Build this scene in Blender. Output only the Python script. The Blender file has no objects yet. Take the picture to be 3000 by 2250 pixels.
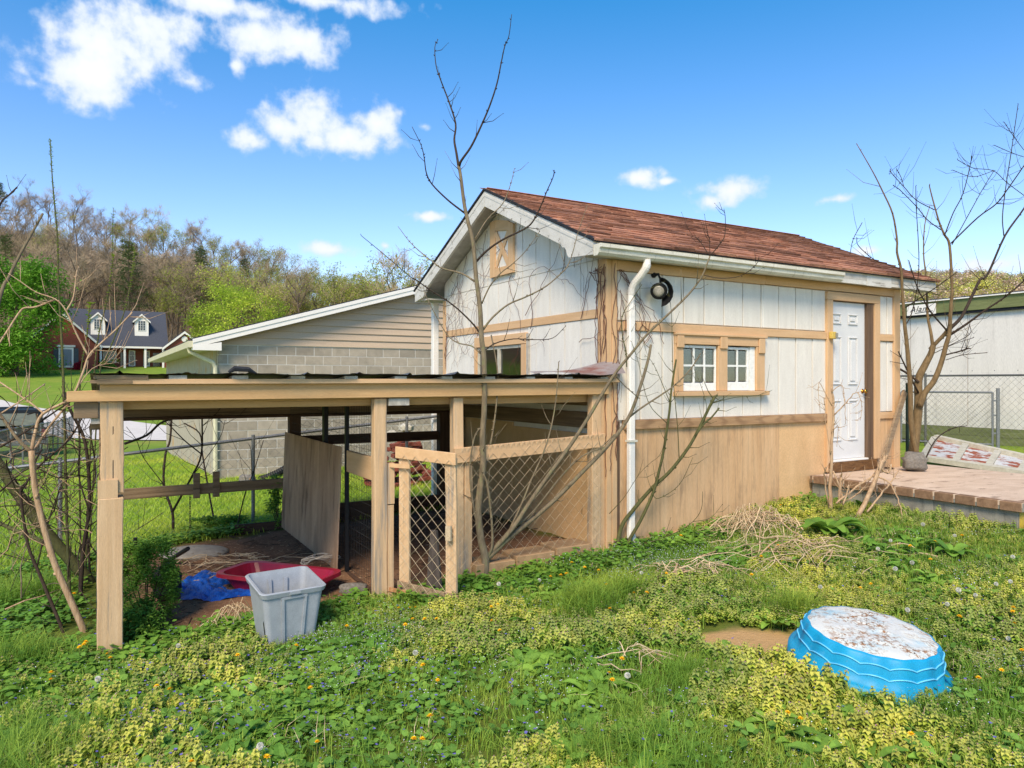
import bpy, math, random
import numpy as np
from mathutils import Vector, Matrix
R = random.Random(7)
rad = math.radians
# ------------------------------------------------------------------ camera, sky, sun, exposure
H = 1.87                                   # camera height above the ground by the pen
F, CX, HY = 2110.0, 1500.0, 1118.0         # focal length, centre and horizon in photograph pixels
scn = bpy.context.scene
cam_d = bpy.data.cameras.new('camera'); cam = bpy.data.objects.new('camera', cam_d)
scn.collection.objects.link(cam); scn.camera = cam
cam.location = (0, 0, H); cam.rotation_euler = (rad(90), 0, 0)
cam_d.sensor_width = 36; cam_d.lens = 36*F/3000
cam_d.shift_y = (HY-1125)/3000.0
cam_d.clip_start = .05; cam_d.clip_end = 6000
scn.render.resolution_x = 1024; scn.render.resolution_y = 768
scn.view_settings.view_transform = 'Standard'; scn.view_settings.look = 'None'
scn.cycles.max_bounces = 5; scn.cycles.diffuse_bounces = 4; scn.cycles.glossy_bounces = 2; scn.cycles.transparent_max_bounces = 6
scn.view_settings.exposure = 0.65; scn.view_settings.gamma = 1
SUN_EL, SUN_AZ = 46, 195                   # azimuth clockwise from +Y (behind the camera, to its left)
sd = bpy.data.lights.new('sun', 'SUN'); sd.energy = 3.25; sd.angle = rad(22); sd.color = (1, .84, .62)
sun = bpy.data.objects.new('sun', sd); scn.collection.objects.link(sun)
sv = Vector((math.sin(rad(SUN_AZ))*math.cos(rad(SUN_EL)), math.cos(rad(SUN_AZ))*math.cos(rad(SUN_EL)), math.sin(rad(SUN_EL))))
sun.rotation_euler = sv.to_track_quat('Z', 'Y').to_euler(); sun.location = (0, 0, 30)

def NT(tree):
    N, Lk = tree.nodes, tree.links
    def n(t, **k):
        o = N.new(t)
        for a, b in k.items():
            if a == 'inp':
                for i, v in b.items():
                    if hasattr(v, 'is_output') or isinstance(v, bpy.types.NodeSocket): Lk.new(v, o.inputs[i])
                    else: o.inputs[i].default_value = v
            else: setattr(o, a, b)
        return o
    def math_(op, a, b=0.0, c=0.0, clamp=False):
        o = n('ShaderNodeMath', operation=op, use_clamp=clamp)
        for i, v in enumerate((a, b, c)):
            if isinstance(v, bpy.types.NodeSocket): Lk.new(v, o.inputs[i])
            else: o.inputs[i].default_value = v
        return o.outputs[0]
    return n, math_, Lk

def build_world():
    w = bpy.data.worlds.new('World'); scn.world = w; w.use_nodes = True
    t = w.node_tree; t.nodes.clear(); n, m, Lk = NT(t)
    sky = n('ShaderNodeTexSky', sky_type='NISHITA', sun_disc=False, sun_elevation=rad(SUN_EL), sun_rotation=rad(SUN_AZ))
    sky.air_density = 1.0; sky.dust_density = .15; sky.ozone_density = 2.0; sky.altitude = 300
    tc = n('ShaderNodeTexCoord')
    sep = n('ShaderNodeSeparateXYZ', inp={0: tc.outputs['Generated']})
    az = m('ARCTAN2', sep.outputs[0], sep.outputs[1]); el = m('ARCSINE', sep.outputs[2])
    sat = n('ShaderNodeMapRange', inp={'Value': el, 'From Min': .05, 'From Max': .5, 'To Min': 1.05, 'To Max': 1.40})
    hue = n('ShaderNodeMapRange', inp={'Value': el, 'From Min': .05, 'From Max': .5, 'To Min': .518, 'To Max': .494})
    hs = n('ShaderNodeHueSaturation', inp={'Hue': hue.outputs[0], 'Saturation': sat.outputs[0], 'Value': 1.18, 'Color': sky.outputs[0]})
    co = n('ShaderNodeCombineXYZ', inp={0: az, 1: el, 2: 0.0})
    nz = n('ShaderNodeTexNoise', inp={'Vector': co.outputs[0], 'Scale': 16.0, 'Detail': 5.0, 'Roughness': .56})
    nz2 = n('ShaderNodeTexNoise', inp={'Vector': co.outputs[0], 'Scale': 46.0, 'Detail': 5.0, 'Roughness': .5})
    fb = m('ADD', m('MULTIPLY', m('SUBTRACT', nz.outputs[0], .5), 2.3), m('MULTIPLY', m('SUBTRACT', nz2.outputs[0], .5), 1.5))
    # clouds as clusters of blobs: (azimuth, elevation, half width, half height, weight), angles from the photograph
    def ang(u, v): x = (u-CX)/F; z = (HY-v)/F; return math.atan(x), math.atan(z/math.hypot(1, x))
    px = [(245,215,150,78,1), (330,150,150,95,1), (430,95,120,95,1), (300,285,110,40,.6), (555,240,80,33,.8), (100,245,55,26,.5),
          (640,12,240,36,.95), (960,5,260,28,.9), (745,105,105,55,1), (870,112,125,62,1), (690,195,28,32,.45),
          (820,370,95,52,1), (930,345,120,80,1), (1010,405,150,52,1), (1115,362,68,56,1), (735,405,70,38,.9), (1240,370,30,18,.5),
          (965,732,95,24,.9), (1250,635,75,18,.7), (1130,720,20,16,.5), (350,680,25,20,.6),
          (1880,525,60,30,.9), (1950,530,50,14,.5), (2080,590,48,30,.9), (2150,558,100,36,1), (2440,585,70,18,.75), (2540,735,70,20,.6), (2900,775,150,28,.9)]
    blobs = []
    for u, v, a, b, wt in px:
        A, E = ang(u, v); blobs.append((A, E, a/F*1.0, b/F*1.0, wt))
    # the same kind of clouds all round, outside the picture
    wide = n('ShaderNodeTexNoise', inp={'Vector': co.outputs[0], 'Scale': 2.6, 'Detail': 1.0})
    out = n('ShaderNodeMapRange', inp={'Value': m('ABSOLUTE', az), 'From Min': .8, 'From Max': 1.0})
    dens = m('SUBTRACT', m('MULTIPLY', out.outputs[0], m('MULTIPLY_ADD', wide.outputs[0], 7.0, 2.0)), m('MULTIPLY_ADD', out.outputs[0], 6.0, 3.0-.5))
    for A, E, a, b, wt in blobs:
        d2 = n('ShaderNodeVectorMath', operation='MULTIPLY_ADD', inp={0: co.outputs[0], 1: (1/a, 1/b, 0), 2: (-A/a, -E/b, 0)})
        ln = n('ShaderNodeVectorMath', operation='LENGTH', inp={0: d2.outputs[0]})
        v = m('MULTIPLY_ADD', ln.outputs['Value'], -1.05, .55+.75*wt)
        dens = m('SMOOTH_MAX', dens, v, .25)
    raw = m('ADD', dens, fb)
    mr = n('ShaderNodeMapRange', interpolation_type='SMOOTHSTEP', inp={'Value': raw, 'From Min': .05, 'From Max': 1.0})
    sh = n('ShaderNodeMapRange', inp={'Value': raw, 'From Min': .3, 'From Max': 1.9, 'To Min': 0.0, 'To Max': 1.0})
    cc = n('ShaderNodeMix', data_type='RGBA', inp={0: sh.outputs[0], 6: (3.9, 4.5, 5.5, 1), 7: (5.7, 5.7, 5.8, 1)})
    mx = n('ShaderNodeMix', data_type='RGBA', inp={0: mr.outputs[0], 6: hs.outputs[0], 7: cc.outputs[2]})
    bg = n('ShaderNodeBackground', inp={0: mx.outputs[2], 1: .125})
    Lk.new(bg.outputs[0], n('ShaderNodeOutputWorld').inputs[0])
build_world()

# ------------------------------------------------------------------ frames: L runs along the shed's long wall, G away along its gable
C0 = np.array([1.066, 7.40]); LV = np.array([.8665, .4990]); GV = np.array([-.4990, .8665])
def W(a, b, z):                           # shed frame, z relative to the camera's height
    p = C0+a*LV+b*GV; return (p[0], p[1], z+H)
def P(u, v, Y):                           # photograph pixel at depth Y
    return Vector(((u-CX)/F*Y, Y, (HY-v)/F*Y+H))
CTRL = [(0, 0, -1.9), (0, 3.4, -1.88), (-3, 2.5, -1.99), (3, 3, -1.82), (2.1, 4.3, -1.80), (-2.79, 5.02, -1.98), (-1.1, 6.0, -1.86), (1.1, 7.3, -1.72), (2.5, 8.1, -1.60), (3.75, 8.8, -1.46),
        (4.8, 6.8, -1.46), (7, 7, -1.46), (7.2, 9.6, -1.50), (8.2, 10.6, -1.46), (-4.6, 8.4, -1.98), (-5.3, 8.6, -2.12), (-2.9, 9.2, -1.86), (-1, 10.5, -1.78), (-6.3, 15.1, -2.06), (-1.2, 18, -1.85), (-7, 5, -2.1), (-12, 12, -2.3),
        (-15, 23, -2.55), (-22, 37, -3.0), (-10.5, 28, -2.55), (-28, 55, -2.2), (-40, 60, -1.9), (-46, 94, 1.4), (-60, 92, 1.5), (-30, 97, 1.2), (8, 12.5, -1.32), (9, 14.5, -1.3), (13, 13, -1.1),
        (4, 14, -1.6), (25, 30, -.8), (0, 60, -1.6), (40, 90, 2), (0, 115, 2.5), (-60, 120, 4), (-110, 115, 5), (70, 130, 4), (-3, -4, -1.95), (6, -5, -1.7), (-12, -6, -2.1), (60, 20, 0), (-60, 30, -2.2), (-120, 60, 1)]
_cp = np.array(CTRL); _n = len(_cp)
def _phi(d2): return np.sqrt(d2+1.5**2)
_D = ((_cp[:, None, :2]-_cp[None, :, :2])**2).sum(-1)
_A = np.zeros((_n+3, _n+3)); _A[:_n, :_n] = _phi(_D)+np.eye(_n)*-.02; _A[:_n, _n] = 1; _A[:_n, _n+1:] = _cp[:, :2]; _A[_n:, :_n] = _A[:_n, _n:].T
_w = np.linalg.solve(_A, np.concatenate([_cp[:, 2], [0, 0, 0]]))
def smooth(t): t = np.clip(t, 0, 1); return t*t*(3-2*t)
def gzn(x, y):
    x = np.asarray(x, float); y = np.asarray(y, float)
    xc = np.clip(x, -130, 90); yc = np.clip(y, -12, 125)
    z = np.full(x.shape, 0.0)+_w[_n]+_w[_n+1]*xc+_w[_n+2]*yc
    for k in range(_n): z = z+_w[k]*_phi((xc-_cp[k, 0])**2+(yc-_cp[k, 1])**2)
    ridge = np.interp(x, [-420, -164, -115, -82, -49, -10, 40, 120, 900], [62, 42, 33, 26, 15, 6, 2, 2, 2])
    t = np.clip((y-118)/112, 0, 1.0); z = z+ridge*t*(.55+.45*t)+1.2*np.sin(x*.11)*np.sin(y*.09)*smooth((y-140)/60)
    hill2 = 70*np.exp(-((x-330)/210.)**2-((y-700)/190.)**2)+66*np.exp(-((x-620)/230.)**2-((y-720)/200.)**2)+26*np.exp(-((x-120)/130.)**2-((y-720)/160.)**2)
    return z+hill2+H
def gz(x, y): return float(gzn(np.array([x]), np.array([y]))[0])
def ground(u, v, up=0.0):                 # where a pixel's ray meets the ground (raised by up)
    dx = (u-CX)/F; dz = (HY-v)/F; Y = 3.0
    for k in range(4000):
        if dz*Y+H <= gz(dx*Y, Y)+up: break
        Y += .02 if Y < 14 else .2
    return Vector((dx*Y, Y, gz(dx*Y, Y)+up))

# ------------------------------------------------------------------ object helpers
COL = scn.collection
WL = {}
def setp(o, label=None, cat=None, group=None, kind=None):
    if label: o['label'] = label
    if cat: o['category'] = cat
    if group: o['group'] = group
    if kind: o['kind'] = kind
    return o
def thing(name, label, cat, loc, group=None):
    o = bpy.data.objects.new(name, None); COL.objects.link(o); o.location = loc; o.empty_display_size = .1
    WL[o] = Vector(loc); return setp(o, label, cat, group)
class MB:
    def __init__(s): s.v = []; s.f = []; s.mi = []
    def add(s, vs, fs, mi=0):
        k = len(s.v); s.v += [tuple(p) for p in vs]; s.f += [tuple(i+k for i in f) for f in fs]; s.mi += [mi]*len(fs); return s
    def box(s, a0, a1, b0, b1, z0, z1, fr=W, mi=0):
        vs = [fr(a, b, z) for z in (z0, z1) for b in (b0, b1) for a in (a0, a1)]
        return s.add(vs, [(0, 2, 3, 1), (4, 5, 7, 6), (0, 1, 5, 4), (2, 6, 7, 3), (0, 4, 6, 2), (1, 3, 7, 5)], mi)
    def hexa(s, p, mi=0):                   # eight corners in the same order
        return s.add(p, [(0, 2, 3, 1), (4, 5, 7, 6), (0, 1, 5, 4), (2, 6, 7, 3), (0, 4, 6, 2), (1, 3, 7, 5)], mi)
    def bar(s, p, q, w, h, up=(0, 0, 1), mi=0):
        p = Vector(p); q = Vector(q); d = (q-p).normalized(); u = Vector(up); sx = d.cross(u)
        if sx.length < 1e-4: sx = d.cross(Vector((1, 0, 0)))
        sx.normalize(); uy = sx.cross(d).normalized(); sx *= w/2; uy *= h/2
        return s.add([p-sx-uy, p+sx-uy, p+sx+uy, p-sx+uy, q-sx-uy, q+sx-uy, q+sx+uy, q-sx+uy],
                     [(0, 3, 2, 1), (4, 5, 6, 7), (0, 1, 5, 4), (1, 2, 6, 5), (2, 3, 7, 6), (3, 0, 4, 7)], mi)
    def prism(s, poly, off, mi=0):          # polygon of points extruded by a vector
        n = len(poly); off = Vector(off); a = [Vector(p) for p in poly]; b = [p+off for p in a]
        return s.add(a+b, [tuple(range(n-1, -1, -1)), tuple(range(n, 2*n))]+[(i, (i+1) % n, n+(i+1) % n, n+i) for i in range(n)], mi)
    def tube(s, pts, rs, sides=6, mi=0, cap=True):
        pts = [Vector(p) for p in pts]; k = len(s.v); m = len(pts)
        if not hasattr(rs, '__len__'): rs = [rs]*m
        t0 = (pts[1]-pts[0]).normalized(); nrm = t0.cross(Vector((.31, .2, .93)))
        if nrm.length < 1e-3: nrm = t0.cross(Vector((1, 0, 0)))
        nrm.normalize(); vs = []
        for i, p in enumerate(pts):
            t = (pts[min(i+1, m-1)]-pts[max(i-1, 0)])
            if t.length < 1e-9: t = t0.copy()
            t.normalize(); nrm = nrm-t*nrm.dot(t)
            if nrm.length < 1e-6: nrm = t.orthogonal()
            nrm.normalize(); bn = t.cross(nrm)
            for j in range(sides):
                a = 2*math.pi*j/sides; vs.append(p+(nrm*math.cos(a)+bn*math.sin(a))*rs[i])
        fs = [(i*sides+j, i*sides+(j+1) % sides, (i+1)*sides+(j+1) % sides, (i+1)*sides+j) for i in range(m-1) for j in range(sides)]
        if cap: fs += [tuple(range(sides-1, -1, -1)), tuple((m-1)*sides+j for j in range(sides))]
        return s.add(vs, fs, mi)
    def lathe(s, c, prof, n=20, ax=None, mi=0, sx=1, sy=1):   # profile (r,z) about an axis through c
        c = Vector(c); ax = Vector(ax or (0, 0, 1)).normalized(); e1 = ax.orthogonal().normalized() if abs(ax.z) < .99 else Vector((1, 0, 0)); e2 = ax.cross(e1)
        vs = [c+e1*(r*sx*math.cos(2*math.pi*j/n))+e2*(r*sy*math.sin(2*math.pi*j/n))+ax*z for r, z in prof for j in range(n)]
        m = len(prof); fs = [(i*n+j, i*n+(j+1) % n, (i+1)*n+(j+1) % n, (i+1)*n+j) for i in range(m-1) for j in range(n)]
        fs += [tuple(range(n-1, -1, -1)), tuple((m-1)*n+j for j in range(n))]
        return s.add(vs, fs, mi)
    def wbox(s, a0, a1, b0, b1, z0, z1, fr=W, n=9, j=.004, seed=0):   # a timber, a little crooked along its length
        rr = random.Random(seed+int(1e4*abs(a0+b0+z0))); d = max((a1-a0, 0), (b1-b0, 1), (z1-z0, 2))[1]; lo = [a0, b0, z0]; hi = [a1, b1, z1]; o = [k for k in range(3) if k != d]; vs = []; off = [0., 0.]
        for i in range(n):
            off = [q+rr.uniform(-j, j) for q in off]; f = lo[d]+(hi[d]-lo[d])*i/(n-1)
            for p, q in ((0, 0), (1, 0), (1, 1), (0, 1)):
                c = [0, 0, 0]; c[d] = f; c[o[0]] = (hi if p else lo)[o[0]]+off[0]*.7+rr.uniform(-j, j)*.5; c[o[1]] = (hi if q else lo)[o[1]]+off[1]*.3+rr.uniform(-j, j)*.3; vs.append(fr(*c))
        return s.add(vs, [(4*i+k, 4*i+(k+1) % 4, 4*i+4+(k+1) % 4, 4*i+4+k) for i in range(n-1) for k in range(4)]+[(3, 2, 1, 0), (4*n-4, 4*n-3, 4*n-2, 4*n-1)])
    def build(s, name, mats, parent=None, smooth_=False, loc=None, bevel=0):
        me = bpy.data.meshes.new(name)
        if parent is not None: off = WL[parent]
        elif loc is not None: off = Vector(loc)
        else:
            a = np.array(s.v); off = Vector(((a[:, 0].min()+a[:, 0].max())/2, (a[:, 1].min()+a[:, 1].max())/2, a[:, 2].min()))
        vv = np.array(s.v, float)-np.array(off)
        me.from_pydata(vv.tolist(), [], s.f)
        if not isinstance(mats, (list, tuple)): mats = [mats]
        for mm in mats: me.materials.append(mm)
        if len(mats) > 1: me.polygons.foreach_set('material_index', s.mi)
        if smooth_: me.polygons.foreach_set('use_smooth', [True]*len(me.polygons))
        me.update()
        o = bpy.data.objects.new(name, me); COL.objects.link(o)
        if parent is not None: o.parent = parent; WL[o] = off
        else: o.location = off; WL[o] = off
        if bevel:
            bm = o.modifiers.new('bevel', 'BEVEL'); bm.width = bevel; bm.segments = 1; bm.limit_method = 'ANGLE'
        return o
def bx(name, mat, parent, *a, fr=W, bevel=0): return MB().box(*a, fr=fr).build(name, mat, parent, bevel=bevel)
def share(o, name, loc, rot, parent, scale=(1, 1, 1)):   # another object on the same mesh
    c = bpy.data.objects.new(name, o.data); COL.objects.link(c); c.parent = parent
    c.location = Vector(loc)-WL[parent] if parent else loc; c.rotation_euler = rot; c.scale = scale
    WL[c] = Vector(loc); return c

# ------------------------------------------------------------------ materials
def lin(r, g, b):
    f = lambda c: (c/255/12.92 if c/255 <= .04045 else ((c/255+.055)/1.055)**2.4)
    return (f(r), f(g), f(b), 1)
ROTS = math.atan2(LV[1], LV[0])
def pmat(name, c1, c2, scale=(1, 1, 1), noise=6.0, rough=.8, bump=.15, spec=.25, spots=None, metallic=0, rnd=0.0, fine=60.0, grain=None, detail=8.0, contrast=(.3, .7), bdist=.01, trans=0, wave=None):
    m = bpy.data.materials.new(name); m.use_nodes = True; t = m.node_tree; t.nodes.clear(); n, mm, Lk = NT(t)
    geo = n('ShaderNodeNewGeometry')
    mp = n('ShaderNodeMapping', inp={'Vector': geo.outputs['Position']}); mp.inputs['Rotation'].default_value = (0, 0, -ROTS)
    sc = n('ShaderNodeVectorMath', operation='MULTIPLY', inp={0: mp.outputs[0], 1: scale})
    vec = sc.outputs[0]
    oi = n('ShaderNodeObjectInfo')
    if rnd:
        rv = mm('MULTIPLY', oi.outputs['Random'], 37.0)
        vec = n('ShaderNodeVectorMath', operation='ADD', inp={0: vec, 1: n('ShaderNodeCombineXYZ', inp={0: rv, 1: rv, 2: rv}).outputs[0]}).outputs[0]
    nz = n('ShaderNodeTexNoise', inp={'Vector': vec, 'Scale': noise, 'Detail': detail, 'Roughness': .62, 'Distortion': .4})
    mr = n('ShaderNodeMapRange', inp={'Value': nz.outputs[0], 'From Min': contrast[0], 'From Max': contrast[1]})
    col = n('ShaderNodeMix', data_type='RGBA', inp={0: mr.outputs[0], 6: c1, 7: c2}).outputs[2]
    hgt = nz.outputs[0]
    nf = n('ShaderNodeTexNoise', inp={'Vector': vec, 'Scale': fine, 'Detail': 4.0, 'Roughness': .6})
    mf = n('ShaderNodeMapRange', inp={'Value': nf.outputs[0], 'From Min': .3, 'From Max': .7, 'To Min': .86, 'To Max': 1.12})
    col = n('ShaderNodeMix', data_type='RGBA', blend_type='MULTIPLY', inp={0: 1.0, 6: col, 7: mf.outputs[0]}).outputs[2]
    hgt = mm('ADD', hgt, mm('MULTIPLY', nf.outputs[0], .6))
    for sp in (spots or []):               # (colour, scale vec, noise scale, low, high)
        v2 = n('ShaderNodeVectorMath', operation='MULTIPLY', inp={0: mp.outputs[0], 1: sp[1]}).outputs[0]
        ns = n('ShaderNodeTexNoise', inp={'Vector': v2, 'Scale': sp[2], 'Detail': 7.0, 'Roughness': .65})
        ms = n('ShaderNodeMapRange', inp={'Value': ns.outputs[0], 'From Min': sp[3], 'From Max': sp[4]})
        col = n('ShaderNodeMix', data_type='RGBA', inp={0: ms.outputs[0], 6: col, 7: sp[0]}).outputs[2]
        hgt = mm('SUBTRACT', hgt, mm('MULTIPLY', ms.outputs[0], .5))
    if wave:                                # (axis direction vector, scale, colour, strength) growth rings
        vw = n('ShaderNodeVectorMath', operation='MULTIPLY', inp={0: mp.outputs[0], 1: wave[0]}).outputs[0]
        wv = n('ShaderNodeTexWave', inp={'Vector': vw, 'Scale': wave[1], 'Distortion': 6.0, 'Detail': 3.0, 'Detail Scale': 1.2})
        mw = n('ShaderNodeMapRange', inp={'Value': wv.outputs['Fac'], 'From Min': .55, 'From Max': 1.0, 'To Min': 0.0, 'To Max': wave[3]})
        col = n('ShaderNodeMix', data_type='RGBA', inp={0: mw.outputs[0], 6: col, 7: wave[2]}).outputs[2]
    if rnd:
        hv = n('ShaderNodeHueSaturation', inp={'Color': col, 'Value': mm('ADD', mm('MULTIPLY', mm('SUBTRACT', oi.outputs['Random'], .5), rnd), 1.0)}); col = hv.outputs[0]
    bs = n('ShaderNodeBsdfPrincipled', inp={'Base Color': col, 'Roughness': rough, 'Metallic': metallic, 'Specular IOR Level': spec})
    if bump:
        bp = n('ShaderNodeBump', inp={'Height': hgt, 'Strength': bump, 'Distance': bdist}); Lk.new(bp.outputs[0], bs.inputs['Normal'])
    sh = bs.outputs[0]
    if trans:
        tr = n('ShaderNodeBsdfTranslucent', inp={0: col}); sh = n('ShaderNodeMixShader', inp={0: trans, 1: sh, 2: tr.outputs[0]}).outputs[0]
    Lk.new(sh, n('ShaderNodeOutputMaterial').inputs[0]); return m
def glass(name, tint=(.8, .85, .9, 1)):
    m = bpy.data.materials.new(name); m.use_nodes = True; t = m.node_tree; t.nodes.clear(); n, mm, Lk = NT(t)
    gl = n('ShaderNodeBsdfGlossy', inp={0: (1, 1, 1, 1), 1: .05}); tr = n('ShaderNodeBsdfTransparent', inp={0: tint})
    fr = n('ShaderNodeFresnel', inp={0: 1.5}); fa = mm('ADD', mm('MULTIPLY', fr.outputs[0], .9), .02)
    mx = n('ShaderNodeMixShader', inp={0: fa, 1: tr.outputs[0], 2: gl.outputs[0]})
    Lk.new(mx.outputs[0], n('ShaderNodeOutputMaterial').inputs[0]); return m
VG, HL, HG = (9, 9, .7), (.7, 9, 9), (9, .7, 9)     # grain along the vertical, along L, along G
TAN1, TAN2 = lin(212, 176, 136), lin(197, 159, 118)
GRY = lin(150, 132, 112)
M = {}
M['tan_v'] = pmat('tan_paint_vertical', TAN1, TAN2, VG, 2.2, .7, .12, spots=[(lin(120, 90, 62), (14, 14, .8), 1.5, .66, .76)])
M['tan_l'] = pmat('tan_paint_along', TAN1, TAN2, HL, 2.2, .7, .12, spots=[(lin(120, 90, 62), (.8, 14, 14), 1.5, .66, .76)])
M['tan_g'] = pmat('tan_paint_across', TAN1, TAN2, HG, 2.2, .7, .12)
M['post'] = pmat('worn_tan_post', lin(216, 184, 146), lin(196, 160, 120), (12, 12, .6), 2.0, .75, .5, spots=[(lin(150, 140, 128), (10, 10, .7), 1.2, .54, .66), (lin(110, 84, 60), (34, 34, .45), 1.0, .635, .69), (lin(80, 60, 42), (1, 1, .35), 26, .72, .76)])
M['beam'] = pmat('worn_tan_beam', lin(206, 168, 120), lin(186, 146, 100), (.6, 12, 12), 2.0, .72, .25, spots=[(lin(120, 96, 66), (.45, 24, 24), 1.0, .62, .70), (lin(60, 48, 36), (1, 1, 1), 22, .74, .78)])
M['bare_l'] = pmat('bare_weathered_timber', lin(160, 138, 110), lin(120, 98, 76), (.5, 14, 14), 2.0, .85, .4, spots=[(lin(70, 58, 46), (.5, 40, 40), 1.0, .58, .70)])
M['bare_g'] = pmat('bare_weathered_timber_across', lin(140, 118, 92), lin(100, 82, 64), (14, .5, 14), 2.0, .85, .4)
M['dark_l'] = pmat('dark_stained_timber', lin(96, 72, 58), lin(62, 46, 38), (.5, 14, 14), 2.0, .85, .3)
M['dark_v'] = pmat('dark_stained_post', lin(100, 76, 60), lin(66, 50, 40), (14, 14, .5), 2.0, .85, .3)
M['grey_end'] = pmat('grey_painted_end_grain', lin(190, 184, 172), lin(150, 144, 134), (3, 3, 3), 6, .85, .3)
M['ply_skirt'] = pmat('weathered_plywood_skirt', lin(214, 178, 138), lin(200, 160, 118), (4, 4, .35), 2.4, .8, .25, spots=[(lin(146, 118, 92), (16, 16, .6), 2.2, .52, .84), (lin(150, 122, 94), (2.2, 2.2, .5), 2.0, .56, .72), (lin(70, 52, 40), (1, 1, .7), 16, .705, .75)], wave=((5, 5, .30), 1.1, lin(176, 140, 104), .10))
M['ply_paint'] = pmat('smooth_tan_skirt_paint', lin(220, 182, 136), lin(206, 166, 120), (2, 2, 1), 2.0, .6, .06, spots=[(lin(96, 78, 44), (3, 3, .8), 2.0, .66, .78)])
M['ply_grey'] = pmat('bare_grey_plywood', lin(188, 156, 126), lin(150, 117, 92), (2.2, 2.2, .5), 2.2, .88, .2, spots=[(lin(92, 72, 58), (3, 3, .6), 1.8, .55, .72), (lin(66, 50, 42), (1, 1, 1), 13, .72, .77)], wave=((1.2, 1.2, .5), 2.2, lin(104, 82, 66), .3))
M['sill_wood'] = pmat('bare_grained_sill_board', lin(190, 154, 116), lin(150, 116, 84), (.5, 12, 12), 2.0, .8, .3, wave=((.5, 3, 5), 2.2, lin(120, 90, 66), .5))
WH1, WH2 = lin(225, 220, 210), lin(212, 206, 196)
M['white_v'] = pmat('white_siding_paint', WH1, WH2, (6, 6, 1.0), 2.0, .65, .12, rnd=.05, spots=[(lin(190, 184, 170), (4, 4, .7), 2.0, .64, .82), (lin(150, 140, 124), (2, 2, 2), 10, .74, .80)])
M['white_trim'] = pmat('peeling_white_trim', lin(214, 211, 205), lin(192, 188, 180), (2, 2, 2), 3.0, .7, .2, spots=[(lin(120, 112, 102), (.8, 3, 5), 3.0, .60, .70), (lin(70, 66, 62), (.6, 3, 8), 4.0, .70, .76)])
M['soffit'] = pmat('dingy_soffit', lin(200, 196, 188), lin(168, 162, 152), (3, 3, 3), 3.0, .8, .1)
M['gutter'] = pmat('aged_white_gutter', lin(226, 222, 208), lin(196, 190, 172), (.9, 6, 3), 5.0, .45, .05, spots=[(lin(130, 122, 104), (14, 2, 1), 2.2, .58, .78)])
M['vinyl'] = pmat('white_vinyl_window', lin(238, 238, 234), lin(220, 220, 214), (4, 4, 4), 6, .5, .1, spots=[(lin(150, 140, 124), (6, 6, 6), 5, .64, .72)])
M['door'] = pmat('white_steel_door', lin(214, 214, 213), lin(206, 206, 206), (2, 2, 2), 3, .45, .03)
M['jamb'] = pmat('bare_dark_jamb', lin(120, 96, 76), lin(86, 68, 54), (16, 16, .6), 2, .85, .35)
M['thresh'] = pmat('rotting_wood', lin(132, 96, 60), lin(80, 56, 36), (3, 9, 9), 5, .9, .5)
M['brass'] = pmat('brass', lin(200, 150, 70), lin(170, 120, 50), (9, 9, 9), 9, .25, 0, metallic=1)
M['shingle'] = pmat('brown_asphalt_shingle', lin(174, 124, 98), lin(122, 82, 66), (1.5, 4, 4), 4.0, .95, .5, rnd=.95, fine=180, spots=[(lin(186, 138, 108), (2, 4, 4), 5, .55, .70)])
M['felt'] = pmat('black_roof_edge', lin(52, 54, 60), lin(34, 34, 38), (3, 3, 3), 6, .85, .2)
M['black'] = pmat('black_plastic', lin(34, 34, 36), lin(22, 22, 24), (5, 5, 5), 6, .5, .05)
M['lens'] = pmat('frosted_lens', lin(158, 154, 142), lin(128, 125, 116), (9, 9, 9), 6, .15, .1)
M['yellow'] = pmat('faded_yellow_plastic', lin(214, 186, 96), lin(190, 160, 80), (5, 5, 5), 6, .5, .05)
M['glass'] = glass('window_glass')
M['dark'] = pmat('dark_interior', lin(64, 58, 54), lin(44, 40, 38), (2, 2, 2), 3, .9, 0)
M['curtain'] = pmat('grey_curtain', lin(150, 156, 166), lin(110, 116, 126), (20, 20, .6), 1.5, .9, .2)
M['redcloth'] = pmat('red_cloth', lin(150, 40, 46), lin(110, 26, 34), (3, 3, 6), 3, .8, .2)
M['galv'] = pmat('galvanised_steel', lin(150, 152, 154), lin(112, 114, 118), (6, 6, 6), 9, .5, .1, metallic=.5)
M['galv_dark'] = pmat('dull_fence_wire', lin(120, 120, 118), lin(84, 84, 84), (6, 6, 6), 9, .6, 0, metallic=.3)
M['wire_tan'] = pmat('tan_painted_wire', lin(206, 186, 154), lin(170, 150, 122), (9, 9, 9), 9, .6, 0)
M['wire_dark'] = pmat('dark_welded_wire', lin(62, 58, 54), lin(40, 38, 36), (9, 9, 9), 9, .6, 0)
M['tin'] = pmat('dull_roofing_tin', lin(120, 116, 110), lin(76, 74, 72), (.6, 3, 3), 3, .5, .1, metallic=.4, spots=[(lin(130, 74, 50), (1, 1, 1), 3, .60, .70)])
M['tinred'] = pmat('faded_red_white_tin', lin(176, 168, 166), lin(140, 122, 118), (1, 3, 6), 2, .4, .05, metallic=.3, spots=[(lin(140, 100, 92), (1, 2, 5), 2, .56, .70)])
M['block'] = pmat('concrete_block', lin(174, 162, 146), lin(150, 140, 126), (2, 2, 2), 3, .92, .35, rnd=.30, fine=90)
M['mortar'] = pmat('pale_mortar', lin(226, 222, 214), lin(208, 204, 196), (3, 3, 3), 5, .95, .3)
M['block_paint'] = pmat('painted_block_wall', lin(186, 176, 158), lin(168, 158, 142), (2, 2, 2), 2, .85, .15, spots=[(lin(190, 150, 96), (.5, .5, .5), 2, .56, .7)])
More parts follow.
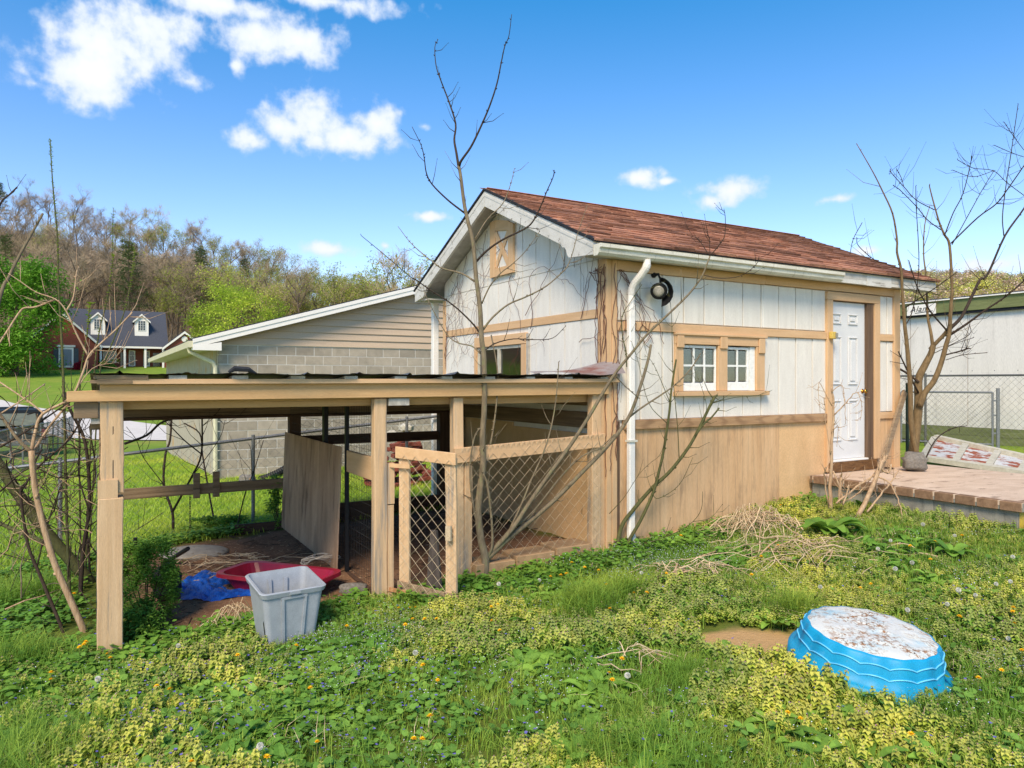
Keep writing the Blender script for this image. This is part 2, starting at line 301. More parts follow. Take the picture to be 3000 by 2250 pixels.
M['siding'] = pmat('beige_vinyl_siding', lin(196, 174, 150), lin(186, 164, 140), (.5, 4, 4), 3, .6, .05, rnd=.03)
M['gwhite'] = pmat('clean_white_trim', lin(236, 231, 224), lin(228, 223, 216), (2, 2, 2), 3, .5, .03)
M['gsoffit'] = pmat('cream_gutter', lin(214, 208, 178), lin(196, 190, 160), (2, 2, 2), 3, .5, .03)
M['conc'] = pmat('weathered_concrete', lin(160, 156, 144), lin(126, 122, 112), (2, 2, 2), 3, .9, .3, spots=[(lin(84, 84, 76), (3, 3, 1), 3, .58, .74)])
M['slab'] = pmat('stained_slab_top', lin(214, 190, 166), lin(190, 164, 140), (1.2, 2.2, 2), 2.2, .85, .15, spots=[(lin(110, 84, 68), (1, 2.5, 1), 3, .58, .72)])
M['edgebrick'] = pmat('worn_edge_brick', lin(150, 120, 94), lin(112, 86, 66), (4, 4, 4), 4, .9, .35, rnd=.3)
M['drive'] = pmat('pale_drive_concrete', lin(216, 208, 198), lin(200, 192, 182), (.6, .6, .6), 2, .9, .05)
M['redbrick'] = pmat('red_brick', lin(146, 82, 66), lin(120, 64, 54), (1, 1, 3), 6, .9, .2, rnd=.2)
M['blueroof'] = pmat('slate_blue_shingle', lin(80, 83, 92), lin(60, 63, 72), (2, 2, 2), 5, .9, .2)
M['shutter'] = pmat('grey_shutter', lin(86, 92, 98), lin(70, 76, 82), (2, 2, 2), 5, .7, 0)
M['darkglass'] = pmat('dark_far_glass', lin(58, 66, 74), lin(36, 40, 46), (2, 2, 2), 1, .12, 0, spec=.6)
M['bluetarp'] = pmat('blue_tarp', lin(24, 92, 190), lin(10, 62, 150), (5, 5, 5), 4, .38, .35, spec=.5, bdist=.02)
M['redplastic'] = pmat('dark_red_plastic', lin(160, 22, 52), lin(126, 14, 40), (3, 3, 3), 3, .35, .03, spec=.45)
M['greyplastic'] = pmat('grey_tote_plastic', lin(164, 169, 175), lin(150, 155, 161), (3, 3, 3), 4, .45, .04, spec=.4)
M['greylid'] = pmat('dusty_grey_lid', lin(168, 160, 148), lin(140, 132, 122), (3, 3, 3), 4, .6, .05, spots=[(lin(96, 76, 58), (3, 3, 3), 5, .60, .72)])
M['poolside'] = pmat('blue_pool_plastic', lin(24, 152, 194), lin(14, 140, 186), (2, 2, 2), 3, .5, .05, spec=.4, spots=[(lin(80, 160, 196), (2, 2, 2), 3, .62, .80), (lin(120, 130, 110), (3, 3, 1.5), 5, .66, .76)])
M['stone'] = pmat('rough_grey_stone', lin(158, 150, 140), lin(120, 114, 106), (6, 6, 6), 6, .95, .8, bdist=.03)
M['bark'] = pmat('grey_tan_bark', lin(138, 124, 100), lin(98, 86, 68), (12, 12, 3), 4, .9, .4, spots=[(lin(120, 122, 84), (6, 6, 3), 4, .56, .7)])
M['barkdark'] = pmat('dark_twig_bark', lin(74, 60, 50), lin(46, 38, 32), (20, 20, 8), 4, .9, .2)
M['barkpeel'] = pmat('peeling_tan_bark', lin(206, 178, 144), lin(156, 122, 92), (24, 24, 2), 3, .9, .5)
M['barkgreen'] = pmat('green_stem_bark', lin(98, 96, 56), lin(66, 68, 42), (14, 14, 3), 4, .8, .3)
M['barkolive'] = pmat('olive_tan_bark', lin(134, 112, 80), lin(98, 80, 55), (10, 10, 4), 3, .85, .3)
M['straw'] = pmat('dry_straw', lin(222, 200, 164), lin(184, 156, 120), (9, 9, 9), 6, .9, .1, rnd=.3)
M['vine'] = pmat('brown_vine', lin(116, 76, 62), lin(82, 54, 46), (20, 20, 20), 5, .9, .1)
M['hillbark'] = pmat('far_bark', lin(116, 100, 86), lin(84, 72, 62), (1, 1, 1), 2, .95, 0, rnd=.35)
M['trail'] = pmat('white_trailer_panel', lin(228, 222, 216), lin(214, 208, 202), (3, 3, .3), 2, .55, .05, spots=[(lin(188, 182, 176), (3, 3, .3), 2, .56, .74)])
M['trailgreen'] = pmat('mossy_green_fascia', lin(128, 134, 88), lin(102, 108, 70), (4, .6, 3), 2.5, .8, .15, rnd=.1, spots=[(lin(150, 152, 116), (6, .5, 6), 2, .58, .72)])
M['pallet'] = pmat('grey_white_panel_frame', lin(202, 196, 178), lin(170, 164, 146), (3, 3, 3), 4, .85, .2)
M['peel'] = pmat('peeling_panel', lin(206, 206, 204), lin(184, 184, 184), (2, 2, 2), 4, .85, .2, spots=[(lin(150, 84, 60), (1.5, 1.5, 1.5), 2.6, .50, .56)])
M['truck'] = pmat('black_green_truck_paint', lin(30, 34, 30), lin(22, 25, 23), (2, 2, 2), 3, .5, 0, spec=.3)
M['greyplank'] = pmat('charcoal_plank', lin(100, 90, 84), lin(70, 62, 58), (14, 14, .6), 2, .9, .4)
M['rope'] = pmat('pale_rope', lin(206, 194, 176), lin(180, 168, 150), (9, 9, 9), 5, .9, .1)
# ------------------------------------------------------------------ ground
def ground_mat():
    m = bpy.data.materials.new('lawn_and_soil'); m.use_nodes = True; t = m.node_tree; t.nodes.clear(); n, mm, Lk = NT(t)
    geo = n('ShaderNodeNewGeometry'); pos = geo.outputs['Position']
    mp = n('ShaderNodeVectorMath', operation='SUBTRACT', inp={0: pos, 1: (C0[0], C0[1], 0)})
    rt = n('ShaderNodeVectorRotate', rotation_type='Z_AXIS', inp={'Vector': mp.outputs[0], 'Angle': -ROTS})
    sp = n('ShaderNodeSeparateXYZ', inp={0: rt.outputs[0]}); a, b = sp.outputs[0], sp.outputs[1]
    wp = n('ShaderNodeSeparateXYZ', inp={0: pos})
    def noise(s, d=6.0, v=pos): return n('ShaderNodeTexNoise', inp={'Vector': v, 'Scale': s, 'Detail': d, 'Roughness': .62}).outputs[0]
    def mr(v, lo, hi, a0=0.0, a1=1.0): return n('ShaderNodeMapRange', inp={'Value': v, 'From Min': lo, 'From Max': hi, 'To Min': a0, 'To Max': a1}).outputs[0]
    def mix(f, c1, c2): return n('ShaderNodeMix', data_type='RGBA', inp={0: f, 6: c1, 7: c2}).outputs[2]
    grass = mix(mr(noise(.9), .35, .65), lin(122, 148, 52), lin(152, 166, 64))
    grass = mix(mr(noise(14), .3, .7), grass, lin(98, 126, 46))
    grass = mix(mr(noise(.25), .55, .7), grass, lin(142, 146, 66))
    soil = mix(mr(noise(3.5), .3, .7), lin(142, 108, 84), lin(104, 78, 60))
    soil = mix(mr(noise(38), .55, .7), soil, lin(170, 136, 106))
    wn = mm('MULTIPLY', mm('SUBTRACT', noise(2.4), .5), 1.1)
    ins = mm('MINIMUM', mm('MINIMUM', mm('ADD', a, 4.55), mm('SUBTRACT', .0, a)), mm('MINIMUM', mm('ADD', b, .05), mm('SUBTRACT', 3.55, b)))
    fac = mr(mm('ADD', ins, wn), .05, .35)
    # a dry bare patch beside the paddling pool
    d = n('ShaderNodeVectorMath', operation='SUBTRACT', inp={0: pos, 1: (1.55, 4.95, 0)})
    d = n('ShaderNodeVectorMath', operation='MULTIPLY', inp={0: d.outputs[0], 1: (1.9, 2.7, 0)})
    ln = n('ShaderNodeVectorMath', operation='LENGTH', inp={0: d.outputs[0]})
    pf = mr(mm('ADD', ln.outputs['Value'], mm('MULTIPLY', wn, .8)), .9, .6)
    under = mix(.6, grass, lin(74, 70, 40))
    near = mr(wp.outputs[1], 11.0, 8.0)
    col = mix(near, grass, under)
    col = mix(fac, col, soil); col = mix(pf, col, lin(186, 150, 104))
    # wooded hillside: leaf litter
    hill = mr(mm('ADD', wp.outputs[1], mm('MULTIPLY', noise(.05), 20.0)), 126.0, 136.0)
    lit = mix(mr(noise(.12), .35, .65), lin(128, 106, 84), lin(104, 88, 66))
    lit = mix(mr(noise(.03), .5, .62), lit, lin(120, 124, 66))
    far = mr(wp.outputs[1], 380.0, 430.0)
    can = mix(mr(noise(.045), .38, .6), lin(180, 152, 130), lin(192, 190, 104))
    can = mix(mr(noise(.11), .55, .66), can, lin(140, 148, 90))
    lit = mix(far, lit, can)
    col = mix(hill, col, lit)
    bs = n('ShaderNodeBsdfPrincipled', inp={'Base Color': col, 'Roughness': .95, 'Specular IOR Level': .1})
    bp = n('ShaderNodeBump', inp={'Height': mm('ADD', noise(9), noise(45)), 'Strength': .5, 'Distance': .03}); Lk.new(bp.outputs[0], bs.inputs['Normal'])
    Lk.new(bs.outputs[0], n('ShaderNodeOutputMaterial').inputs[0]); return m
def terrain():
    s = np.linspace(-1, 1, 261); xs = 13*s+1500*np.sign(s)*np.abs(s)**5
    r = np.linspace(0, 1, 261); ys = -6+24*r+1500*r**4.2
    X, Y = np.meshgrid(xs, ys); Z = gzn(X, Y)
    Z = Z+np.where(Y < 12, .025*np.sin(X*3.1)*np.sin(Y*2.7)+.012*np.sin(X*9+Y*7), 0)
    nx, ny = len(xs), len(ys); v = np.stack([X, Y, Z], -1).reshape(-1, 3)
    i = np.arange(ny-1)[:, None]*nx+np.arange(nx-1)[None, :]; i = i.ravel()
    f = np.stack([i, i+1, i+1+nx, i+nx], -1)
    me = bpy.data.meshes.new('ground'); me.from_pydata(v.tolist(), [], f.tolist()); me.materials.append(ground_mat())
    me.polygons.foreach_set('use_smooth', [True]*len(me.polygons)); me.update()
    o = bpy.data.objects.new('ground', me); COL.objects.link(o); setp(o, kind='structure'); return o
terrain()
def drape(name, quad, nu, nv, lift, mat):   # a sheet laid on the ground over a quadrilateral
    a, b, c, d = [np.array(q[:2]) for q in quad]; mb = MB(); vs = []
    for j in range(nv+1):
        for i in range(nu+1):
            s, t = i/nu, j/nv; p = (a*(1-s)+b*s)*(1-t)+(d*(1-s)+c*s)*t; vs.append((p[0], p[1], gz(*p)+lift))
    mb.add(vs, [(j*(nu+1)+i, j*(nu+1)+i+1, (j+1)*(nu+1)+i+1, (j+1)*(nu+1)+i) for j in range(nv) for i in range(nu)])
    return mb.build(name, mat)
setp(drape('driveway', [(-9.6, 30.5), (-13.5, 38), (-44, 62), (-46, 50)], 8, 24, .05, M['drive']), kind='structure')

# ------------------------------------------------------------------ shed
shed = thing('garden_shed', 'white and tan clad wooden shed with brown shingle roof', 'shed', W(2.4, 2, -1.75))
def rtop(b): return 1.39+.443*(min(b, 4.22-b)+.17)
ROOF_A0, ROOF_A1 = -.4, 5.45
def clipped(name, a0, a1, z0, z1, holes, b0, b1, mat):
    mb = MB(); zs = sorted({z0, z1}|{h[k] for h in holes for k in (2, 3) if z0 < h[k] < z1}); al = sorted({a0, a1}|{h[k] for h in holes for k in (0, 1) if a0 < h[k] < a1})
    for i in range(len(al)-1):
        run = None
        for j in range(len(zs)-1):
            ca, cz = (al[i]+al[i+1])/2, (zs[j]+zs[j+1])/2
            if any(h[0] < ca < h[1] and h[2] < cz < h[3] for h in holes):
                if run is not None: mb.box(al[i], al[i+1], b0, b1, run, zs[j]); run = None
            elif run is None: run = zs[j]
        if run is not None: mb.box(al[i], al[i+1], b0, b1, run, z1)
    return mb.build(name, mat, shed, bevel=.004) if mb.v else None
# walls (core), then cladding boards
HOLES = [(.85, 2.1, -.13, .45), (3.37, 4.34, -1.3, 1.09)]
core = MB()
for a0, a1, z0, z1 in [(-.1, .85, -1.9, 1.26), (.85, 2.1, -1.9, -.13), (.85, 2.1, .45, 1.26), (2.1, 3.37, -1.9, 1.26), (3.37, 4.34, 1.09, 1.26), (3.37, 4.34, -1.9, -1.02), (4.34, 4.85, -1.9, 1.26)]:
    core.box(a0, a1, .03, .10, z0, z1)
core.build('wall', M['white_v'], shed)
gw = MB()
def gable_poly(b0, b1, z0, ztop):          # polygon under the roof slope on the gable
    pts = [(b0, z0), (b1, z0), (b1, min(ztop, rtop(b1)-.13))]
    if b0 < 2.11 < b1 and ztop > rtop(2.11)-.13: pts.append((2.11, rtop(2.11)-.13))
    pts.append((b0, min(ztop, rtop(b0)-.13))); return pts
for z0, z1, b0, b1 in [(-1.95, .05, .03, 3.99), (.05, .5, .03, 1.58), (.05, .5, 2.88, 3.99), (.5, 9, .03, 3.99)]:
    gw.prism([W(-.1, b, z) for b, z in gable_poly(b0, b1, z0, z1)], Vector(W(-.02, 0, 0))-Vector(W(-.1, 0, 0)))
gw.build('gable_wall', M['white_v'], shed)
bk = MB(); bk.box(-.1, 4.85, 3.95, 4.0, -1.9, 1.26); bk.prism([W(4.79, b, z) for b, z in gable_poly(.1, 3.95, -1.9, 9)], Vector(W(.06, 0, 0))-Vector(W(0, 0, 0))); bk.build('rear_wall', M['white_v'], shed)
k = 0; a = .02
while a < 4.70:
    a1 = min(a+.299, 4.72)
    if not (a > 3.3 and a1 < 4.4):
        for z0, z1 in ((.635, 1.14), (-.40, .53)):
            hs = [(.80, 2.19, -.15, .6), (3.32, 4.40, -2, 2)]
            clipped('siding_board', a+.007, a1-.001, z0, z1, hs, .0+.005*R.random(), .03, M['white_v'])
    a += .305
b = .15
while b < 3.95:
    b1 = min(b+.299, 3.93)
    for z0, z1 in ((-.2, .655), (.755, 1.262), (1.272, 9)):
        mb = MB(); th = -.1-(.012+.004*R.random())
        segs = [(b+.007, b1, z0, z1)]
        if z0 == -.2 and b1 > 1.55 and b < 2.92:
            segs = [(b+.003, b1, -.2, .03)]
            if b < 1.55: segs.append((b+.003, 1.55, .03, z1))
            if b1 > 2.92: segs.append((2.92, b1, .03, z1))
        for s0, s1, q0, q1 in segs:
            if q0 < rtop(s0)-.13 or q0 < rtop(s1)-.13:
                mb.prism([W(th, bb, z) for bb, z in gable_poly(s0, s1, q0, q1)], Vector(W(-.102, 0, 0))-Vector(W(th, 0, 0)))
        mb.build('siding_board', M['white_v'], shed)
    b += .305
# inside of the pen the gable is clad in brown plywood
bx('plywood_lining', M['ply_paint'], shed, -.135, -.103, .16, 1.9, -1.85, -.55)
bx('plywood_lining', M['ply_paint'], shed, -.133, -.103, 1.91, 3.9, -1.85, -.50)
bx('lining_rail', M['bare_g'], shed, -.16, -.103, .16, 3.9, -.49, -.32)
# trim boards
def tb(name, mat, *a): return bx(name, M[mat], shed, *a, bevel=.003)
tb('trim_board', 'tan_l', .10, 3.315, -.022, .03, .532, .622)
tb('trim_board', 'tan_l', .005, .095, -.02, .03, .525, .612)
tb('trim_board', 'tan_l', 4.405, 4.715, -.02, .03, .545, .63)
tb('trim_board', 'tan_l', 4.405, 4.715, -.02, .03, -.495, -.41)
tb('trim_board', 'tan_l', .005, 2.2, -.022, .03, 1.143, 1.25); tb('trim_board', 'tan_l', 2.203, 4.715, -.02, .03, 1.15, 1.25)
tb('trim_board', 'tan_g', -.125, -.101, .145, 3.9, .66, .752)
tb('sill_board', 'sill_wood', .10, 3.31, -.035, .03, -.498, -.402)
tb('corner_board', 'tan_v', -.125, -.06, -.012, .03, -1.8, 1.25); tb('corner_board', 'tan_v', -.057, .003, -.022, .03, -1.8, 1.25)
tb('corner_board', 'tan_v', -.125, -.1, .035, .14, -1.8, 1.26); tb('corner_board', 'jamb', .004, .05, -.006, .03, -1.75, -.41)
tb('corner_board', 'tan_v', -.125, -.1, 3.905, 4.0, -1.85, 1.2); tb('corner_board', 'tan_v', 4.72, 4.855, -.024, .03, -1.6, 1.25)
sk = MB(); sk.box(.05, 2.468, .004, .03, -1.80, -.498); sk.build('skirt_panel', M['ply_skirt'], shed)
sk = MB(); sk.box(2.472, 3.318, .006, .03, -1.75, -.498); sk.build('skirt_panel', M['ply_paint'], shed)
sk = MB(); sk.box(4.40, 4.72, .006, .03, -1.6, -.495); sk.build('skirt_panel', M['ply_skirt'], shed)
base = MB(); P8 = []
for dz in (0, .035):
    for bb in (-.02, .004):
        for aa, zz in ((.06, -1.735), (3.1, -1.455)): P8.append(W(aa, bb, zz+dz))
base.hexa(P8).build('base_batten', M['tan_l'], shed)
# roof
roofm = MB()
for sgn in (0, 1):
    bb = lambda x: x if sgn == 0 else 4.22-x
    prof = [(-.17, 1.385), (2.11, 2.395), (2.11, 2.30), (-.17, 1.29)]
    roofm.prism([W(ROOF_A0+.03, bb(x), z) for x, z in prof], Vector(W(ROOF_A1-.03, 0, 0))-Vector(W(ROOF_A0+.03, 0, 0)))
roof = roofm.build('roof', M['soffit'], shed)
edge = MB()
for sgn in (0, 1):
    bb = lambda x: x if sgn == 0 else 4.22-x
    for a0, a1 in ((ROOF_A0-.025, ROOF_A0+.03), (ROOF_A1-.03, ROOF_A1+.02)):
        edge.prism([W(a0, bb(x), z) for x, z in [(-.20, 1.372), (2.11, 2.398), (2.11, 2.425), (-.20, 1.40)]], Vector(W(a1, 0, 0))-Vector(W(a0, 0, 0)))
edge.box(ROOF_A0+.031, ROOF_A1-.031, -.205, -.172, 1.372, 1.392)
edge.build('roof_edging', M['felt'], roof)
ang = math.atan(.443); ux = Vector((LV[0], LV[1], 0)); uy = Vector((GV[0]*math.cos(ang), GV[1]*math.cos(ang), math.sin(ang))); uz = ux.cross(uy)
RM = Matrix((ux, uy, uz)).transposed(); EU = RM.to_euler()
shm = []
for kk in range(4):                        # four tab shapes shared by all shingles
    mb = MB(); w = .302-.004*kk; q = R.uniform(-.006, .006); t2 = .020+.014*kk/3
    mb.hexa([(0, -.012+q, 0), (w, -.012-q, 0), (0, .26, -.006), (w, .26, -.006), (0, -.012+q, t2), (w, -.012-q, t2), (0, .26, .001), (w, .26, .001)])
    shm.append(mb.build('shingle', M['shingle'], None, loc=(0, 0, 0)))
cnt = 0; rest = MB(); pieces = []
ncs = 18
for i in range(ncs):
    s = -.03+i*.1405; off = -.3*R.random()
    x = ROOF_A0-.02+off
    while x < ROOF_A1:
        pieces.append((x, s)); x += .305
def shp(x, s): return Vector(W(x, -.17, 1.392))+uy*s+uz*.003
pieces.sort(key=lambda p: shp(*p).length)
for x, s in pieces:
    x0 = max(x, ROOF_A0-.02); x1 = min(x+.302, ROOF_A1+.02)
    if x1-x0 < .02: continue
    p = shp(x0, s); sxx = (x1-x0)/.302
    if cnt < 296:
        c = share(shm[cnt % 4], 'shingle', p, EU, roof, (sxx, 1, 1)); c.location = p-WL[roof]; cnt += 1
    else:
        mm4 = Matrix.Translation(p) @ RM.to_4x4(); me = shm[R.randrange(4)].data
        rest.add([mm4 @ Vector((v.co.x*sxx, v.co.y, v.co.z)) for v in me.vertices], [tuple(q.vertices) for q in me.polygons])
for o in shm: bpy.data.objects.remove(o)
if rest.v: setp(rest.build('shingle_course', M['shingle'], roof), kind='stuff')
lf = MB()
for i in range(18):                        # far slope, out of sight: one shingle layer
    s = i*.1405
    p0 = Vector(W(ROOF_A0, 4.22+.17, 1.392)); vy = Vector((-GV[0]*math.cos(ang), -GV[1]*math.cos(ang), math.sin(ang))); nn = vy.cross(ux)*-1 if vy.cross(ux).z < 0 else vy.cross(ux)
    q = [p0+vy*s, p0+vy*s+ux*(ROOF_A1-ROOF_A0), p0+vy*(s+.16), p0+vy*(s+.16)+ux*(ROOF_A1-ROOF_A0)]
    lf.hexa([q[0]+nn*.002, q[1]+nn*.002, q[2]-nn*.004, q[3]-nn*.004, q[0]+nn*.014, q[1]+nn*.014, q[2]+nn*.003, q[3]+nn*.003])
setp(lf.build('shingle_course', M['shingle'], roof), kind='stuff')
rc = MB(); x = ROOF_A0-.02
rc_me = None
while x < ROOF_A1:
    mb = MB(); x1 = min(x+.32, ROOF_A1+.02)
    mb.prism([W(x, 2.11+q, z) for q, z in [(-.13, 2.352), (0, 2.413), (.13, 2.352), (.13, 2.364), (0, 2.427), (-.13, 2.364)]], Vector(W(x1, 0, 0))-Vector(W(x, 0, 0)))
    mb.build('ridge_cap', M['shingle'], roof); x += .30
# barge boards with scalloped ends
def barge(fl):
    bb = (lambda x: x) if not fl else (lambda x: 4.22-x)
    pts = [(-.17, 1.375), (2.108, 2.385), (2.108, 2.195), (.40, 1.437), (.37, 1.40), (.33, 1.395), (.30, 1.36), (.285, 1.31), (.25, 1.278), (.20, 1.272), (-.17, 1.245)]
    if fl: pts = pts[:3]+[(.25, 1.37), (.22, 1.33), (.19, 1.32), (.17, 1.28), (.13, 1.255), (-.17, 1.215)]
    MB().prism([W(ROOF_A0-.012, bb(x), z) for x, z in pts], Vector(W(.035, 0, 0))-Vector(W(0, 0, 0))).build('barge_board', M['white_trim'], roof)
    MB().prism([W(ROOF_A0-.016, bb(x), z) for x, z in [(-.17, 1.345), (2.108, 2.355), (2.108, 2.322), (-.17, 1.312)]], Vector(W(.006, 0, 0))-Vector(W(0, 0, 0))).build('barge_fillet', M['white_trim'], roof)
barge(0); barge(1)
fas = bx('fascia', M['white_trim'], roof, ROOF_A0+.03, 3.9, -.168, -.14, 1.235, 1.36)
bx('fascia', M['white_trim'], roof, 3.905, 4.42, -.172, -.14, 1.23, 1.355); bx('fascia', M['white_trim'], roof, 4.425, ROOF_A1, -.165, -.14, 1.245, 1.37)
bx('eave_soffit', M['soffit'], roof, ROOF_A0+.03, ROOF_A1, -.139, .03, 1.252, 1.262)
bx('eave_soffit', M['soffit'], roof, ROOF_A0+.03, ROOF_A1, 3.97, 4.38, 1.215, 1.23)
# gutter and downspout
gp = [(-.175, 1.335), (-.175, 1.225), (-.235, 1.225), (-.262, 1.25), (-.268, 1.285), (-.290, 1.30), (-.290, 1.335), (-.284, 1.335), (-.284, 1.305), (-.261, 1.29), (-.255, 1.253), (-.232, 1.231), (-.181, 1.231), (-.181, 1.335)]
gut = MB().prism([W(-.405, x, z+.005) for x, z in gp], Vector(W(3.30, 0, 0))-Vector(W(-.405, 0, .008))).build('gutter', M['gutter'], shed)
MB().prism([W(-.41, x, z+.005) for x, z in gp[:7]], Vector(W(.005, 0, 0))-Vector(W(0, 0, 0))).build('gutter_end_cap', M['gutter'], gut)
mb = MB(); pl = [(.215, -.235, 1.235), (.215, -.235, 1.19), (.208, -.225, 1.15), (.19, -.18, 1.09), (.165, -.11, 1.02), (.152, -.075, .96), (.15, -.062, .89), (.15, -.06, .75)]
pts = [Vector(W(*p)) for p in pl]; mb.tube(pts, .037, 10)
for i in range(2, 7):
    for tt in np.linspace(0, 1, 6)[:-1]:
        p = pts[i-1].lerp(pts[i], tt); d = (pts[i]-pts[i-1]).normalized(); mb.tube([p-d*.004, p+d*.004], .042, 10)
mb.build('downspout_elbow', M['gwhite'], shed, smooth_=False)
mb = MB(); mb.box(.112, .188, -.09, -.03, -1.62, .80); mb.build('downspout', M['gwhite'], shed, bevel=.01)
mb = MB(); mb.box(.100, .202, -.104, -.028, -.62, -.60); mb.build('downspout_strap', M['gutter'], shed)
mb = MB(); mb.tube([W(.165, -.057, -1.60), W(.168, -.09, -1.66), W(.20, -.2, -1.70)], .04, 8); mb.build('downspout_shoe', M['gutter'], shed)
# main window
w1 = bx('window', M['tan_v'], shed, .79, .905, -.03, .02, -.105, .405, bevel=.003)
for nm, mt, ar in [('window_casing', 'tan_v', (2.045, 2.185, -.03, .02, -.105, .405)), ('window_mullion', 'tan_v', (1.43, 1.57, -.032, .02, -.105, .405)), ('window_header', 'tan_l', (.79, 2.19, -.034, .02, .408, .528)),
                   ('window_sill', 'tan_l', (.775, 2.215, -.075, .02, -.158, -.108)), ('header_cap', 'tan_l', (.78, 2.205, -.055, .02, .505, .531)),
                   ('corbel', 'tan_v', (.80, .90, -.052, -.035, .37, .50)), ('corbel', 'tan_v', (1.445, 1.555, -.054, -.035, .37, .50)), ('corbel', 'tan_v', (2.07, 2.17, -.052, -.035, .33, .50))]:
    bx(nm, M[mt], w1, *ar, bevel=.004)
def sash(a0, a1, z0, z1, nc, nr, low, parent, side=.03):
    bf = (.0, .03)
    s = MB(); s.box(a0, a1, *bf, z0, z0+low); s.box(a0, a1, *bf, z1-.03, z1); s.box(a0, a0+side, *bf, z0+low, z1-.03); s.box(a1-side, a1, *bf, z0+low, z1-.03)
    so = s.build('sash', M['vinyl'], parent, bevel=.004)
    ga0, ga1, gz0, gz1 = a0+side, a1-side, z0+low, z1-.03; cw = (ga1-ga0)/nc; rh = (gz1-gz0)/nr
    for i in range(1, nc): bx('glazing_bar', M['vinyl'], so, ga0+i*cw-.011, ga0+i*cw+.011, .002, .028, gz0, gz1)
    for j in range(1, nr): bx('glazing_bar', M['vinyl'], so, ga0, ga1, .004, .026, gz0+j*rh-.011, gz0+j*rh+.011)
    for i in range(nc):
        for j in range(nr): bx('pane', M['glass'], so, ga0+i*cw+.0115, ga0+(i+1)*cw-.0115, .013, .017, gz0+j*rh+.0115, gz0+(j+1)*rh-.0115)
sash(.91, 1.425, -.104, .40, 3, 2, .09, w1, .02); sash(1.575, 1.95, -.104, .395, 2, 2, .10, w1, .03)
bx('window_jamb', M['vinyl'], w1, 1.955, 2.04, -.005, .03, -.104, .40)
bx('curtain', M['curtain'], w1, .88, 1.40, .16, .18, -.13, .46); bx('curtain', M['curtain'], w1, 1.60, 1.78, .16, .18, -.13, .46)
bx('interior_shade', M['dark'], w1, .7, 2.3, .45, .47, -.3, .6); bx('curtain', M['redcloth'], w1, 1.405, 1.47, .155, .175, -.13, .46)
# gable window
w2 = bx('window', M['tan_g'], shed, -.15, -.101, 1.555, 2.915, .46, .595, bevel=.003)
bx('window_casing', M['tan_v'], w2, -.15, -.101, 1.555, 1.66, -.25, .455); bx('window_casing', M['tan_v'], w2, -.15, -.101, 2.86, 2.915, -.25, .455)
bx('window_casing', M['grey_end'], w2, -.14, -.101, 1.505, 1.553, -.2, .58)
for b0, b1 in ((1.662, 1.70), (2.24, 2.30), (2.82, 2.858)): bx('window_frame', M['pallet'], w2, -.125, -.08, b0, b1, -.25, .455)
bx('window_frame', M['pallet'], w2, -.125, -.08, 1.70, 2.24, .42, .455); bx('window_frame', M['pallet'], w2, -.125, -.08, 2.30, 2.82, .42, .455)
bx('pane', M['glass'], w2, -.104, -.10, 1.70, 2.24, -.25, .42); bx('pane', M['glass'], w2, -.104, -.10, 2.30, 2.82, -.25, .42)
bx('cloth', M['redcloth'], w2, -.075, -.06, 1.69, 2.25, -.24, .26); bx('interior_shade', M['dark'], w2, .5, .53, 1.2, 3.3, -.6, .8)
# gable vent shutter with crossed battens
vn = bx('vent_shutter', M['white_v'], shed, -.135, -.114, 1.84, 2.43, 1.36, 2.02)
MB().prism([W(-.16, b, z) for b, z in [(1.83, 1.355), (1.83, 1.955), (1.96, 2.01), (1.96, 1.355)]], Vector(W(.024, 0, 0))-Vector(W(0, 0, 0))).build('shutter_frame', M['tan_v'], vn)
MB().prism([W(-.16, b, z) for b, z in [(2.31, 1.355), (2.31, 2.085), (2.44, 2.085), (2.44, 1.355)]], Vector(W(.024, 0, 0))-Vector(W(0, 0, 0))).build('shutter_frame', M['tan_v'], vn)
MB().prism([W(-.158, b, z) for b, z in [(1.962, 1.90), (1.962, 2.02), (2.308, 2.09), (2.308, 1.95)]], Vector(W(.022, 0, 0))-Vector(W(0, 0, 0))).build('shutter_frame', M['tan_g'], vn)
bx('shutter_frame', M['tan_g'], vn, -.158, -.136, 1.962, 2.308, 1.355, 1.46)
def batten(b0, z0, b1, z1, aa, w):
    d = Vector((b1-b0, z1-z0)).normalized(); q = Vector((-d.y, d.x))*w/2
    return MB().prism([W(aa, b0+q.x, z0+q.y), W(aa, b1+q.x, z1+q.y), W(aa, b1-q.x, z1-q.y), W(aa, b0-q.x, z0-q.y)], Vector(W(.012, 0, 0))-Vector(W(0, 0, 0)))
batten(1.965, 1.47, 2.305, 1.93, -.157, .07).build('cross_batten', M['tan_v'], vn); batten(1.965, 1.90, 2.305, 1.48, -.150, .07).build('cross_batten', M['tan_v'], vn)
# door
dr = bx('door', M['door'], shed, 3.432, 4.152, .028, .07, -.995, 1.022, bevel=.004)
for c0, c1 in ((3.475, 3.66), (3.80, 3.99)):
    for z0, z1 in ((.735, .875), (-.04, .58), (-.76, -.235)):
        q = MB()
        q.box(c0, c1, .012, .03, z0, z0+.02); q.box(c0, c1, .012, .03, z1-.02, z1); q.box(c0, c0+.02, .012, .03, z0+.02, z1-.02); q.box(c1-.02, c1, .012, .03, z0+.02, z1-.02)
        po = q.build('door_panel', M['door'], dr, bevel=.006)
        bx('panel_field', M['door'], po, c0+.045, c1-.045, .014, .03, z0+.045, z1-.045, bevel=.009)
kn = MB(); kn.lathe(W(4.10, .03, -.126), [(.03, 0), (.03, .008), (.012, .012), (.012, .03), (.026, .038), (.03, .052), (.022, .066), (.0, .07)], 14, ax=(-GV[0], -GV[1], 0)); kn.build('door_knob', M['brass'], dr, smooth_=True)
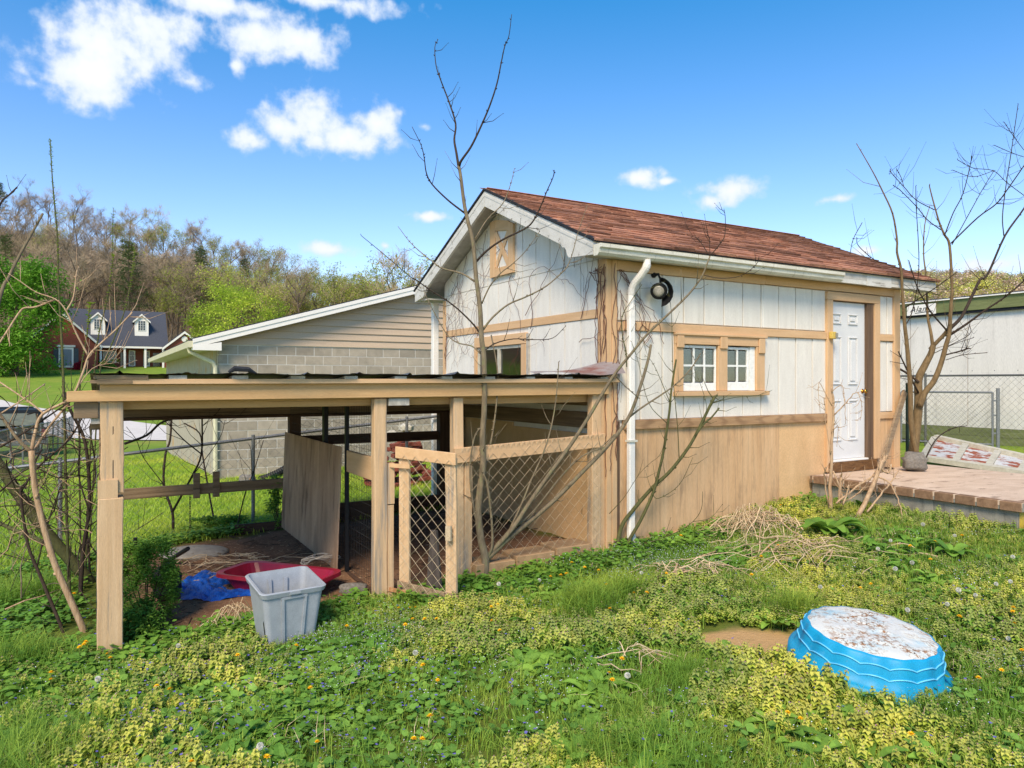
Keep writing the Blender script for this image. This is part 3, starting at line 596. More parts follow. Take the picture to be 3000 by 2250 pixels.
for nm, mt, ar in [('door_trim', 'tan_v', (3.318, 3.43, -.03, .03, -1.14, 1.03)), ('door_trim', 'tan_l', (3.318, 4.40, -.032, .03, 1.032, 1.135)), ('door_trim', 'tan_v', (4.285, 4.402, -.03, .03, -1.02, 1.03)),
                   ('door_jamb', 'jamb', (4.155, 4.283, -.012, .09, -1.10, 1.03)), ('door_jamb', 'jamb', (3.4315, 4.154, .0, .09, 1.0235, 1.031)), ('threshold', 'gwhite', (3.432, 4.152, -.03, .07, -1.02, -.998)), ('rotten_sill', 'thresh', (3.34, 4.30, -.05, .06, -1.15, -1.022))]:
    bx(nm, M[mt], dr, *ar, bevel=.003)
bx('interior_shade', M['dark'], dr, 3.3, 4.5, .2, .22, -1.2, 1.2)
# motion sensor by the door
ms = bx('motion_sensor', M['yellow'], None, 3.335, 3.425, -.085, -.034, .535, .625, bevel=.008); setp(ms, 'small faded yellow motion sensor box on the door trim', 'sensor')
so = MB().box(3.395, 3.43, -.10, -.086, .55, .61); so.build('sensor_lens', M['lens'], ms)
# flood lamp
fl = thing('floodlight', 'black outdoor floodlight with round lens and flared hood', 'floodlight', W(.6, -.05, .9))
hc = Vector(W(.475, -.13, .955)); ax = Vector((-.35, -.85, -.30)).normalized()
MB().lathe(hc-ax*.09, [(.03, 0), (.05, .01), (.075, .07), (.088, .13), (.088, .145), (.078, .147)], 18, ax=ax).build('housing', M['black'], fl, smooth_=True)
MB().lathe(hc+ax*.05, [(.060, 0), (.058, .009), (.042, .015), (.0, .018)], 18, ax=ax).build('lens', M['lens'], fl, smooth_=True)
hd = MB(); q0 = hc+ax*.02
side = ax.cross(Vector((0, 0, 1))).normalized(); upv = side.cross(ax)
def hp(an, rr, f): return hc+ax*f+side*(rr*math.cos(an))+upv*(rr*math.sin(an))
va = []
for i in range(9):
    an = rad(100+i*20); va += [hp(an, .09, -.03), hp(an, .16, .10), hp(an, .085, -.03), hp(an, .154, .10)]
hd.add(va, [f for i in range(8) for f in ((4*i, 4*i+1, 4*i+5, 4*i+4), (4*i+2, 4*i+6, 4*i+7, 4*i+3), (4*i+1, 4*i+3, 4*i+7, 4*i+5))]+[(0, 2, 3, 1), (32, 33, 35, 34)])
hd.build('hood', M['black'], fl)
MB().lathe(Vector(W(.50, .0, 1.13)), [(.03, 0), (.03, .02), (.018, .03), (.012, .09), (0, .092)], 10, ax=(-GV[0], -GV[1], 0)).build('wall_mount', M['black'], fl, smooth_=True)
MB().tube([W(.50, -.08, 1.13), W(.50, -.11, 1.08), hc-ax*.06], .012, 6).build('arm', M['black'], fl)

# ------------------------------------------------------------------ door platform
pf = thing('door_platform', 'low concrete platform edged with bricks outside the shed door', 'platform', W(4.2, -1.2, -1.45))
A0, A1, B0, B1 = 2.98, 5.42, -2.38, -.03
bx('slab', M['slab'], pf, A0+.001, A1, B0+.001, B1, -1.20, -1.155)
bx('base_wall', M['conc'], pf, A0+.05, A1, B0+.05, B1, -1.75, -1.21)
x = B0
while x < B1-.02:
    x1 = min(x+.205, B1); bx('brick', M['edgebrick'], pf, A0-.005, A0+.10, x+.006, x1-.006, -1.245, -1.1535, bevel=.006); x += .21
x = A0+.11
while x < A1:
    x1 = min(x+.205, A1); bx('brick', M['edgebrick'], pf, x+.006, x1-.006, B0-.005, B0+.10, -1.245, -1.1535, bevel=.006); x += .21
mo = MB(); mo.box(A0+.004, A0+.11, B0, B1, -1.238, -1.158); mo.box(A0+.11, A1, B0+.004, B0+.11, -1.238, -1.158); mo.build('mortar', M['conc'], pf)
x = B0+.055
while x < B1-.05:
    x1 = min(x+.40, B1); bx('block', M['conc'], pf, A0+.043, A0+.052, x+.004, x1-.004, -1.62, -1.25, bevel=.004); x += .405
bx('block', pmat('yellow_sprayed_block', lin(206, 172, 60), lin(150, 140, 90), (2, 2, 2), 4, .8, .2), pf, A0+.055, A0+.5, B0+.042, B0+.05, -1.62, -1.25)
# stone and propped plank on the platform
def rock(name, label, c, r, mat, seed, sc=(1, 1, 1), cat='stone', group=None, parent=None):
    rr = np.random.RandomState(seed); import bmesh
    bm = bmesh.new(); bmesh.ops.create_icosphere(bm, subdivisions=3, radius=1)
    ph = rr.rand(6)*6
    for v in bm.verts:
        d = v.co.copy(); q = Vector([math.copysign(abs(x)**.55, x) for x in d]); q = q.normalized()*.45*q.length+d*.4
        k = 1+.12*math.sin(5*d.x+ph[0])*math.sin(4*d.y+ph[1])+.08*math.sin(9*d.z+ph[2])+.05*math.sin(17*d.x+13*d.y+ph[3])
        v.co = Vector((q.x*sc[0], q.y*sc[1], q.z*sc[2]))*r*k
    zmin = min(v.co.z for v in bm.verts); me = bpy.data.meshes.new(name)
    for v in bm.verts: v.co.z -= zmin
    bm.to_mesh(me); bm.free(); me.materials.append(mat); me.polygons.foreach_set('use_smooth', [True]*len(me.polygons))
    o = bpy.data.objects.new(name, me); COL.objects.link(o); o.location = c; return setp(o, label, cat, group)
st = rock('stone', 'rough grey concrete lump sitting on the platform by the door', W(4.52, -.42, -1.157), .145, M['stone'], 4, (1.25, .95, .95))
o = MB().bar(W(3.97, -.30, -1.15), W(4.90, -.06, -.14), .085, .03, up=(GV[0], GV[1], 0)).build('leaning_plank', M['bare_l']); setp(o, 'narrow bare wooden plank propped against the shed corner', 'plank')
MB().tube([W(4.10, -.2, -1.14), W(4.22, -.1, -1.12), W(4.40, -.22, -1.135)], .012, 6).build('stick', M['barkdark']); setp(bpy.data.objects['stick'], 'dark short stick lying at the foot of the door jamb', 'stick')
# ------------------------------------------------------------------ pen (open-fronted animal run built against the shed)
pen = thing('animal_pen', 'tan timber animal pen with tin roof built onto the shed', 'pen', W(-2.3, 1.8, -1.9))
def pb(name, mat, *a, bevel=.004): return bx(name, M[mat], pen, *a, bevel=bevel)
def pw_(name, mat, *a, bevel=.005): return MB().wbox(*a).build(name, M[mat], pen, bevel=bevel)
def gl_(a, b): p = W(a, b, 0); return gz(p[0], p[1])-H
# front posts
up = pw_('post', 'post', -4.592, -4.447, .0, .14, -.80, -.143)
MB().wbox(-4.615, -4.452, -.022, .15, -2.05, -.83).build('post_lower_cladding', M['post'], up, bevel=.006); bx('post_splice', M['post'], up, -4.615, -4.49, -.018, -.001, -.829, -.70)
bx('post_crack', M['black'], up, -4.522, -4.516, -.0015, .02, -.69, -.32)
bx('bracket_block', M['grey_end'], up, -4.655, -4.60, .02, .14, -.30, -.145); bx('bracket_block', M['bare_l'], up, -4.665, -4.60, .16, .30, -.35, -.31)
p2o = pw_('post', 'post', -2.575, -2.462, .0, .09, -2.0, -.145)
bx('post_strip', M['post'], p2o, -2.458, -2.40, -.005, .05, -1.05, -.70); bx('post_strip', M['post'], p2o, -2.458, -2.405, .0, .05, -1.80, -1.06); bx('post_strip', M['post'], p2o, -2.458, -2.39, -.01, .06, -2.0, -1.81)
bx('cap_block', M['grey_end'], p2o, -2.455, -2.27, -.02, .07, -.205, -.146)
pw_('post', 'post', -1.832, -1.735, .0, .09, -1.9, -.145); pw_('post', 'post', -1.73, -1.65, -.002, .05, -1.9, -.70)
pw_('post', 'post', -.30, -.19, .0, .09, -1.85, -.13); pb('post', 'tan_v', -.186, -.13, .01, .09, -1.85, -.10)
# front beam: broken left end, lip board, inner beam
MB().prism([W(a, -.045, z) for a, z in [(-4.80, -.068), (-4.80, -.142), (-.12, -.128), (-.12, -.004), (-4.60, -.022), (-4.60, -.060)]], Vector(W(0, .044, 0))-Vector(W(0, 0, 0))).build('front_beam', M['beam'], pen, bevel=.003)
lip = MB().hexa([W(a, b, z+(.0 if a < -1 else .012)) for z in (-.02, .018) for b in (-.09, .10) for a in (-4.62, -.02)]).build('lip_board', M['tan_l'], pen, bevel=.003)
bx('splinter', M['bare_l'], lip, -4.66, -4.40, -.094, -.03, -.012, .012); bx('splinter', M['bare_l'], lip, -4.64, -4.30, -.1, -.02, .02, .045)
pw_('inner_beam', 'beam', -4.6, -.12, .12, .16, -.205, -.02); pb('beam_end', 'bare_l', -4.76, -4.61, .0, .12, -.26, -.145)
pb('side_beam', 'bare_g', -4.63, -4.59, .17, 3.7, -.30, -.17); pb('side_beam', 'bare_g', -2.55, -2.50, .17, 3.55, -.22, -.12)
bx('side_beam', M['bare_g'], pen, -.2, -.14, .17, 3.7, -.25, -.12)
pb('rear_beam', 'bare_l', -4.6, -.15, 3.58, 3.66, -.43, -.27); pb('rear_beam', 'dark_l', -4.6, -.15, 3.45, 3.575, -.45, -.415)
# rafters laid flat, their grey ends showing above the lip; tin sheets on top
def rz(b): return .045-.30*(b+.1)/3.9
for k in range(11):
    a = -4.60+k*.435; w = .125-.004*k
    MB().hexa([W(aa, b, rz(b)+dz-.028) for dz in (0, .03) for b in (-.085, 3.78) for aa in (a, a+w)]).build('rafter', M['grey_end'], pen)
def tin(a0, a1, seed, lift):
    rr = random.Random(seed); n = int((a1-a0)/.022); mb = MB(); vs = []
    for j in range(9):
        b = -.13+j*(3.95)/8
        for i in range(n+1):
            a = a0+(a1-a0)*i/n; ph = ((a+4.7) % .436)/.436
            rib = .020*max(0, 1-abs(ph-.5)/.05)+.004*max(0, 1-abs(((ph*4) % 1)-.5)/.12)
            sag = -.012*math.sin(ph*math.pi)*0+.003*math.sin(a*5+seed)+(.003*math.sin(a*17+seed*2) if j == 0 else 0)
            vs.append(W(a, b+(.02*math.sin(a*3+seed) if j == 0 else 0), rz(b)+.012+rib+sag+lift))
    for d in (0, -.0015):
        mb.add([(x, y, z+d) for x, y, z in vs], [(j*(n+1)+i, j*(n+1)+i+1, (j+1)*(n+1)+i+1, (j+1)*(n+1)+i) if d == 0 else (j*(n+1)+i, (j+1)*(n+1)+i, (j+1)*(n+1)+i+1, j*(n+1)+i+1) for j in range(8) for i in range(n)])
    return mb.build('tin_sheet', M['tin'], pen)
for k, (a0, a1) in enumerate([(-4.66, -3.70), (-3.73, -2.78), (-2.81, -1.86), (-1.89, -.95), (-.98, -.11)]): tin(a0, a1, k+1, .002*k)
# curled flashing sheet where the tin meets the shed corner
mb = MB(); vs = []
for i in range(19):
    t = i/18; a = -1.05+1.08*t
    for j in range(5):
        s = j/4; b = .02-.14*(1-s)+.02*math.sin(6*t); z = .075+.005*math.sin(9*t)+s*(.01+.13*t**1.3)+.012*math.sin(7*t+2*s)
        vs.append(W(a, b, z))
for d in (0, .002): mb.add([(x, y-d, z) for x, y, z in vs], [(i*5+j, i*5+j+1, (i+1)*5+j+1, (i+1)*5+j) for i in range(18) for j in range(4)])
mb.build('curled_flashing', M['tinred'], pen, smooth_=True)
mb = MB(); mb.tube([W(-3.76, -.12, .07), W(-3.72, -.13, .098), W(-3.62, -.13, .092), W(-3.56, -.12, .06)], [.012, .022, .02, .008], 6); mb.build('crumpled_tin', M['felt'], pen)
# rear posts and rails
pb('rear_post', 'bare_l', -4.6, -4.48, 3.57, 3.68, -2.2, -.43); pb('rear_post', 'dark_v', -2.50, -2.36, 3.44, 3.565, -2.0, -.43); pb('rear_post', 'dark_v', -.42, -.27, 3.44, 3.565, -1.95, -.43)
pb('rear_post', 'dark_v', -.22, -.16, 3.2, 3.3, -1.9, -.4)
rl = pw_('rear_rail', 'bare_l', -4.47, -2.52, 3.53, 3.57, -1.36, -1.235)
pk = lambda a0, a1, t: bx('picket', M['bare_l'], rl, a0, a1, 3.49, 3.527, -1.40, t, bevel=.003)
pk(-3.62, -3.545, -1.10); pk(-3.40, -3.325, -1.095)
pb('rear_rail', 'dark_l', -2.35, -.42, 3.50, 3.55, -.825, -.70)
pb('base_board', 'dark_l', -3.15, -2.5, 3.46, 3.50, -1.95, -1.76); pb('base_board', 'dark_l', -2.35, -.42, 3.46, 3.50, -1.9, -1.60); 
# partition: rail, steel uprights, welded wire
pb('partition_rail', 'tan_g', -2.53, -2.49, .10, .95, -.87, -.665); pb('steel_upright', 'black', -2.535, -2.50, .955, 1.0, -1.85, -.22); pb('steel_upright', 'black', -2.535, -2.49, 1.72, 1.80, -1.85, -.2)
pb('partition_rail', 'dark_l', -2.53, -2.49, .1, 3.4, -1.98, -1.84)
def grid(mb, org, eu, ev, lu, lv, su, sv_, r):
    org, eu, ev = Vector(org), Vector(eu), Vector(ev)
    u = 0.0
    while u <= lu+1e-6: mb.tube([org+eu*u, org+eu*u+ev*lv], r, 3, cap=False); u += su
    v = 0.0
    while v <= lv+1e-6: mb.tube([org+ev*v, org+ev*v+eu*lu], r, 3, cap=False); v += sv_
g3 = Vector((GV[0], GV[1], 0)); l3 = Vector((LV[0], LV[1], 0)); z3 = Vector((0, 0, 1))
mb = MB(); grid(mb, W(-2.48, .1, -1.92), g3, z3, 3.4, 1.72, .05, .10, .0017); mb.build('welded_wire', M['wire_dark'], pen)
def chain(mb, org, eu, lu, z0f, z1f, pitch, r):
    n = max(1, int(lu/pitch))
    for i in range(n):
        zb, zt = z0f(i*pitch), z1f(i*pitch); m = int((zt-zb)/pitch); pts = []
        for j in range(m+1):
            s = (i+((j+i) % 2))*pitch; pts.append(Vector(org)+Vector(eu)*s+Vector((0, 0, zb+j*pitch)))
        if len(pts) > 1: mb.tube(pts, r, 3, cap=False)
mb = MB(); o0 = Vector(W(-2.36, 3.60, 0)); o0.z = H; chain(mb, o0, l3, 1.95, lambda s: -1.9, lambda s: -.45, .058, .0022); mb.build('chain_link_mesh', M['wire_dark'], pen)
mb = MB(); o0 = Vector(W(-4.62, .12, 0)); o0.z = H; chain(mb, o0, g3, 3.4, lambda s: -1.95, lambda s: -.75, .06, .0024); mb.build('chain_link_mesh', M['galv_dark'], pen)
# front panel right of the gate
fp = MB().hexa([W(a, b, z+(.075 if a > -1 else 0)) for z in (-.735, -.60) for b in (-.035, .0) for a in (-1.84, -.16)]).build('front_rail', M['tan_l'], pen, bevel=.003)
mb = MB(); o0 = Vector(W(-1.80, -.042, 0)); o0.z = H; chain(mb, o0, l3, 1.62, lambda s: -1.80, lambda s: -.63+.045*s, .057, .0019); mb.build('chain_link_mesh', M['wire_tan'], pen)
mb = MB()
for i in range(28):
    a = -1.78+i*.057; zz = -.63+.045*(a+1.8); p = [W(a, -.044, zz), W(a+.012, -.048, zz+.03), W(a+.03, -.048, zz+.035), W(a+.04, -.046, zz+.01)]; mb.tube(p, .0024, 3)
mb.build('wire_ties', M['wire_tan'], pen)
for k, (a0, b0, w) in enumerate([(-1.66, -.10, .42), (-1.22, -.07, .44), (-.76, -.05, .44)]):
    pz = gl_(a0+.2, b0); bx('kerb_block', pmat('tan_dusty_block%d' % k, lin(176, 144, 108), lin(150, 120, 88), (3, 3, 3), 4, .9, .2), pen, a0, a0+w-.012, b0, b0+.30, -1.9, -1.655+.02*k, bevel=.006)
# gate, swung open towards the lawn
gate = thing('pen_gate', 'open tan wooden gate with chain link mesh hinged on the pen post', 'gate', (0, 0, 0))
gp0 = Vector(W(-2.39, -.03, 0)); gd = Vector((.565, -.30, 0)).normalized(); gn = Vector((-gd.y, gd.x, 0))
gate.location = (gp0.x, gp0.y, H-1.9); WL[gate] = Vector(gate.location)
def GF(s, t, z): p = gp0+gd*s+gn*t; return (p.x, p.y, z+H)
def gb(name, mat, *a): return bx(name, M[mat], gate, *a, fr=GF, bevel=.004)
MB().wbox(.02, .125, 0, .03, -1.75, -.60, fr=GF).build('stile', M['post'], gate, bevel=.004); MB().wbox(.50, .605, 0, .03, -1.80, -.63, fr=GF).build('stile', M['post'], gate, bevel=.004)
MB().hexa([GF(s, t, z-(.0 if s < .3 else .03)) for z in (-.655, -.555) for t in (-.024, -.001) for s in (.0, .61)]).build('gate_rail', M['tan_l'], gate, bevel=.004)
MB().hexa([GF(s, t, z-(.0 if s < .3 else .045)) for z in (-1.80, -1.70) for t in (-.024, -.001) for s in (.02, .63)]).build('gate_rail', M['bare_l'], gate, bevel=.004)
mb = MB(); o0 = gp0.copy(); o0 += gd*.05-gn*.030; o0.z = H; chain(mb, o0, gd, .56, lambda s: -1.80-.04*s, lambda s: -.60-.03*s, .056, .0021); mb.build('chain_link_mesh', M['wire_tan'], gate)
hg = MB(); hg.box(-.10, .16, -.034, -.026, -.735, -.700, fr=GF); hg.build('hinge_strap', M['tan_l'], gate)
hg = MB(); hg.box(-.12, .12, -.034, -.026, -1.80, -1.765, fr=GF); hg.build('hinge_strap', pmat('rusty_painted_strap', lin(196, 160, 116), lin(150, 84, 54), (6, 6, 6), 3, .8, .2), gate)
MB().box(.53, .58, -.05, -.026, -1.30, -1.18, fr=GF).build('latch', M['wire_tan'], gate)
# a charcoal plank leaning inside the gate, the plywood sheet, a chain on the rail
o = MB().hexa([GF(s+(.10 if z > -1.5 else 0), t+(.05 if z > -1.5 else .12), z) for z in (-1.88, -1.26) for t in (.02, .045) for s in ((.20, .37) if z < -1.5 else (.20, .26))]).build('charcoal_plank', M['greyplank'])
setp(o, 'split charcoal grey plank standing behind the gate mesh', 'plank')
pw = MB().hexa([W(a, b, z) for z, aa in ((-1.83, -2.60), (-.635, -2.555)) for b in (1.0, 3.42) for a in (aa-.012, aa)])
setp(pw.build('plywood_sheet', M['ply_grey'], bevel=.003), 'stained bare plywood sheet standing on edge along the pen partition', 'plywood')
ch = thing('hanging_chain', 'dark chain hanging from the pale rear rail of the pen', 'chain', W(-3.66, 3.46, -1.78))
for i in range(15):
    z = -1.36-.028*i; p = Vector(W(-3.66, 3.46, z)); e = l3 if i % 2 else g3; pts = [p+e*(.009*math.cos(t))+z3*(.018*math.sin(t)) for t in np.linspace(0, 2*math.pi, 9)]
    MB().tube(pts, .0035, 4, cap=False).build('chain_link', M['wire_dark'], ch)
# the porch post behind the shed's far eave
o = bx('porch_post', M['gwhite'], None, -.145, -.055, 4.30, 4.39, -1.95, 1.24, bevel=.006); setp(o, 'slim white porch post standing under the shed eave', 'post')

# ------------------------------------------------------------------ garage (same grid of streets, behind the pen)
gar = thing('garage', 'concrete block garage with beige vinyl siding in its gable', 'garage', W(1.5, 14, -2.1))
GA, GB = -2.41, 10.39
rdg = 3.55; wid = 2*(rdg-GA)
core = MB(); core.box(GA+.05, GA+wid, GB+.005, GB+.25, -2.3, .80); core.box(GA+.012, GA+.2, GB+.26, GB+13, -2.5, .80)
core.build('mortar_core', M['mortar'], gar)
bh, bw = .2032, .4064
bmesh_src = MB().box(0, bw-.014, 0, .035, 0, bh-.014, fr=lambda a, b, z: tuple(l3*a+g3*b+z3*z)).build('concrete_block', M['block'], None, loc=(0, 0, 0))
half_src = MB().box(0, bw/2-.014, 0, .035, 0, bh-.014, fr=lambda a, b, z: tuple(l3*a+g3*b+z3*z)).build('concrete_block', M['block'], None, loc=(0, 0, 0))
nb = 0
for r_ in range(15):
    z = .785-bh*(r_+1); x = GA+.0
    seq = ([half_src] if r_ % 2 else [])+[bmesh_src]*15
    for q in seq:
        ww = bw if q is bmesh_src else bw/2
        if x > GA+6.2: break
        p = Vector(W(x, GB, z)); c = share(q, 'concrete_block', p, (0, 0, 0), gar); c.location = p-WL[gar]+g3*R.uniform(-.002, .002); nb += 1; x += ww
for o in (bmesh_src, half_src): bpy.data.objects.remove(o)
bx('side_wall', M['block_paint'], gar, GA-.008, GA+.0115, GB+.26, GB+13, -2.5, .80)
# lap siding up the gable
zl = .79; k = 0; ep = .158
while zl < 2.5:
    h = ep; q = lambda z: max(0, (z-.80)/.292)      # distance from corner along the slope
    a0 = GA-.02+max(0, (zl-.86)/.285); a1 = 2*rdg-a0
    at = GA-.02+max(0, (zl+h-.86)/.285)
    if zl+h > .78+.287*(rdg-GA+.5): break
    aR = min(a1, GA+6.6); sp = max(a0, GA+R.uniform(2.2, 5.0))
    for s0, s1, d in ((a0, sp, 0), (sp, aR, .0012)):
        if s1-s0 < .05: continue
        MB().add([W(s0, GB-.022-d, zl), W(s1, GB-.022-d, zl), W(s1, GB+.008, zl+h+.01), W(max(s0, at if s0 == a0 else s0), GB+.008, zl+h+.01), W(s0, GB+.02, zl), W(s1, GB+.02, zl)], [(0, 1, 2, 3), (0, 4, 5, 1)]).build('lap_siding', M['siding'], gar)
    zl += ep
rf = MB(); rise = .287
rf_pts = lambda f: [(f(GA-.50), .82), (f(rdg), .82+rise*(rdg-GA+.5)), (f(rdg), .90+rise*(rdg-GA+.5)), (f(GA-.50), .90)]
for f in (lambda x: x, lambda x: 2*rdg-x):
    rf.prism([W(a, GB-.28, z) for a, z in rf_pts(f)], Vector(W(0, 13.5, 0))-Vector(W(0, 0, 0)))
groof = rf.build('roof', M['felt'], gar)
for f in (lambda x: x, lambda x: 2*rdg-x):
    MB().prism([W(f(a), GB-.31, z) for a, z in [(GA-.52, .87), (rdg, .87+rise*(rdg-GA+.52)), (rdg, .69+rise*(rdg-GA+.52)), (GA-.52, .69)]], Vector(W(0, .028, 0))-Vector(W(0, 0, 0))).build('rake_board', M['gwhite'], groof)
    MB().prism([W(f(a), GB-.325, z) for a, z in [(GA-.52, .87), (rdg, .87+rise*(rdg-GA+.52)), (rdg, .79+rise*(rdg-GA+.52)), (GA-.52, .79)]], Vector(W(0, .014, 0))-Vector(W(0, 0, 0))).build('rake_fillet', M['gwhite'], groof)
MB().prism([W(a, GB-.312, z) for a, z in [(GA-.52, .72), (GA+.03, .82), (GA+.03, .645), (GA-.52, .645)]], Vector(W(0, .30, 0))-Vector(W(0, 0, 0))).build('eave_return', M['gwhite'], groof)
bx('eave_soffit', M['gsoffit'], groof, GA-.50, GA-.01, GB-.005, GB+13, .70, .72)
bx('gutter', M['gsoffit'], groof, GA-.60, GA-.51, GB-.30, GB+13.2, .70, .83)
mb = MB(); mb.tube([W(GA-.56, GB+.05, .71), W(GA-.54, GB+.05, .62), W(GA-.10, GB-.06, .40), W(GA-.06, GB-.06, .30), W(GA-.06, GB-.06, -2.1)], .045, 8); mb.build('downspout', M['gsoffit'], gar)

# ------------------------------------------------------------------ clutter behind the rear fence
for k, (u, v, r, sc) in enumerate([(722, 1402, .13, (1.3, .9, .8)), (738, 1400, .10, (1, 1, .8))]):
    g = ground(u, v+18); rock('broken_block', ['grey broken concrete lump lying by the garage wall', 'brownish broken brick lump lying by the garage wall'][k], g, r, M['stone'] if k == 0 else M['edgebrick'], 10+k, sc, 'rubble')
mb = MB(); pts = [Vector(W(-1.75+.9*t, 9.4+.25*t, -2.0+.12*t+.28*t*t)) for t in np.linspace(0, 1, 40)]
mb.tube(pts, [.085 if i % 2 else .07 for i in range(40)], 10); o = mb.build('drain_pipe', M['black']); setp(o, 'black corrugated drain pipe lying by the garage wall', 'pipe')
bp_ = thing('brick_pile', 'heap of old red bricks behind the rear fence', 'brick pile', (0, 0, 0)); bc = Vector(W(.15, 6.3, 0)); bp_.location = (bc.x, bc.y, gz(bc.x, bc.y)); WL[bp_] = Vector(bp_.location)
bs_ = MB().hexa([(x, y, z) for z in (0, .06) for y in (-.05, .05) for x in (-.1, .1)]).build('brick', M['redbrick'], None, loc=(0, 0, 0))
for k in range(95):
    lay = int(10*(R.random()**1.6)); rr_ = .62-.05*lay; x, y = R.uniform(-rr_, rr_), R.uniform(-rr_*.6, rr_*.6)
    c = share(bs_, 'brick', (0, 0, 0), (R.uniform(-.25, .25), R.uniform(-.25, .25), ROTS+R.uniform(-.5, .5)), bp_); c.location = l3*x+g3*y+z3*(.02+lay*.085)
bpy.data.objects.remove(bs_)
for k, (x, z) in enumerate(((.05, .93), (-.22, .86))):
    p = bc+l3*x; rock('pale_block', ['cream square block on top of the red brick heap', 'small cream block lying on the red brick heap'][k], (p.x, p.y, gz(p.x, p.y)+z), .13-.03*k, M['pallet'], 20+k, (1.2, .9, .7), 'block')
# ------------------------------------------------------------------ chain link fences
def fence(name, label, pts, ht, mat, wire, pitch, rr=.021, postr=.024, r=.0022, step=2.4, wmat=None):
    # pts: (x, y) line on the ground; the top follows the ground at height ht(s)
    p0, p1 = Vector((*pts[0], 0)), Vector((*pts[1], 0)); d = (p1-p0); Ln = d.length; d.normalize()
    t = thing(name, label, 'fence', (p0.x, p0.y, gz(p0.x, p0.y)))
    gzf = lambda s: gz(p0.x+d.x*s, p0.y+d.y*s)
    n = max(1, round(Ln/step))
    for i in range(n+1):
        s = Ln*i/n; q = p0+d*s; MB().tube([(q.x, q.y, gzf(s)-.1), (q.x, q.y, ht(s)+.05)], postr, 8).build('fence_post', M[mat], t)
    m = 14; MB().tube([(p0.x+d.x*Ln*i/m, p0.y+d.y*Ln*i/m, ht(Ln*i/m)) for i in range(m+1)], rr, 8).build('top_rail', M[mat], t)
    mb = MB(); chain(mb, (p0.x, p0.y, 0), d, Ln, lambda s: gzf(s)+.02, lambda s: ht(s), pitch, r); mb.build('chain_link_mesh', M[wire], t); return t
a0, a1 = -7.2, 1.6; q0, q1 = W(a0, 4.25, 0), W(a1, 4.25, 0)
fence('chain_link_fence', 'galvanised chain link fence running close behind the pen', (q0[:2], q1[:2]), lambda s: H-.55+.0877*((a0+s)+.355), 'galv', 'galv', .06, r=.002)
fence('chain_link_fence', 'grey chain link fence beside the parked truck and driveway', ((-10.9, 15.2), (-23.2, 38.0)), lambda s: gz(-10.9-.475*s, 15.2+.88*s)+1.2, 'galv', 'galv_dark', .09, r=.003)
rf0, rf1 = (7.3, 17.0), (9.75, 12.7)
fence('chain_link_fence', 'tall chain link fence along the white trailer', (rf0, rf1), lambda s: H+.12, 'galv_dark', 'galv_dark', .065, r=.0026)
# low gate panel leaning on that fence, and a dark green metal stake
lg = thing('chain_link_gate', 'low chain link gate panel standing before the trailer fence', 'gate', P(2780, 1316, 13.6))
gA, gB = P(2640, 1148, 14.2), P(2908, 1151, 13.25); gA.z = gB.z = H-.2; dn = Vector((0, 0, -1.0)); dd = (gB-gA); gl = dd.length; dd.normalize()
MB().tube([gA, gB], .02, 8).build('top_rail', M['galv'], lg); MB().tube([gB, gB+dn], .02, 8).build('stile', M['galv'], lg); MB().tube([gA, gA+dn], .02, 8).build('stile', M['galv'], lg); MB().tube([gA+dn*.96, gB+dn*.96], .018, 8).build('bottom_rail', M['galv'], lg)
mb = MB(); chain(mb, (gA.x, gA.y, 0), dd, gl, lambda s: H-1.16, lambda s: H-.21, .06, .0024); mb.build('chain_link_mesh', M['galv_dark'], lg)
gp_ = P(2924, 1142, 13.2); MB().tube([(gp_.x, gp_.y, gz(gp_.x, gp_.y)-.1), (gp_.x, gp_.y, H-.12)], .032, 8).build('gate_post', M['galv'], lg)
for zz in (-.35, -.62, -.95): MB().bar(gB+Vector((0, 0, zz+.2)), Vector((gp_.x, gp_.y, H+zz)), .03, .03).build('latch', M['galv'], lg)
ms_ = P(2658, 1122, 12.0); o = MB().tube([(ms_.x, ms_.y, gz(ms_.x, ms_.y)-.1), (ms_.x, ms_.y, ms_.z)], .028, 6).build('metal_stake', pmat('dark_green_stake', lin(36, 52, 44), lin(26, 38, 34), (4, 4, 4), 4, .6, .05)); setp(o, 'dark green metal stake standing behind the olive tree trunk', 'stake')

# ------------------------------------------------------------------ white trailer
T0 = np.array([8.62, 16.0])
def TF(s, d, z): p = T0-GV*s+LV*d; return (p[0], p[1], z+H)
tr = thing('trailer', 'long white panelled trailer with mossy green fascia', 'trailer', TF(2, 1.6, -1.3))
bx('body', M['trail'], tr, -7, 5.5, .03, 3.4, -.93, 1.40, fr=TF)
s = -7.0
while s < 5.4: bx('wall_panel', M['trail'], tr, s+.012, s+1.2, .008, .03, -.93, 1.40, fr=TF); s += 1.204
for j, (z0, z1) in enumerate(((1.45, 1.525), (1.527, 1.60), (1.602, 1.70))):
    bx('fascia_board', M['trailgreen'], tr, -7.1, 5.6, -.10+.012*j, .0, z0, z1, fr=TF)
bx('drip_edge', M['felt'], tr, -7.1, 5.6, -.07, .03, 1.395, 1.449, fr=TF); bx('roof_edge', M['gwhite'], tr, -7.1, 5.6, -.12, .3, 1.701, 1.725, fr=TF)
MB().prism([TF(-7.1, x, z) for x, z in [(.0, 1.70), (1.7, 1.95), (3.5, 1.70)]], Vector(TF(5.6, 0, 0))-Vector(TF(-7.1, 0, 0))).build('roof', M['felt'], tr)
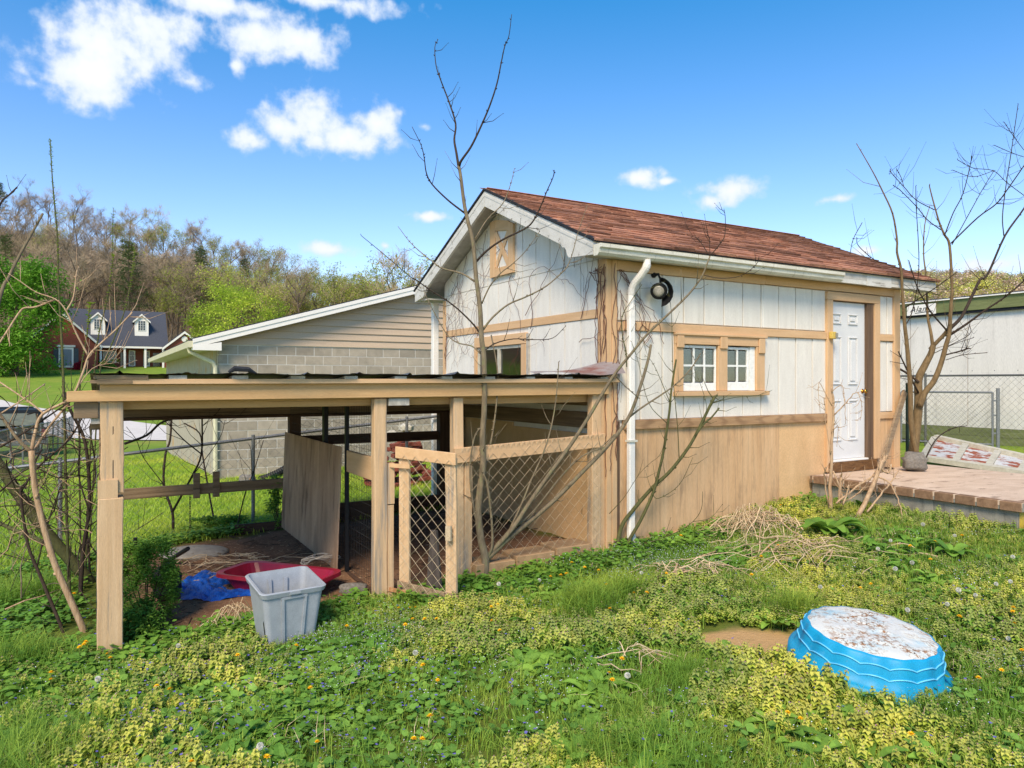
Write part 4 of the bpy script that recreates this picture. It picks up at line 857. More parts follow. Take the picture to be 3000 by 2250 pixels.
bx('skirt_board', M['trailgreen'], tr, -7, 5.5, .0, .03, -1.10, -.935, fr=TF); bx('skirt_board', M['trailgreen'], tr, -7, 5.5, .003, .03, -1.26, -1.105, fr=TF); bx('underside_shade', M['dark'], tr, -7, 5.5, .3, 3.2, -1.5, -.935, fr=TF)
for k in range(12):
    mb = MB(); mb.lathe(TF(-1.0+.42*k, .012, .22), [(.009, 0), (.009, .006), (0, .008)], 8, ax=(-LV[0], -LV[1], 0)); mb.build('bolt', M['galv_dark'], tr)
# painted board on the fascia
sg = thing('name_board', 'small white board with handwritten name on the green fascia', 'sign', TF(.55, -.12, 1.44))
bx('board', M['gwhite'], sg, .24, .86, -.135, -.118, 1.435, 1.655, fr=TF)
ft = bpy.data.curves.new('lettering', 'FONT'); ft.body = 'Alan'; ft.size = .17; ft.extrude = .002; ft.shear = .35; ft.space_character = 1.15
to = bpy.data.objects.new('lettering', ft); COL.objects.link(to); bpy.context.view_layer.update()
dg = bpy.context.evaluated_depsgraph_get(); tm = bpy.data.meshes.new_from_object(to.evaluated_get(dg)); bpy.data.objects.remove(to)
vs = [Vector(TF(.31+v.co.x, -.138-v.co.z, 1.505+v.co.y)) for v in tm.vertices]
lt = MB().add(vs, [tuple(p.vertices) for p in tm.polygons]); lt.build('lettering', M['black'], sg)
MB().bar(TF(.42, -.138, 1.475), TF(.80, -.138, 1.50), .004, .012).build('underline', M['black'], sg)

# ------------------------------------------------------------------ old panel lying behind the platform
TL, TR, BL, BR = P(2740, 1280, 12.6), P(3095, 1358, 11.2), P(2695, 1340, 11.0), P(3060, 1392, 9.9)
pn = thing('slatted_panel', 'old slatted wooden panel with peeling red and white sheet', 'panel', (BL.x, BL.y, gz(BL.x, BL.y)))
nrm = (TR-TL).cross(BL-TL).normalized()
if nrm.z < 0: nrm = -nrm
q = [TL, TR, BR, BL]; MB().prism([p-nrm*.05 for p in q], nrm*.012).build('sheet', M['peel'], pn)
lerp2 = lambda s, t: (TL.lerp(TR, s)).lerp(BL.lerp(BR, s), t)
MB().bar(lerp2(0, 0), lerp2(1, 0), .14, .07, up=nrm).build('frame_rail', M['pallet'], pn); MB().bar(lerp2(0, 1), lerp2(1, 1), .17, .07, up=nrm).build('frame_rail', M['pallet'], pn)
for s in (.0, .28, .55, .80): MB().bar(lerp2(s, .06), lerp2(s+.02, .94), .09, .05, up=nrm).build('slat', M['pallet'], pn)
MB().bar(BL+Vector((.1, -.25, -.14)), BR+Vector((.0, -.25, -.14)), .10, .08).build('loose_rail', M['pallet'], pn)
cb_ = P(3015, 1412, 9.7); o = MB().lathe((cb_.x+.1, cb_.y, gz(cb_.x, cb_.y)), [(.16, 0), (.2, .2), (.19, .22), (.17, .22), (.14, .05), (0, .05)], 16).build('black_bucket', M['black']); setp(o, 'black plastic tub beside the old slatted panel', 'tub')

# ------------------------------------------------------------------ pickup with camper cap
tg = Vector((-17.6, 25.5)); tz = gz(tg.x, tg.y); th = rad(36)
def KF(x, y, z): return (tg.x+x*math.cos(th)-y*math.sin(th), tg.y+x*math.sin(th)+y*math.cos(th), tz+z)
tk = thing('pickup_truck', 'dark pickup truck with camper cap parked by the drive', 'truck', KF(0, 2.4, 0))
def kbox(name, mat, x0, x1, y0, y1, z0, z1, par=tk, bev=.05, top=None, yt=(0, 0)):
    tp = top or 0
    return MB().hexa([KF(x+(tp if x < 0 else -tp)*k, y+(yt[0] if y == y0 else yt[1])*k, z) for k, z in ((0, z0), (1, z1)) for y in (y0, y1) for x in (x0, x1)]).build(name, M[mat], par, bevel=bev)
kbox('body', 'truck', -.95, .95, 0, 5.2, .45, 1.05); kbox('camper_cap', 'truck', -.9, .9, .02, 2.1, 1.06, 1.68, top=.12, yt=(.15, 0), bev=.08); kbox('cab', 'truck', -.88, .88, 2.15, 3.7, 1.06, 1.72, top=.16, yt=(.1, -.5), bev=.08)
rw = MB().hexa([KF(x*(1-.1*k), .0+.115*k-(.005 if y == 0 else -.01), z) for k, z in ((0, 1.13), (1, 1.56)) for y in (0, 1) for x in (-.68, .68)]).build('rear_window', pmat('daylight_tint_glass', lin(128, 130, 116), lin(96, 100, 92), (1, 1, 4), 3, .3, 0), tk, bevel=.02)  # grey-green colour paints in the light seen through the cap window
kbox('tailgate', 'truck', -.74, .74, -.03, -.001, .62, 1.02, bev=.01); kbox('bumper', 'galv', -.92, .92, -.14, -.001, .42, .58, bev=.02)
for x in (-.92, .77):
    kbox('tail_light', 'redplastic', x, x+.15, -.02, .1, .65, .98, bev=.01)
MB().box(-.02, .06, -.036, -.031, .86, .93, fr=KF).build('badge', M['gwhite'], tk)
for x in (-.86, .62):
    for y in (.95, 4.2):
        w = MB(); c = Vector(KF(x+.12, y, .36)); w.lathe(c-Vector((math.cos(th), math.sin(th), 0))*.12, [(.2, 0), (.35, .02), (.37, .06), (.37, .18), (.35, .22), (.2, .24)], 20, ax=(math.cos(th), math.sin(th), 0)); wo = w.build('wheel', M['black'], tk)
        w = MB(); w.lathe(c-Vector((math.cos(th), math.sin(th), 0))*.125, [(.19, 0), (.19, .25)], 14, ax=(math.cos(th), math.sin(th), 0)); w.build('rim', M['galv'], wo)

# ------------------------------------------------------------------ brick house across the valley
HO = np.array([(287-CX)/F*96, 96.0]); hz0 = (HY-1080)/F*96
def HF(p, q, z): x = HO+LV*p+GV*q; return (x[0], x[1], z+hz0+H)
ho = thing('brick_house', 'red brick house with slate blue roof and two white dormers', 'house', HF(5, 4, -.3))
def hb(name, mat, *a, par=ho): return bx(name, M[mat], par, *a, fr=HF)
HW = 8.1
hb('wall', 'redbrick', -8.1, 0, -1.2, 9, -1.2, 3.0); hb('wall', 'redbrick', 0, HW, 2.2, 9, -1.2, 3.0); hb('wall', 'redbrick', HW, HW+4.8, -.6, 9, -1.2, 2.9)
MB().prism([HF(p, -1.2, z) for p, z in [(-8.1, 3.0), (0, 3.0), (-4.0, 7.0)]], Vector(HF(0, 1, 0))*0+Vector(HF(0, .4, 0))-Vector(HF(0, 0, 0))).build('gable_wall', M['redbrick'], ho)
MB().prism([HF(p, -.6, z) for p, z in [(HW, 2.9), (HW+4.8, 2.9), (HW+2.4, 5.1)]], Vector(HF(0, .4, 0))-Vector(HF(0, 0, 0))).build('gable_wall', M['redbrick'], ho)
hr = MB(); hr.prism([HF(-4, q, z) for q, z in [(-.4, 2.95), (-.4, 3.1), (5.2, 8.35), (10.2, 3.1), (10.2, 2.95), (5.2, 8.1)]], Vector(HF(HW+.4, 0, 0))-Vector(HF(-4, 0, 0))); hro = hr.build('roof', M['blueroof'], ho)
def groof_(pc, hw, zr, ze, q0, q1):
    for s in (-1, 1):
        MB().prism([HF(pc+s*x, q0, z) for x, z in [(0, zr+.25), (hw+.45, ze-.02), (hw+.45, ze-.2), (0, zr+.05)]], Vector(HF(0, q1-q0, 0))-Vector(HF(0, 0, 0))).build('roof_slope', M['blueroof'], hro)
        MB().prism([HF(pc+s*x, q0-.06, z) for x, z in [(0, zr+.2), (hw+.45, ze-.05), (hw+.45, ze-.38), (0, zr-.12)]], Vector(HF(0, .055, 0))-Vector(HF(0, 0, 0))).build('rake_trim', M['gwhite'], hro)
groof_(-4.0, 4.0, 7.0, 3.05, -1.5, 5.2); groof_(HW+2.4, 2.4, 5.1, 2.95, -.9, 6)
hb('porch_fascia', 'gwhite', .35, HW-.3, -.5, -.38, 2.8, 3.05); hb('porch_floor', 'conc', 0, HW, -.3, 2.2, -.6, -.05); hb('porch_base', 'redbrick', 0, HW, -.45, -.3, -1.2, .0)
for p in (.2, 3.0, 5.5, HW-.4): hb('porch_column', 'gwhite', p, p+.25, -.35, -.1, -.04, 2.8)
def hwin(p0, p1, z0, z1, q, par=ho, nx=2, nz=3):
    w = hb('window', 'gwhite', p0, p1, q-.08, q, z0, z1, par=par)
    cw = (p1-p0-.2)/nx; rh = (z1-z0-.2)/nz
    for i in range(nx):
        for j in range(nz): hb('pane', 'darkglass', p0+.1+i*cw+.03, p0+.1+(i+1)*cw-.03, q-.10, q-.081, z0+.1+j*rh+.03, z0+.1+(j+1)*rh-.03, par=w)
    return w
hwin(.6, 2.2, .9, 2.5, 2.2); hwin(3.7, 4.5, .4, 2.6, 2.2, nx=1); hwin(5.5, 6.3, .4, 2.6, 2.2, nx=1); hb('front_door', 'darkglass', 6.7, 7.6, 2.12, 2.2, 0, 2.3)
hb('front_door', 'darkglass', 2.7, 3.4, 2.12, 2.2, 0, 2.3)
lw = hb('window', 'gwhite', -4.4, -2.75, -1.3, -1.2, .1, 2.7); hb('blind', 'curtain', -4.2, -2.95, -1.33, -1.301, .35, 2.45, par=lw); hb('shutter', 'shutter', -2.7, -2.2, -1.28, -1.2, .15, 2.6); hb('shutter', 'shutter', -4.95, -4.45, -1.28, -1.2, .15, 2.6)
hb('window_head', 'gwhite', -4.6, -2.55, -1.36, -1.2, 2.75, 3.0); hb('window_head', 'gwhite', HW+1.2, HW+3.0, -.7, -.6, 2.3, 2.6)
MB().lathe(HF(HW+2.4, -.6, 4.2), [(.4, 0), (.4, .1), (.28, .12), (0, .12)], 16, ax=(-GV[0], -GV[1], 0)).build('round_vent', M['gwhite'], ho)
for pc in (.0, 5.25):
    d = hb('dormer', 'gwhite', pc-.85, pc+.85, 1.2, 3.6, 4.2, 6.6, par=hro)
    MB().prism([HF(pc+x, 1.2, z) for x, z in [(-.85, 6.6), (.85, 6.6), (0, 7.4)]], Vector(HF(0, 3.2, 0))-Vector(HF(0, 0, 0))).build('dormer_gable', M['gwhite'], d)
    for s in (-1, 1): MB().prism([HF(pc+s*x, 1.0, z) for x, z in [(0, 7.65), (1.1, 6.58), (1.1, 6.42), (0, 7.45)]], Vector(HF(0, 3.6, 0))-Vector(HF(0, 0, 0))).build('dormer_roof', M['blueroof'], d); MB().prism([HF(pc+s*x, .94, z) for x, z in [(0, 7.63), (1.1, 6.56), (1.1, 6.36), (0, 7.39)]], Vector(HF(0, .05, 0))-Vector(HF(0, 0, 0))).build('dormer_trim', M['gwhite'], d)
    w = hb('dormer_window', 'gwhite', pc-.5, pc+.5, 1.14, 1.2, 5.3, 6.7, par=d)
    w.parent = hro; w.name = 'window'
    for i in range(3):
        for j in range(4): hb('pane', 'darkglass', pc-.45+i*.3+.03, pc-.45+i*.3+.27, 1.12, 1.139, 5.36+j*.33+.02, 5.36+j*.33+.31, par=w)
# ------------------------------------------------------------------ bare trees and shrubs traced as real limbs
def spline(pts, sub=4):
    pts = [Vector(p) for p in pts]; out = []
    q = [pts[0]*2-pts[1]]+pts+[pts[-1]*2-pts[-2]]
    for i in range(1, len(q)-2):
        for k in range(sub):
            t = k/sub; a, b, c, d = q[i-1], q[i], q[i+1], q[i+2]
            out.append(.5*((2*b)+(c-a)*t+(2*a-5*b+4*c-d)*t*t+(3*b-a-3*c+d)*t**3))
    return out+[pts[-1]]
def limb(par, name, uv, Y0, dY, r0, r1, mat, sides=7, buds=0, twigs=0, tl=.25, rnd=R, rough=.0):
    n = len(uv); pts = [P(u, v, Y0+dY*(i/(n-1))) for i, (u, v) in enumerate(uv)]
    pts = spline(pts, 4); m = len(pts)
    rs = [r0+(r1-r0)*(i/(m-1))**.8 for i in range(m)]
    if rough: pts = [pts[0]]+[p+Vector((rnd.uniform(-1, 1), rnd.uniform(-1, 1), rnd.uniform(-1, 1)))*rough for p in pts[1:]]
    mb = MB(); mb.tube(pts, rs, sides)
    for k in range(buds):
        i = rnd.randrange(m//3, m); p = pts[i]; t = (pts[min(i+1, m-1)]-pts[i-1]).normalized(); d = (t.cross(Vector((rnd.uniform(-1, 1), rnd.uniform(-1, 1), rnd.uniform(-1, 1)))).normalized()+t*.8).normalized()
        mb.tube([p, p+d*(rs[i]+.008), p+d*(rs[i]+.018)], [rs[i]*.6+.001, rs[i]*.6+.002, .0006], 4)
    for k in range(twigs):
        i = rnd.randrange(m//4, m-1); p = pts[i]; t = (pts[i+1]-pts[i-1]).normalized(); d = (t*.7+t.cross(Vector((rnd.uniform(-1, 1), rnd.uniform(-1, 1), rnd.uniform(-1, 1)))).normalized()).normalized(); l = tl*rnd.uniform(.4, 1.2)
        q = [p, p+d*l*.5, p+d*l+Vector((0, 0, l*.25))]; mb.tube(q, [min(.005, rs[i]*.5), .0028, .0012], 4)
        if buds: mb.tube([q[2], q[2]+d*.012], [.003, .001], 4)
    return mb.build(name, M[mat], par, smooth_=True)
# --- the sapling growing before the pen gate
g0 = ground(1419, 1700); YT = g0.y
sap = thing('bare_sapling', 'bare young tree with forked leaders growing before the pen front', 'tree', g0)
tk_ = [(1417, 1705), (1422, 1640), (1409, 1579), (1401, 1500), (1408, 1422), (1415, 1363), (1413, 1285), (1419, 1187), (1418, 1050), (1411, 995), (1406, 900), (1394, 805), (1386, 710), (1369, 642), (1359, 591), (1350, 519), (1344, 485)]
limb(sap, 'trunk', tk_, YT, .05, .040, .014, 'bark', 10, 0, 10, .2)
B = [([(1344, 490), (1337, 447), (1331, 409), (1335, 363), (1316, 300), (1295, 245), (1278, 194), (1274, 139), (1283, 116)], .06, .30, .017, .003, 'barkdark', 16, 5),
     ([(1345, 488), (1352, 470), (1380, 430), (1407, 375), (1434, 312), (1456, 245), (1468, 186), (1479, 135), (1491, 105), (1499, 42)], .05, -.35, .017, .003, 'barkdark', 14, 0),
     ([(1361, 624), (1312, 586), (1266, 540), (1249, 506), (1243, 464), (1234, 426), (1207, 371)], .05, -.3, .012, .003, 'barkdark', 8, 0),
     ([(1394, 767), (1428, 733), (1473, 702), (1534, 672), (1561, 649), (1584, 604), (1603, 558), (1620, 520), (1624, 498)], .05, -.35, .015, .004, 'barkdark', 12, 0),
     ([(1392, 700), (1428, 642), (1473, 596), (1496, 539), (1507, 494)], .05, .35, .010, .003, 'bark', 8, 0),
     ([(1390, 824), (1352, 801), (1295, 786), (1268, 767), (1234, 740), (1200, 708), (1166, 663)], .05, .3, .013, .003, 'bark', 6, 1),
     ([(1414, 987), (1382, 945), (1325, 892), (1261, 850), (1219, 820), (1200, 809), (1126, 746), (1058, 690)], .05, -.3, .012, .002, 'barkdark', 6, 1),
     ([(1407, 1035), (1382, 1014), (1340, 1004), (1310, 980), (1276, 923), (1246, 862), (1242, 842)], .05, .2, .010, .003, 'bark', 4, 2),
     ([(1415, 966), (1443, 930), (1489, 892), (1542, 869), (1599, 839), (1652, 793), (1667, 771), (1682, 725), (1694, 679), (1720, 602)], .05, .25, .014, .003, 'bark', 12, 3),
     ([(1411, 890), (1435, 839), (1466, 801), (1504, 771), (1542, 733), (1580, 679)], .05, -.2, .010, .002, 'bark', 8, 2),
     ([(1418, 1028), (1451, 1006), (1504, 993), (1561, 995), (1618, 991), (1656, 957)], .05, -.25, .009, .002, 'barkdark', 4, 2),
     ([(1402, 1530), (1393, 1515), (1381, 1442), (1377, 1363), (1389, 1285), (1405, 1254)], .02, -.12, .016, .008, 'bark', 2, 2),
     ([(1424, 1640), (1442, 1600), (1440, 1520), (1428, 1422), (1414, 1385)], .02, -.1, .018, .012, 'bark', 0, 2),
     ([(1414, 1390), (1426, 1350), (1440, 1285), (1454, 1187), (1458, 1089), (1439, 981)], .03, .15, .014, .008, 'bark', 3, 2),
     ([(1424, 1640), (1487, 1579), (1546, 1532), (1624, 1465), (1702, 1387), (1781, 1305), (1840, 1226), (1871, 1148), (1898, 1058), (1907, 1010)], .02, .35, .036, .016, 'bark', 2, 5),
     ([(1428, 1630), (1499, 1551), (1546, 1481), (1605, 1395), (1663, 1316), (1722, 1226), (1761, 1160), (1800, 1097), (1850, 1035), (1899, 976), (1967, 912), (2021, 858), (2057, 808), (2080, 750)], .03, -.15, .032, .008, 'bark', 3, 4),
     ([(1838, 1226), (1879, 1195), (1938, 1156), (1977, 1128), (2021, 1084), (2053, 1035)], .33, .1, .014, .006, 'bark', 3, 4),
     ([(1450, 1610), (1479, 1579), (1526, 1481), (1558, 1402), (1593, 1324), (1616, 1246), (1630, 1160), (1637, 1060)], .02, .25, .016, .006, 'bark', 3, 3),
     ([(1487, 1560), (1560, 1500), (1640, 1400), (1700, 1340), (1760, 1310), (1800, 1272)], .04, .1, .013, .006, 'bark', 2, 2),
     ([(2080, 752), (2045, 700), (2015, 690)], -.12, .1, .005, .002, 'barkdark', 2, 0), ([(2080, 750), (2105, 720), (2123, 690), (2125, 640), (2121, 612)], -.12, -.1, .006, .002, 'barkdark', 4, 0),
     ([(2062, 806), (2110, 815), (2170, 808), (2215, 775), (2224, 750)], -.1, -.15, .005, .002, 'barkdark', 2, 0), ([(2080, 752), (2078, 700), (2074, 688)], -.12, 0, .004, .002, 'barkdark', 1, 0),
     ([(1800, 1098), (1830, 1130), (1870, 1165)], .0, .2, .007, .005, 'bark', 0, 0)]
for uv, y0, dy, r0, r1, mt, bd, tw in B: limb(sap, 'branch', uv, YT+y0, dy, r0*.78, max(.0025, r1*.8), mt, 7, bd+4, tw+3, .22)
# --- green stemmed shrub at the shed corner
g1 = ground(1815, 1612); YS = g1.y-.06
shb = thing('green_stemmed_shrub', 'pruned shrub with bare green stems by the downspout', 'shrub', g1)
for uv, y0, dy, r0, r1, tw in [([(1806, 1625), (1820, 1545), (1859, 1489), (1914, 1426), (1961, 1383), (2008, 1324), (2039, 1273), (2085, 1179), (2096, 1161)], 0, .35, .030, .018, 8),
                               ([(2036, 1278), (2062, 1242), (2085, 1222), (2107, 1195)], .25, .05, .014, .011, 2),
                               ([(1830, 1620), (1845, 1580), (1879, 1520), (1914, 1442), (1930, 1383), (1945, 1316), (1961, 1207), (1965, 1160), (1972, 1107), (1981, 1053)], .02, .2, .026, .012, 9),
                               ([(1910, 1446), (1930, 1460), (1990, 1420), (2030, 1340)], .05, -.1, .006, .003, 1), ([(1954, 1240), (1900, 1180), (1870, 1060), (1850, 1000)], .12, -.2, .006, .002, 2),
                               ([(1963, 1180), (1930, 1100), (1910, 1060), (1890, 1040)], .14, .1, .006, .002, 2), ([(2060, 1250), (2070, 1190), (2050, 1120), (2030, 1075)], .3, -.1, .005, .002, 2),
                               ([(1990, 1350), (1985, 1250), (1972, 1107), (1967, 917), (1953, 831)], .25, -.1, .007, .003, 3), ([(1825, 994), (1822, 930), (1850, 880), (1881, 833)], .1, -.05, .007, .004, 1),
                               ([(1836, 1075), (1834, 1030), (1825, 994)], .1, 0, .008, .007, 0), ([(2085, 1182), (2150, 1165), (2220, 1158), (2262, 1143)], .33, .1, .005, .002, 1),
                               ([(1822, 1610), (1900, 1590), (1980, 1560), (2030, 1528), (2055, 1490), (2058, 1440)], -.02, -.15, .007, .003, 1), ([(2030, 1528), (2080, 1518), (2115, 1480)], -.15, .05, .005, .002, 0),
                               ([(1785, 1505), (1830, 1455), (1880, 1380), (1940, 1330)], -.02, -.1, .005, .002, 1)]:
    limb(shb, 'stem', uv, YS+y0, dy, r0*.78, r1*.78, 'barkgreen', 7, 4, tw+2, .22)
# --- olive-barked tree behind the platform
YR = 9.9; gr = P(2680, 1362, YR); gr.z = gz(gr.x, gr.y)
ol = thing('olive_barked_tree', 'leafless tree with smooth olive tan bark behind the platform', 'tree', gr)
K = [([(2670, 1425), (2672, 1359), (2681, 1282), (2691, 1186), (2691, 1113), (2710, 1070), (2727, 1037), (2734, 1012)], 0, .1, .085, .045, 'trunk', 0, 2),
     ([(2702, 1425), (2695, 1362), (2681, 1311), (2669, 1234), (2667, 1137), (2661, 1055), (2656, 1001), (2651, 956), (2647, 901), (2643, 851), (2640, 790), (2628, 740), (2628, 702), (2615, 626), (2586, 561), (2557, 503), (2509, 420)], -.12, -.5, .062, .006, 'stem', 10, 6),
     ([(2694, 1190), (2710, 1150), (2736, 1116), (2757, 1064), (2772, 1010), (2781, 977), (2784, 928), (2788, 874), (2789, 843), (2782, 720), (2767, 688), (2753, 655), (2738, 604), (2724, 550), (2724, 540)], -.02, -.3, .066, .006, 'stem', 12, 6),
     ([(2733, 1016), (2727, 974), (2718, 928), (2716, 874), (2712, 800), (2706, 745), (2709, 660), (2725, 600)], .1, .4, .036, .005, 'stem', 8, 4),
     ([(2733, 1014), (2763, 983), (2781, 960)], .1, -.1, .04, .03, 'stem', 0, 0),
     ([(2785, 980), (2835, 947), (2889, 907), (2943, 871), (2998, 824), (3060, 760)], -.1, -.6, .026, .008, 'branch', 3, 5),
     ([(2784, 962), (2817, 928), (2849, 865), (2871, 820), (2894, 803), (2944, 691), (2999, 612), (3040, 540)], -.1, .5, .036, .012, 'branch', 4, 8),
     ([(2779, 974), (2727, 914), (2701, 869), (2687, 842), (2662, 762)], -.1, -.6, .018, .008, 'branch', 2, 3),
     ([(2650, 958), (2670, 920), (2684, 860), (2692, 780), (2690, 700), (2684, 604), (2683, 545)], -.3, -.3, .012, .004, 'branch', 6, 3),
     ([(2647, 905), (2700, 870), (2745, 840), (2800, 800)], -.3, -.5, .014, .006, 'branch', 2, 2),
     ([(2767, 690), (2793, 623), (2821, 568), (2843, 481), (2846, 456)], -.3, -.2, .012, .004, 'branch', 6, 3),
     ([(2789, 717), (2843, 619), (2879, 554), (2912, 500)], -.25, .2, .010, .004, 'branch', 4, 5),
     ([(2786, 713), (2865, 637), (2919, 597), (2955, 550), (3005, 478)], -.25, -.4, .014, .008, 'branch', 2, 7),
     ([(2941, 691), (2937, 633), (2948, 539), (2962, 449), (2973, 373), (2983, 304)], .3, .1, .012, .004, 'branch', 10, 4),
     ([(2756, 673), (2717, 644), (2684, 604), (2637, 557), (2619, 545)], -.28, -.2, .010, .003, 'branch', 4, 2),
     ([(2738, 615), (2684, 586), (2648, 547), (2612, 507), (2608, 495)], -.29, .2, .009, .003, 'branch', 4, 2),
     ([(2648, 547), (2640, 520), (2626, 494)], -.1, .1, .006, .003, 'branch', 3, 0),
     ([(3010, 580), (2950, 535), (2910, 500), (2850, 492), (2805, 468)], .6, .3, .008, .003, 'branch', 6, 3), ([(2912, 500), (2850, 518), (2790, 498)], .5, .2, .006, .003, 'branch', 4, 1),
     ([(3000, 460), (2965, 448), (2912, 425)], .5, .2, .006, .003, 'branch', 4, 0), ([(3000, 440), (2970, 400), (2942, 358)], .5, .1, .006, .003, 'branch', 3, 0),
     ([(2640, 790), (2600, 775), (2560, 760), (2515, 720), (2510, 695)], -.4, -.3, .008, .003, 'branch', 2, 1), ([(2490, 745), (2500, 700), (2526, 652)], -.6, .1, .006, .003, 'branch', 2, 1),
     ([(2770, 1018), (2840, 980), (2840, 950)], -.1, .2, .008, .004, 'branch', 0, 3), ([(2769, 1040), (2815, 1028), (2838, 1020)], -.1, -.2, .014, .012, 'branch', 0, 0),
     ([(2770, 1055), (2820, 1040), (2893, 1033)], -.1, -.3, .007, .003, 'branch', 0, 1), ([(2690, 1150), (2665, 1100), (2632, 1030)], 0, -.3, .022, .012, 'branch', 0, 2),
     ([(2692, 1120), (2660, 1095), (2634, 1080)], 0, .2, .024, .018, 'branch', 0, 0), ([(2700, 1370), (2740, 1290), (2790, 1255), (2830, 1248)], -.05, .3, .016, .006, 'branch', 0, 2), ([(2726, 1040), (2790, 1010), (2850, 990)], .1, .3, .008, .003, 'branch', 1, 2)]
for uv, y0, dy, r0, r1, nm, bd, tw in K: limb(ol, nm, uv, YR+y0, dy, r0*(.9 if nm == 'trunk' else .68), max(.0045, r1*.8), 'barkolive' if nm != 'branch' else 'barkdark', 9 if nm != 'branch' else 6, bd+3, tw+3, .4)
# --- tangle at the left end of the pen
lfs = [('mossy_tree', 'thick mossy trunk leaning across the left fence', 'barkgreen', ground(262, 1700), [([(262, 1705), (217, 1652), (147, 1571), (71, 1473), (0, 1365), (-80, 1260)], .1, -.4, .045, .036, 2), ([(215, 1650), (130, 1590), (60, 1560), (0, 1533), (-50, 1510)], .05, .3, .02, .016, 3), ([(150, 1575), (120, 1500), (60, 1441)], 0, .2, .015, .01, 2)]),
       ('peeling_shrub', 'dead shrub with peeling tan bark forking beside the pen beam', 'barkpeel', ground(246, 1845), [([(246, 1850), (206, 1756), (163, 1658), (130, 1549), (103, 1430), (92, 1321)], 0, -.25, .026, .020, 2),
            ([(92, 1325), (49, 1283), (0, 1213), (-40, 1170)], -.25, -.3, .013, .008, 1), ([(92, 1323), (103, 1267), (125, 1213), (206, 1167), (240, 1100), (260, 1043), (293, 1008), (340, 965), (388, 915)], -.25, .2, .013, .005, 4),
            ([(94, 1330), (115, 1295), (152, 1240), (206, 1175)], -.25, .3, .011, .007, 1), ([(260, 1045), (225, 980), (195, 913), (163, 877), (106, 856), (60, 825), (24, 801)], -.1, -.2, .007, .003, 3), ([(195, 910), (215, 870), (224, 800), (232, 783)], -.15, .2, .006, .003, 1),
            ([(163, 877), (106, 899), (73, 902), (57, 915), (27, 961), (0, 1003), (-30, 1050)], -.15, -.2, .007, .006, 2), ([(130, 1213), (85, 1177), (0, 1120), (-30, 1100)], -.2, .1, .007, .005, 2), ([(0, 1213), (60, 1175), (110, 1140), (132, 1124)], -.3, .3, .006, .004, 1), ([(206, 1170), (270, 1080), (345, 1062)], -.1, .2, .005, .002, 3)]),
       ('dark_thicket', 'dark tangled thicket stems crowding the left pen post', 'barkdark', ground(190, 1862), [([(190, 1865), (119, 1690), (81, 1593), (60, 1441), (75, 1425)], 0, .1, .015, .009, 3),
            ([(235, 1760), (245, 1600), (262, 1480), (250, 1300), (205, 1200), (190, 1150)], .3, .2, .020, .012, 6), ([(0, 1310), (90, 1255), (170, 1200), (225, 1165)], -.2, .3, .008, .005, 3), ([(60, 1441), (110, 1370), (200, 1290), (250, 1210), (290, 1180)], .1, .4, .010, .005, 5),
            ([(265, 1700), (255, 1500), (280, 1390), (262, 1250)], .25, .1, .012, .006, 5), ([(100, 1700), (150, 1500), (200, 1400), (270, 1350)], .2, .2, .010, .004, 5), ([(20, 1620), (80, 1480), (160, 1390), (250, 1340)], .2, .3, .008, .003, 5),
            ([(0, 1440), (90, 1370), (170, 1400), (260, 1390)], .2, .3, .008, .003, 4), ([(150, 1660), (170, 1540), (130, 1400), (140, 1300)], .3, .3, .008, .003, 5), ([(215, 1650), (180, 1520), (150, 1440), (100, 1400)], .3, .3, .009, .003, 5), ([(262, 1500), (230, 1390), (235, 1290), (225, 1220)], .3, .1, .007, .003, 4)])]
YL = 5.35
for nm, lb, mt, g, ls in lfs:
    t = thing(nm, lb, 'shrub', g)
    for uv, y0, dy, r0, r1, tw in ls:
        fs = g.y/5.4
        if uv[0][1] > 1600: y0 = ground(*uv[0]).y-g.y; uv = [(uv[0][0]+4, uv[0][1]+45)]+uv
        limb(t, 'stem', uv, g.y+y0, dy, r0*fs, r1*fs, mt, 7, 3, tw*3, .30)
# loose tangle of fine dead twigs between the stems
rr = random.Random(88); tt = thing('twig_tangle', 'tangle of fine dead twigs crowding the left end of the pen', 'shrub', ground(150, 1800))
for k in range(130):
    u, v = rr.uniform(-30, 285), rr.triangular(1130, 1800, 1420); yy = rr.uniform(5.7, 6.9); q = P(u, v, yy); d = Vector((rr.gauss(0, .7), rr.gauss(0, .5), rr.gauss(.25, .6))).normalized(); l = rr.uniform(.3, 1.0); pts = [q-d*l*.5]
    for i in range(6): d = (d+Vector((rr.gauss(0, .22), rr.gauss(0, .22), rr.gauss(-.03, .2)))).normalized(); pts.append(pts[-1]+d*l/6)
    if min(p.z-gz(p.x, p.y) for p in pts) < .02: continue
    w = rr.uniform(.0025, .007); MB().tube(pts, [w*(1-.12*i) for i in range(7)], 4).build('twig', M[rr.choice(('barkdark', 'barkdark', 'barkpeel', 'bark'))], tt)
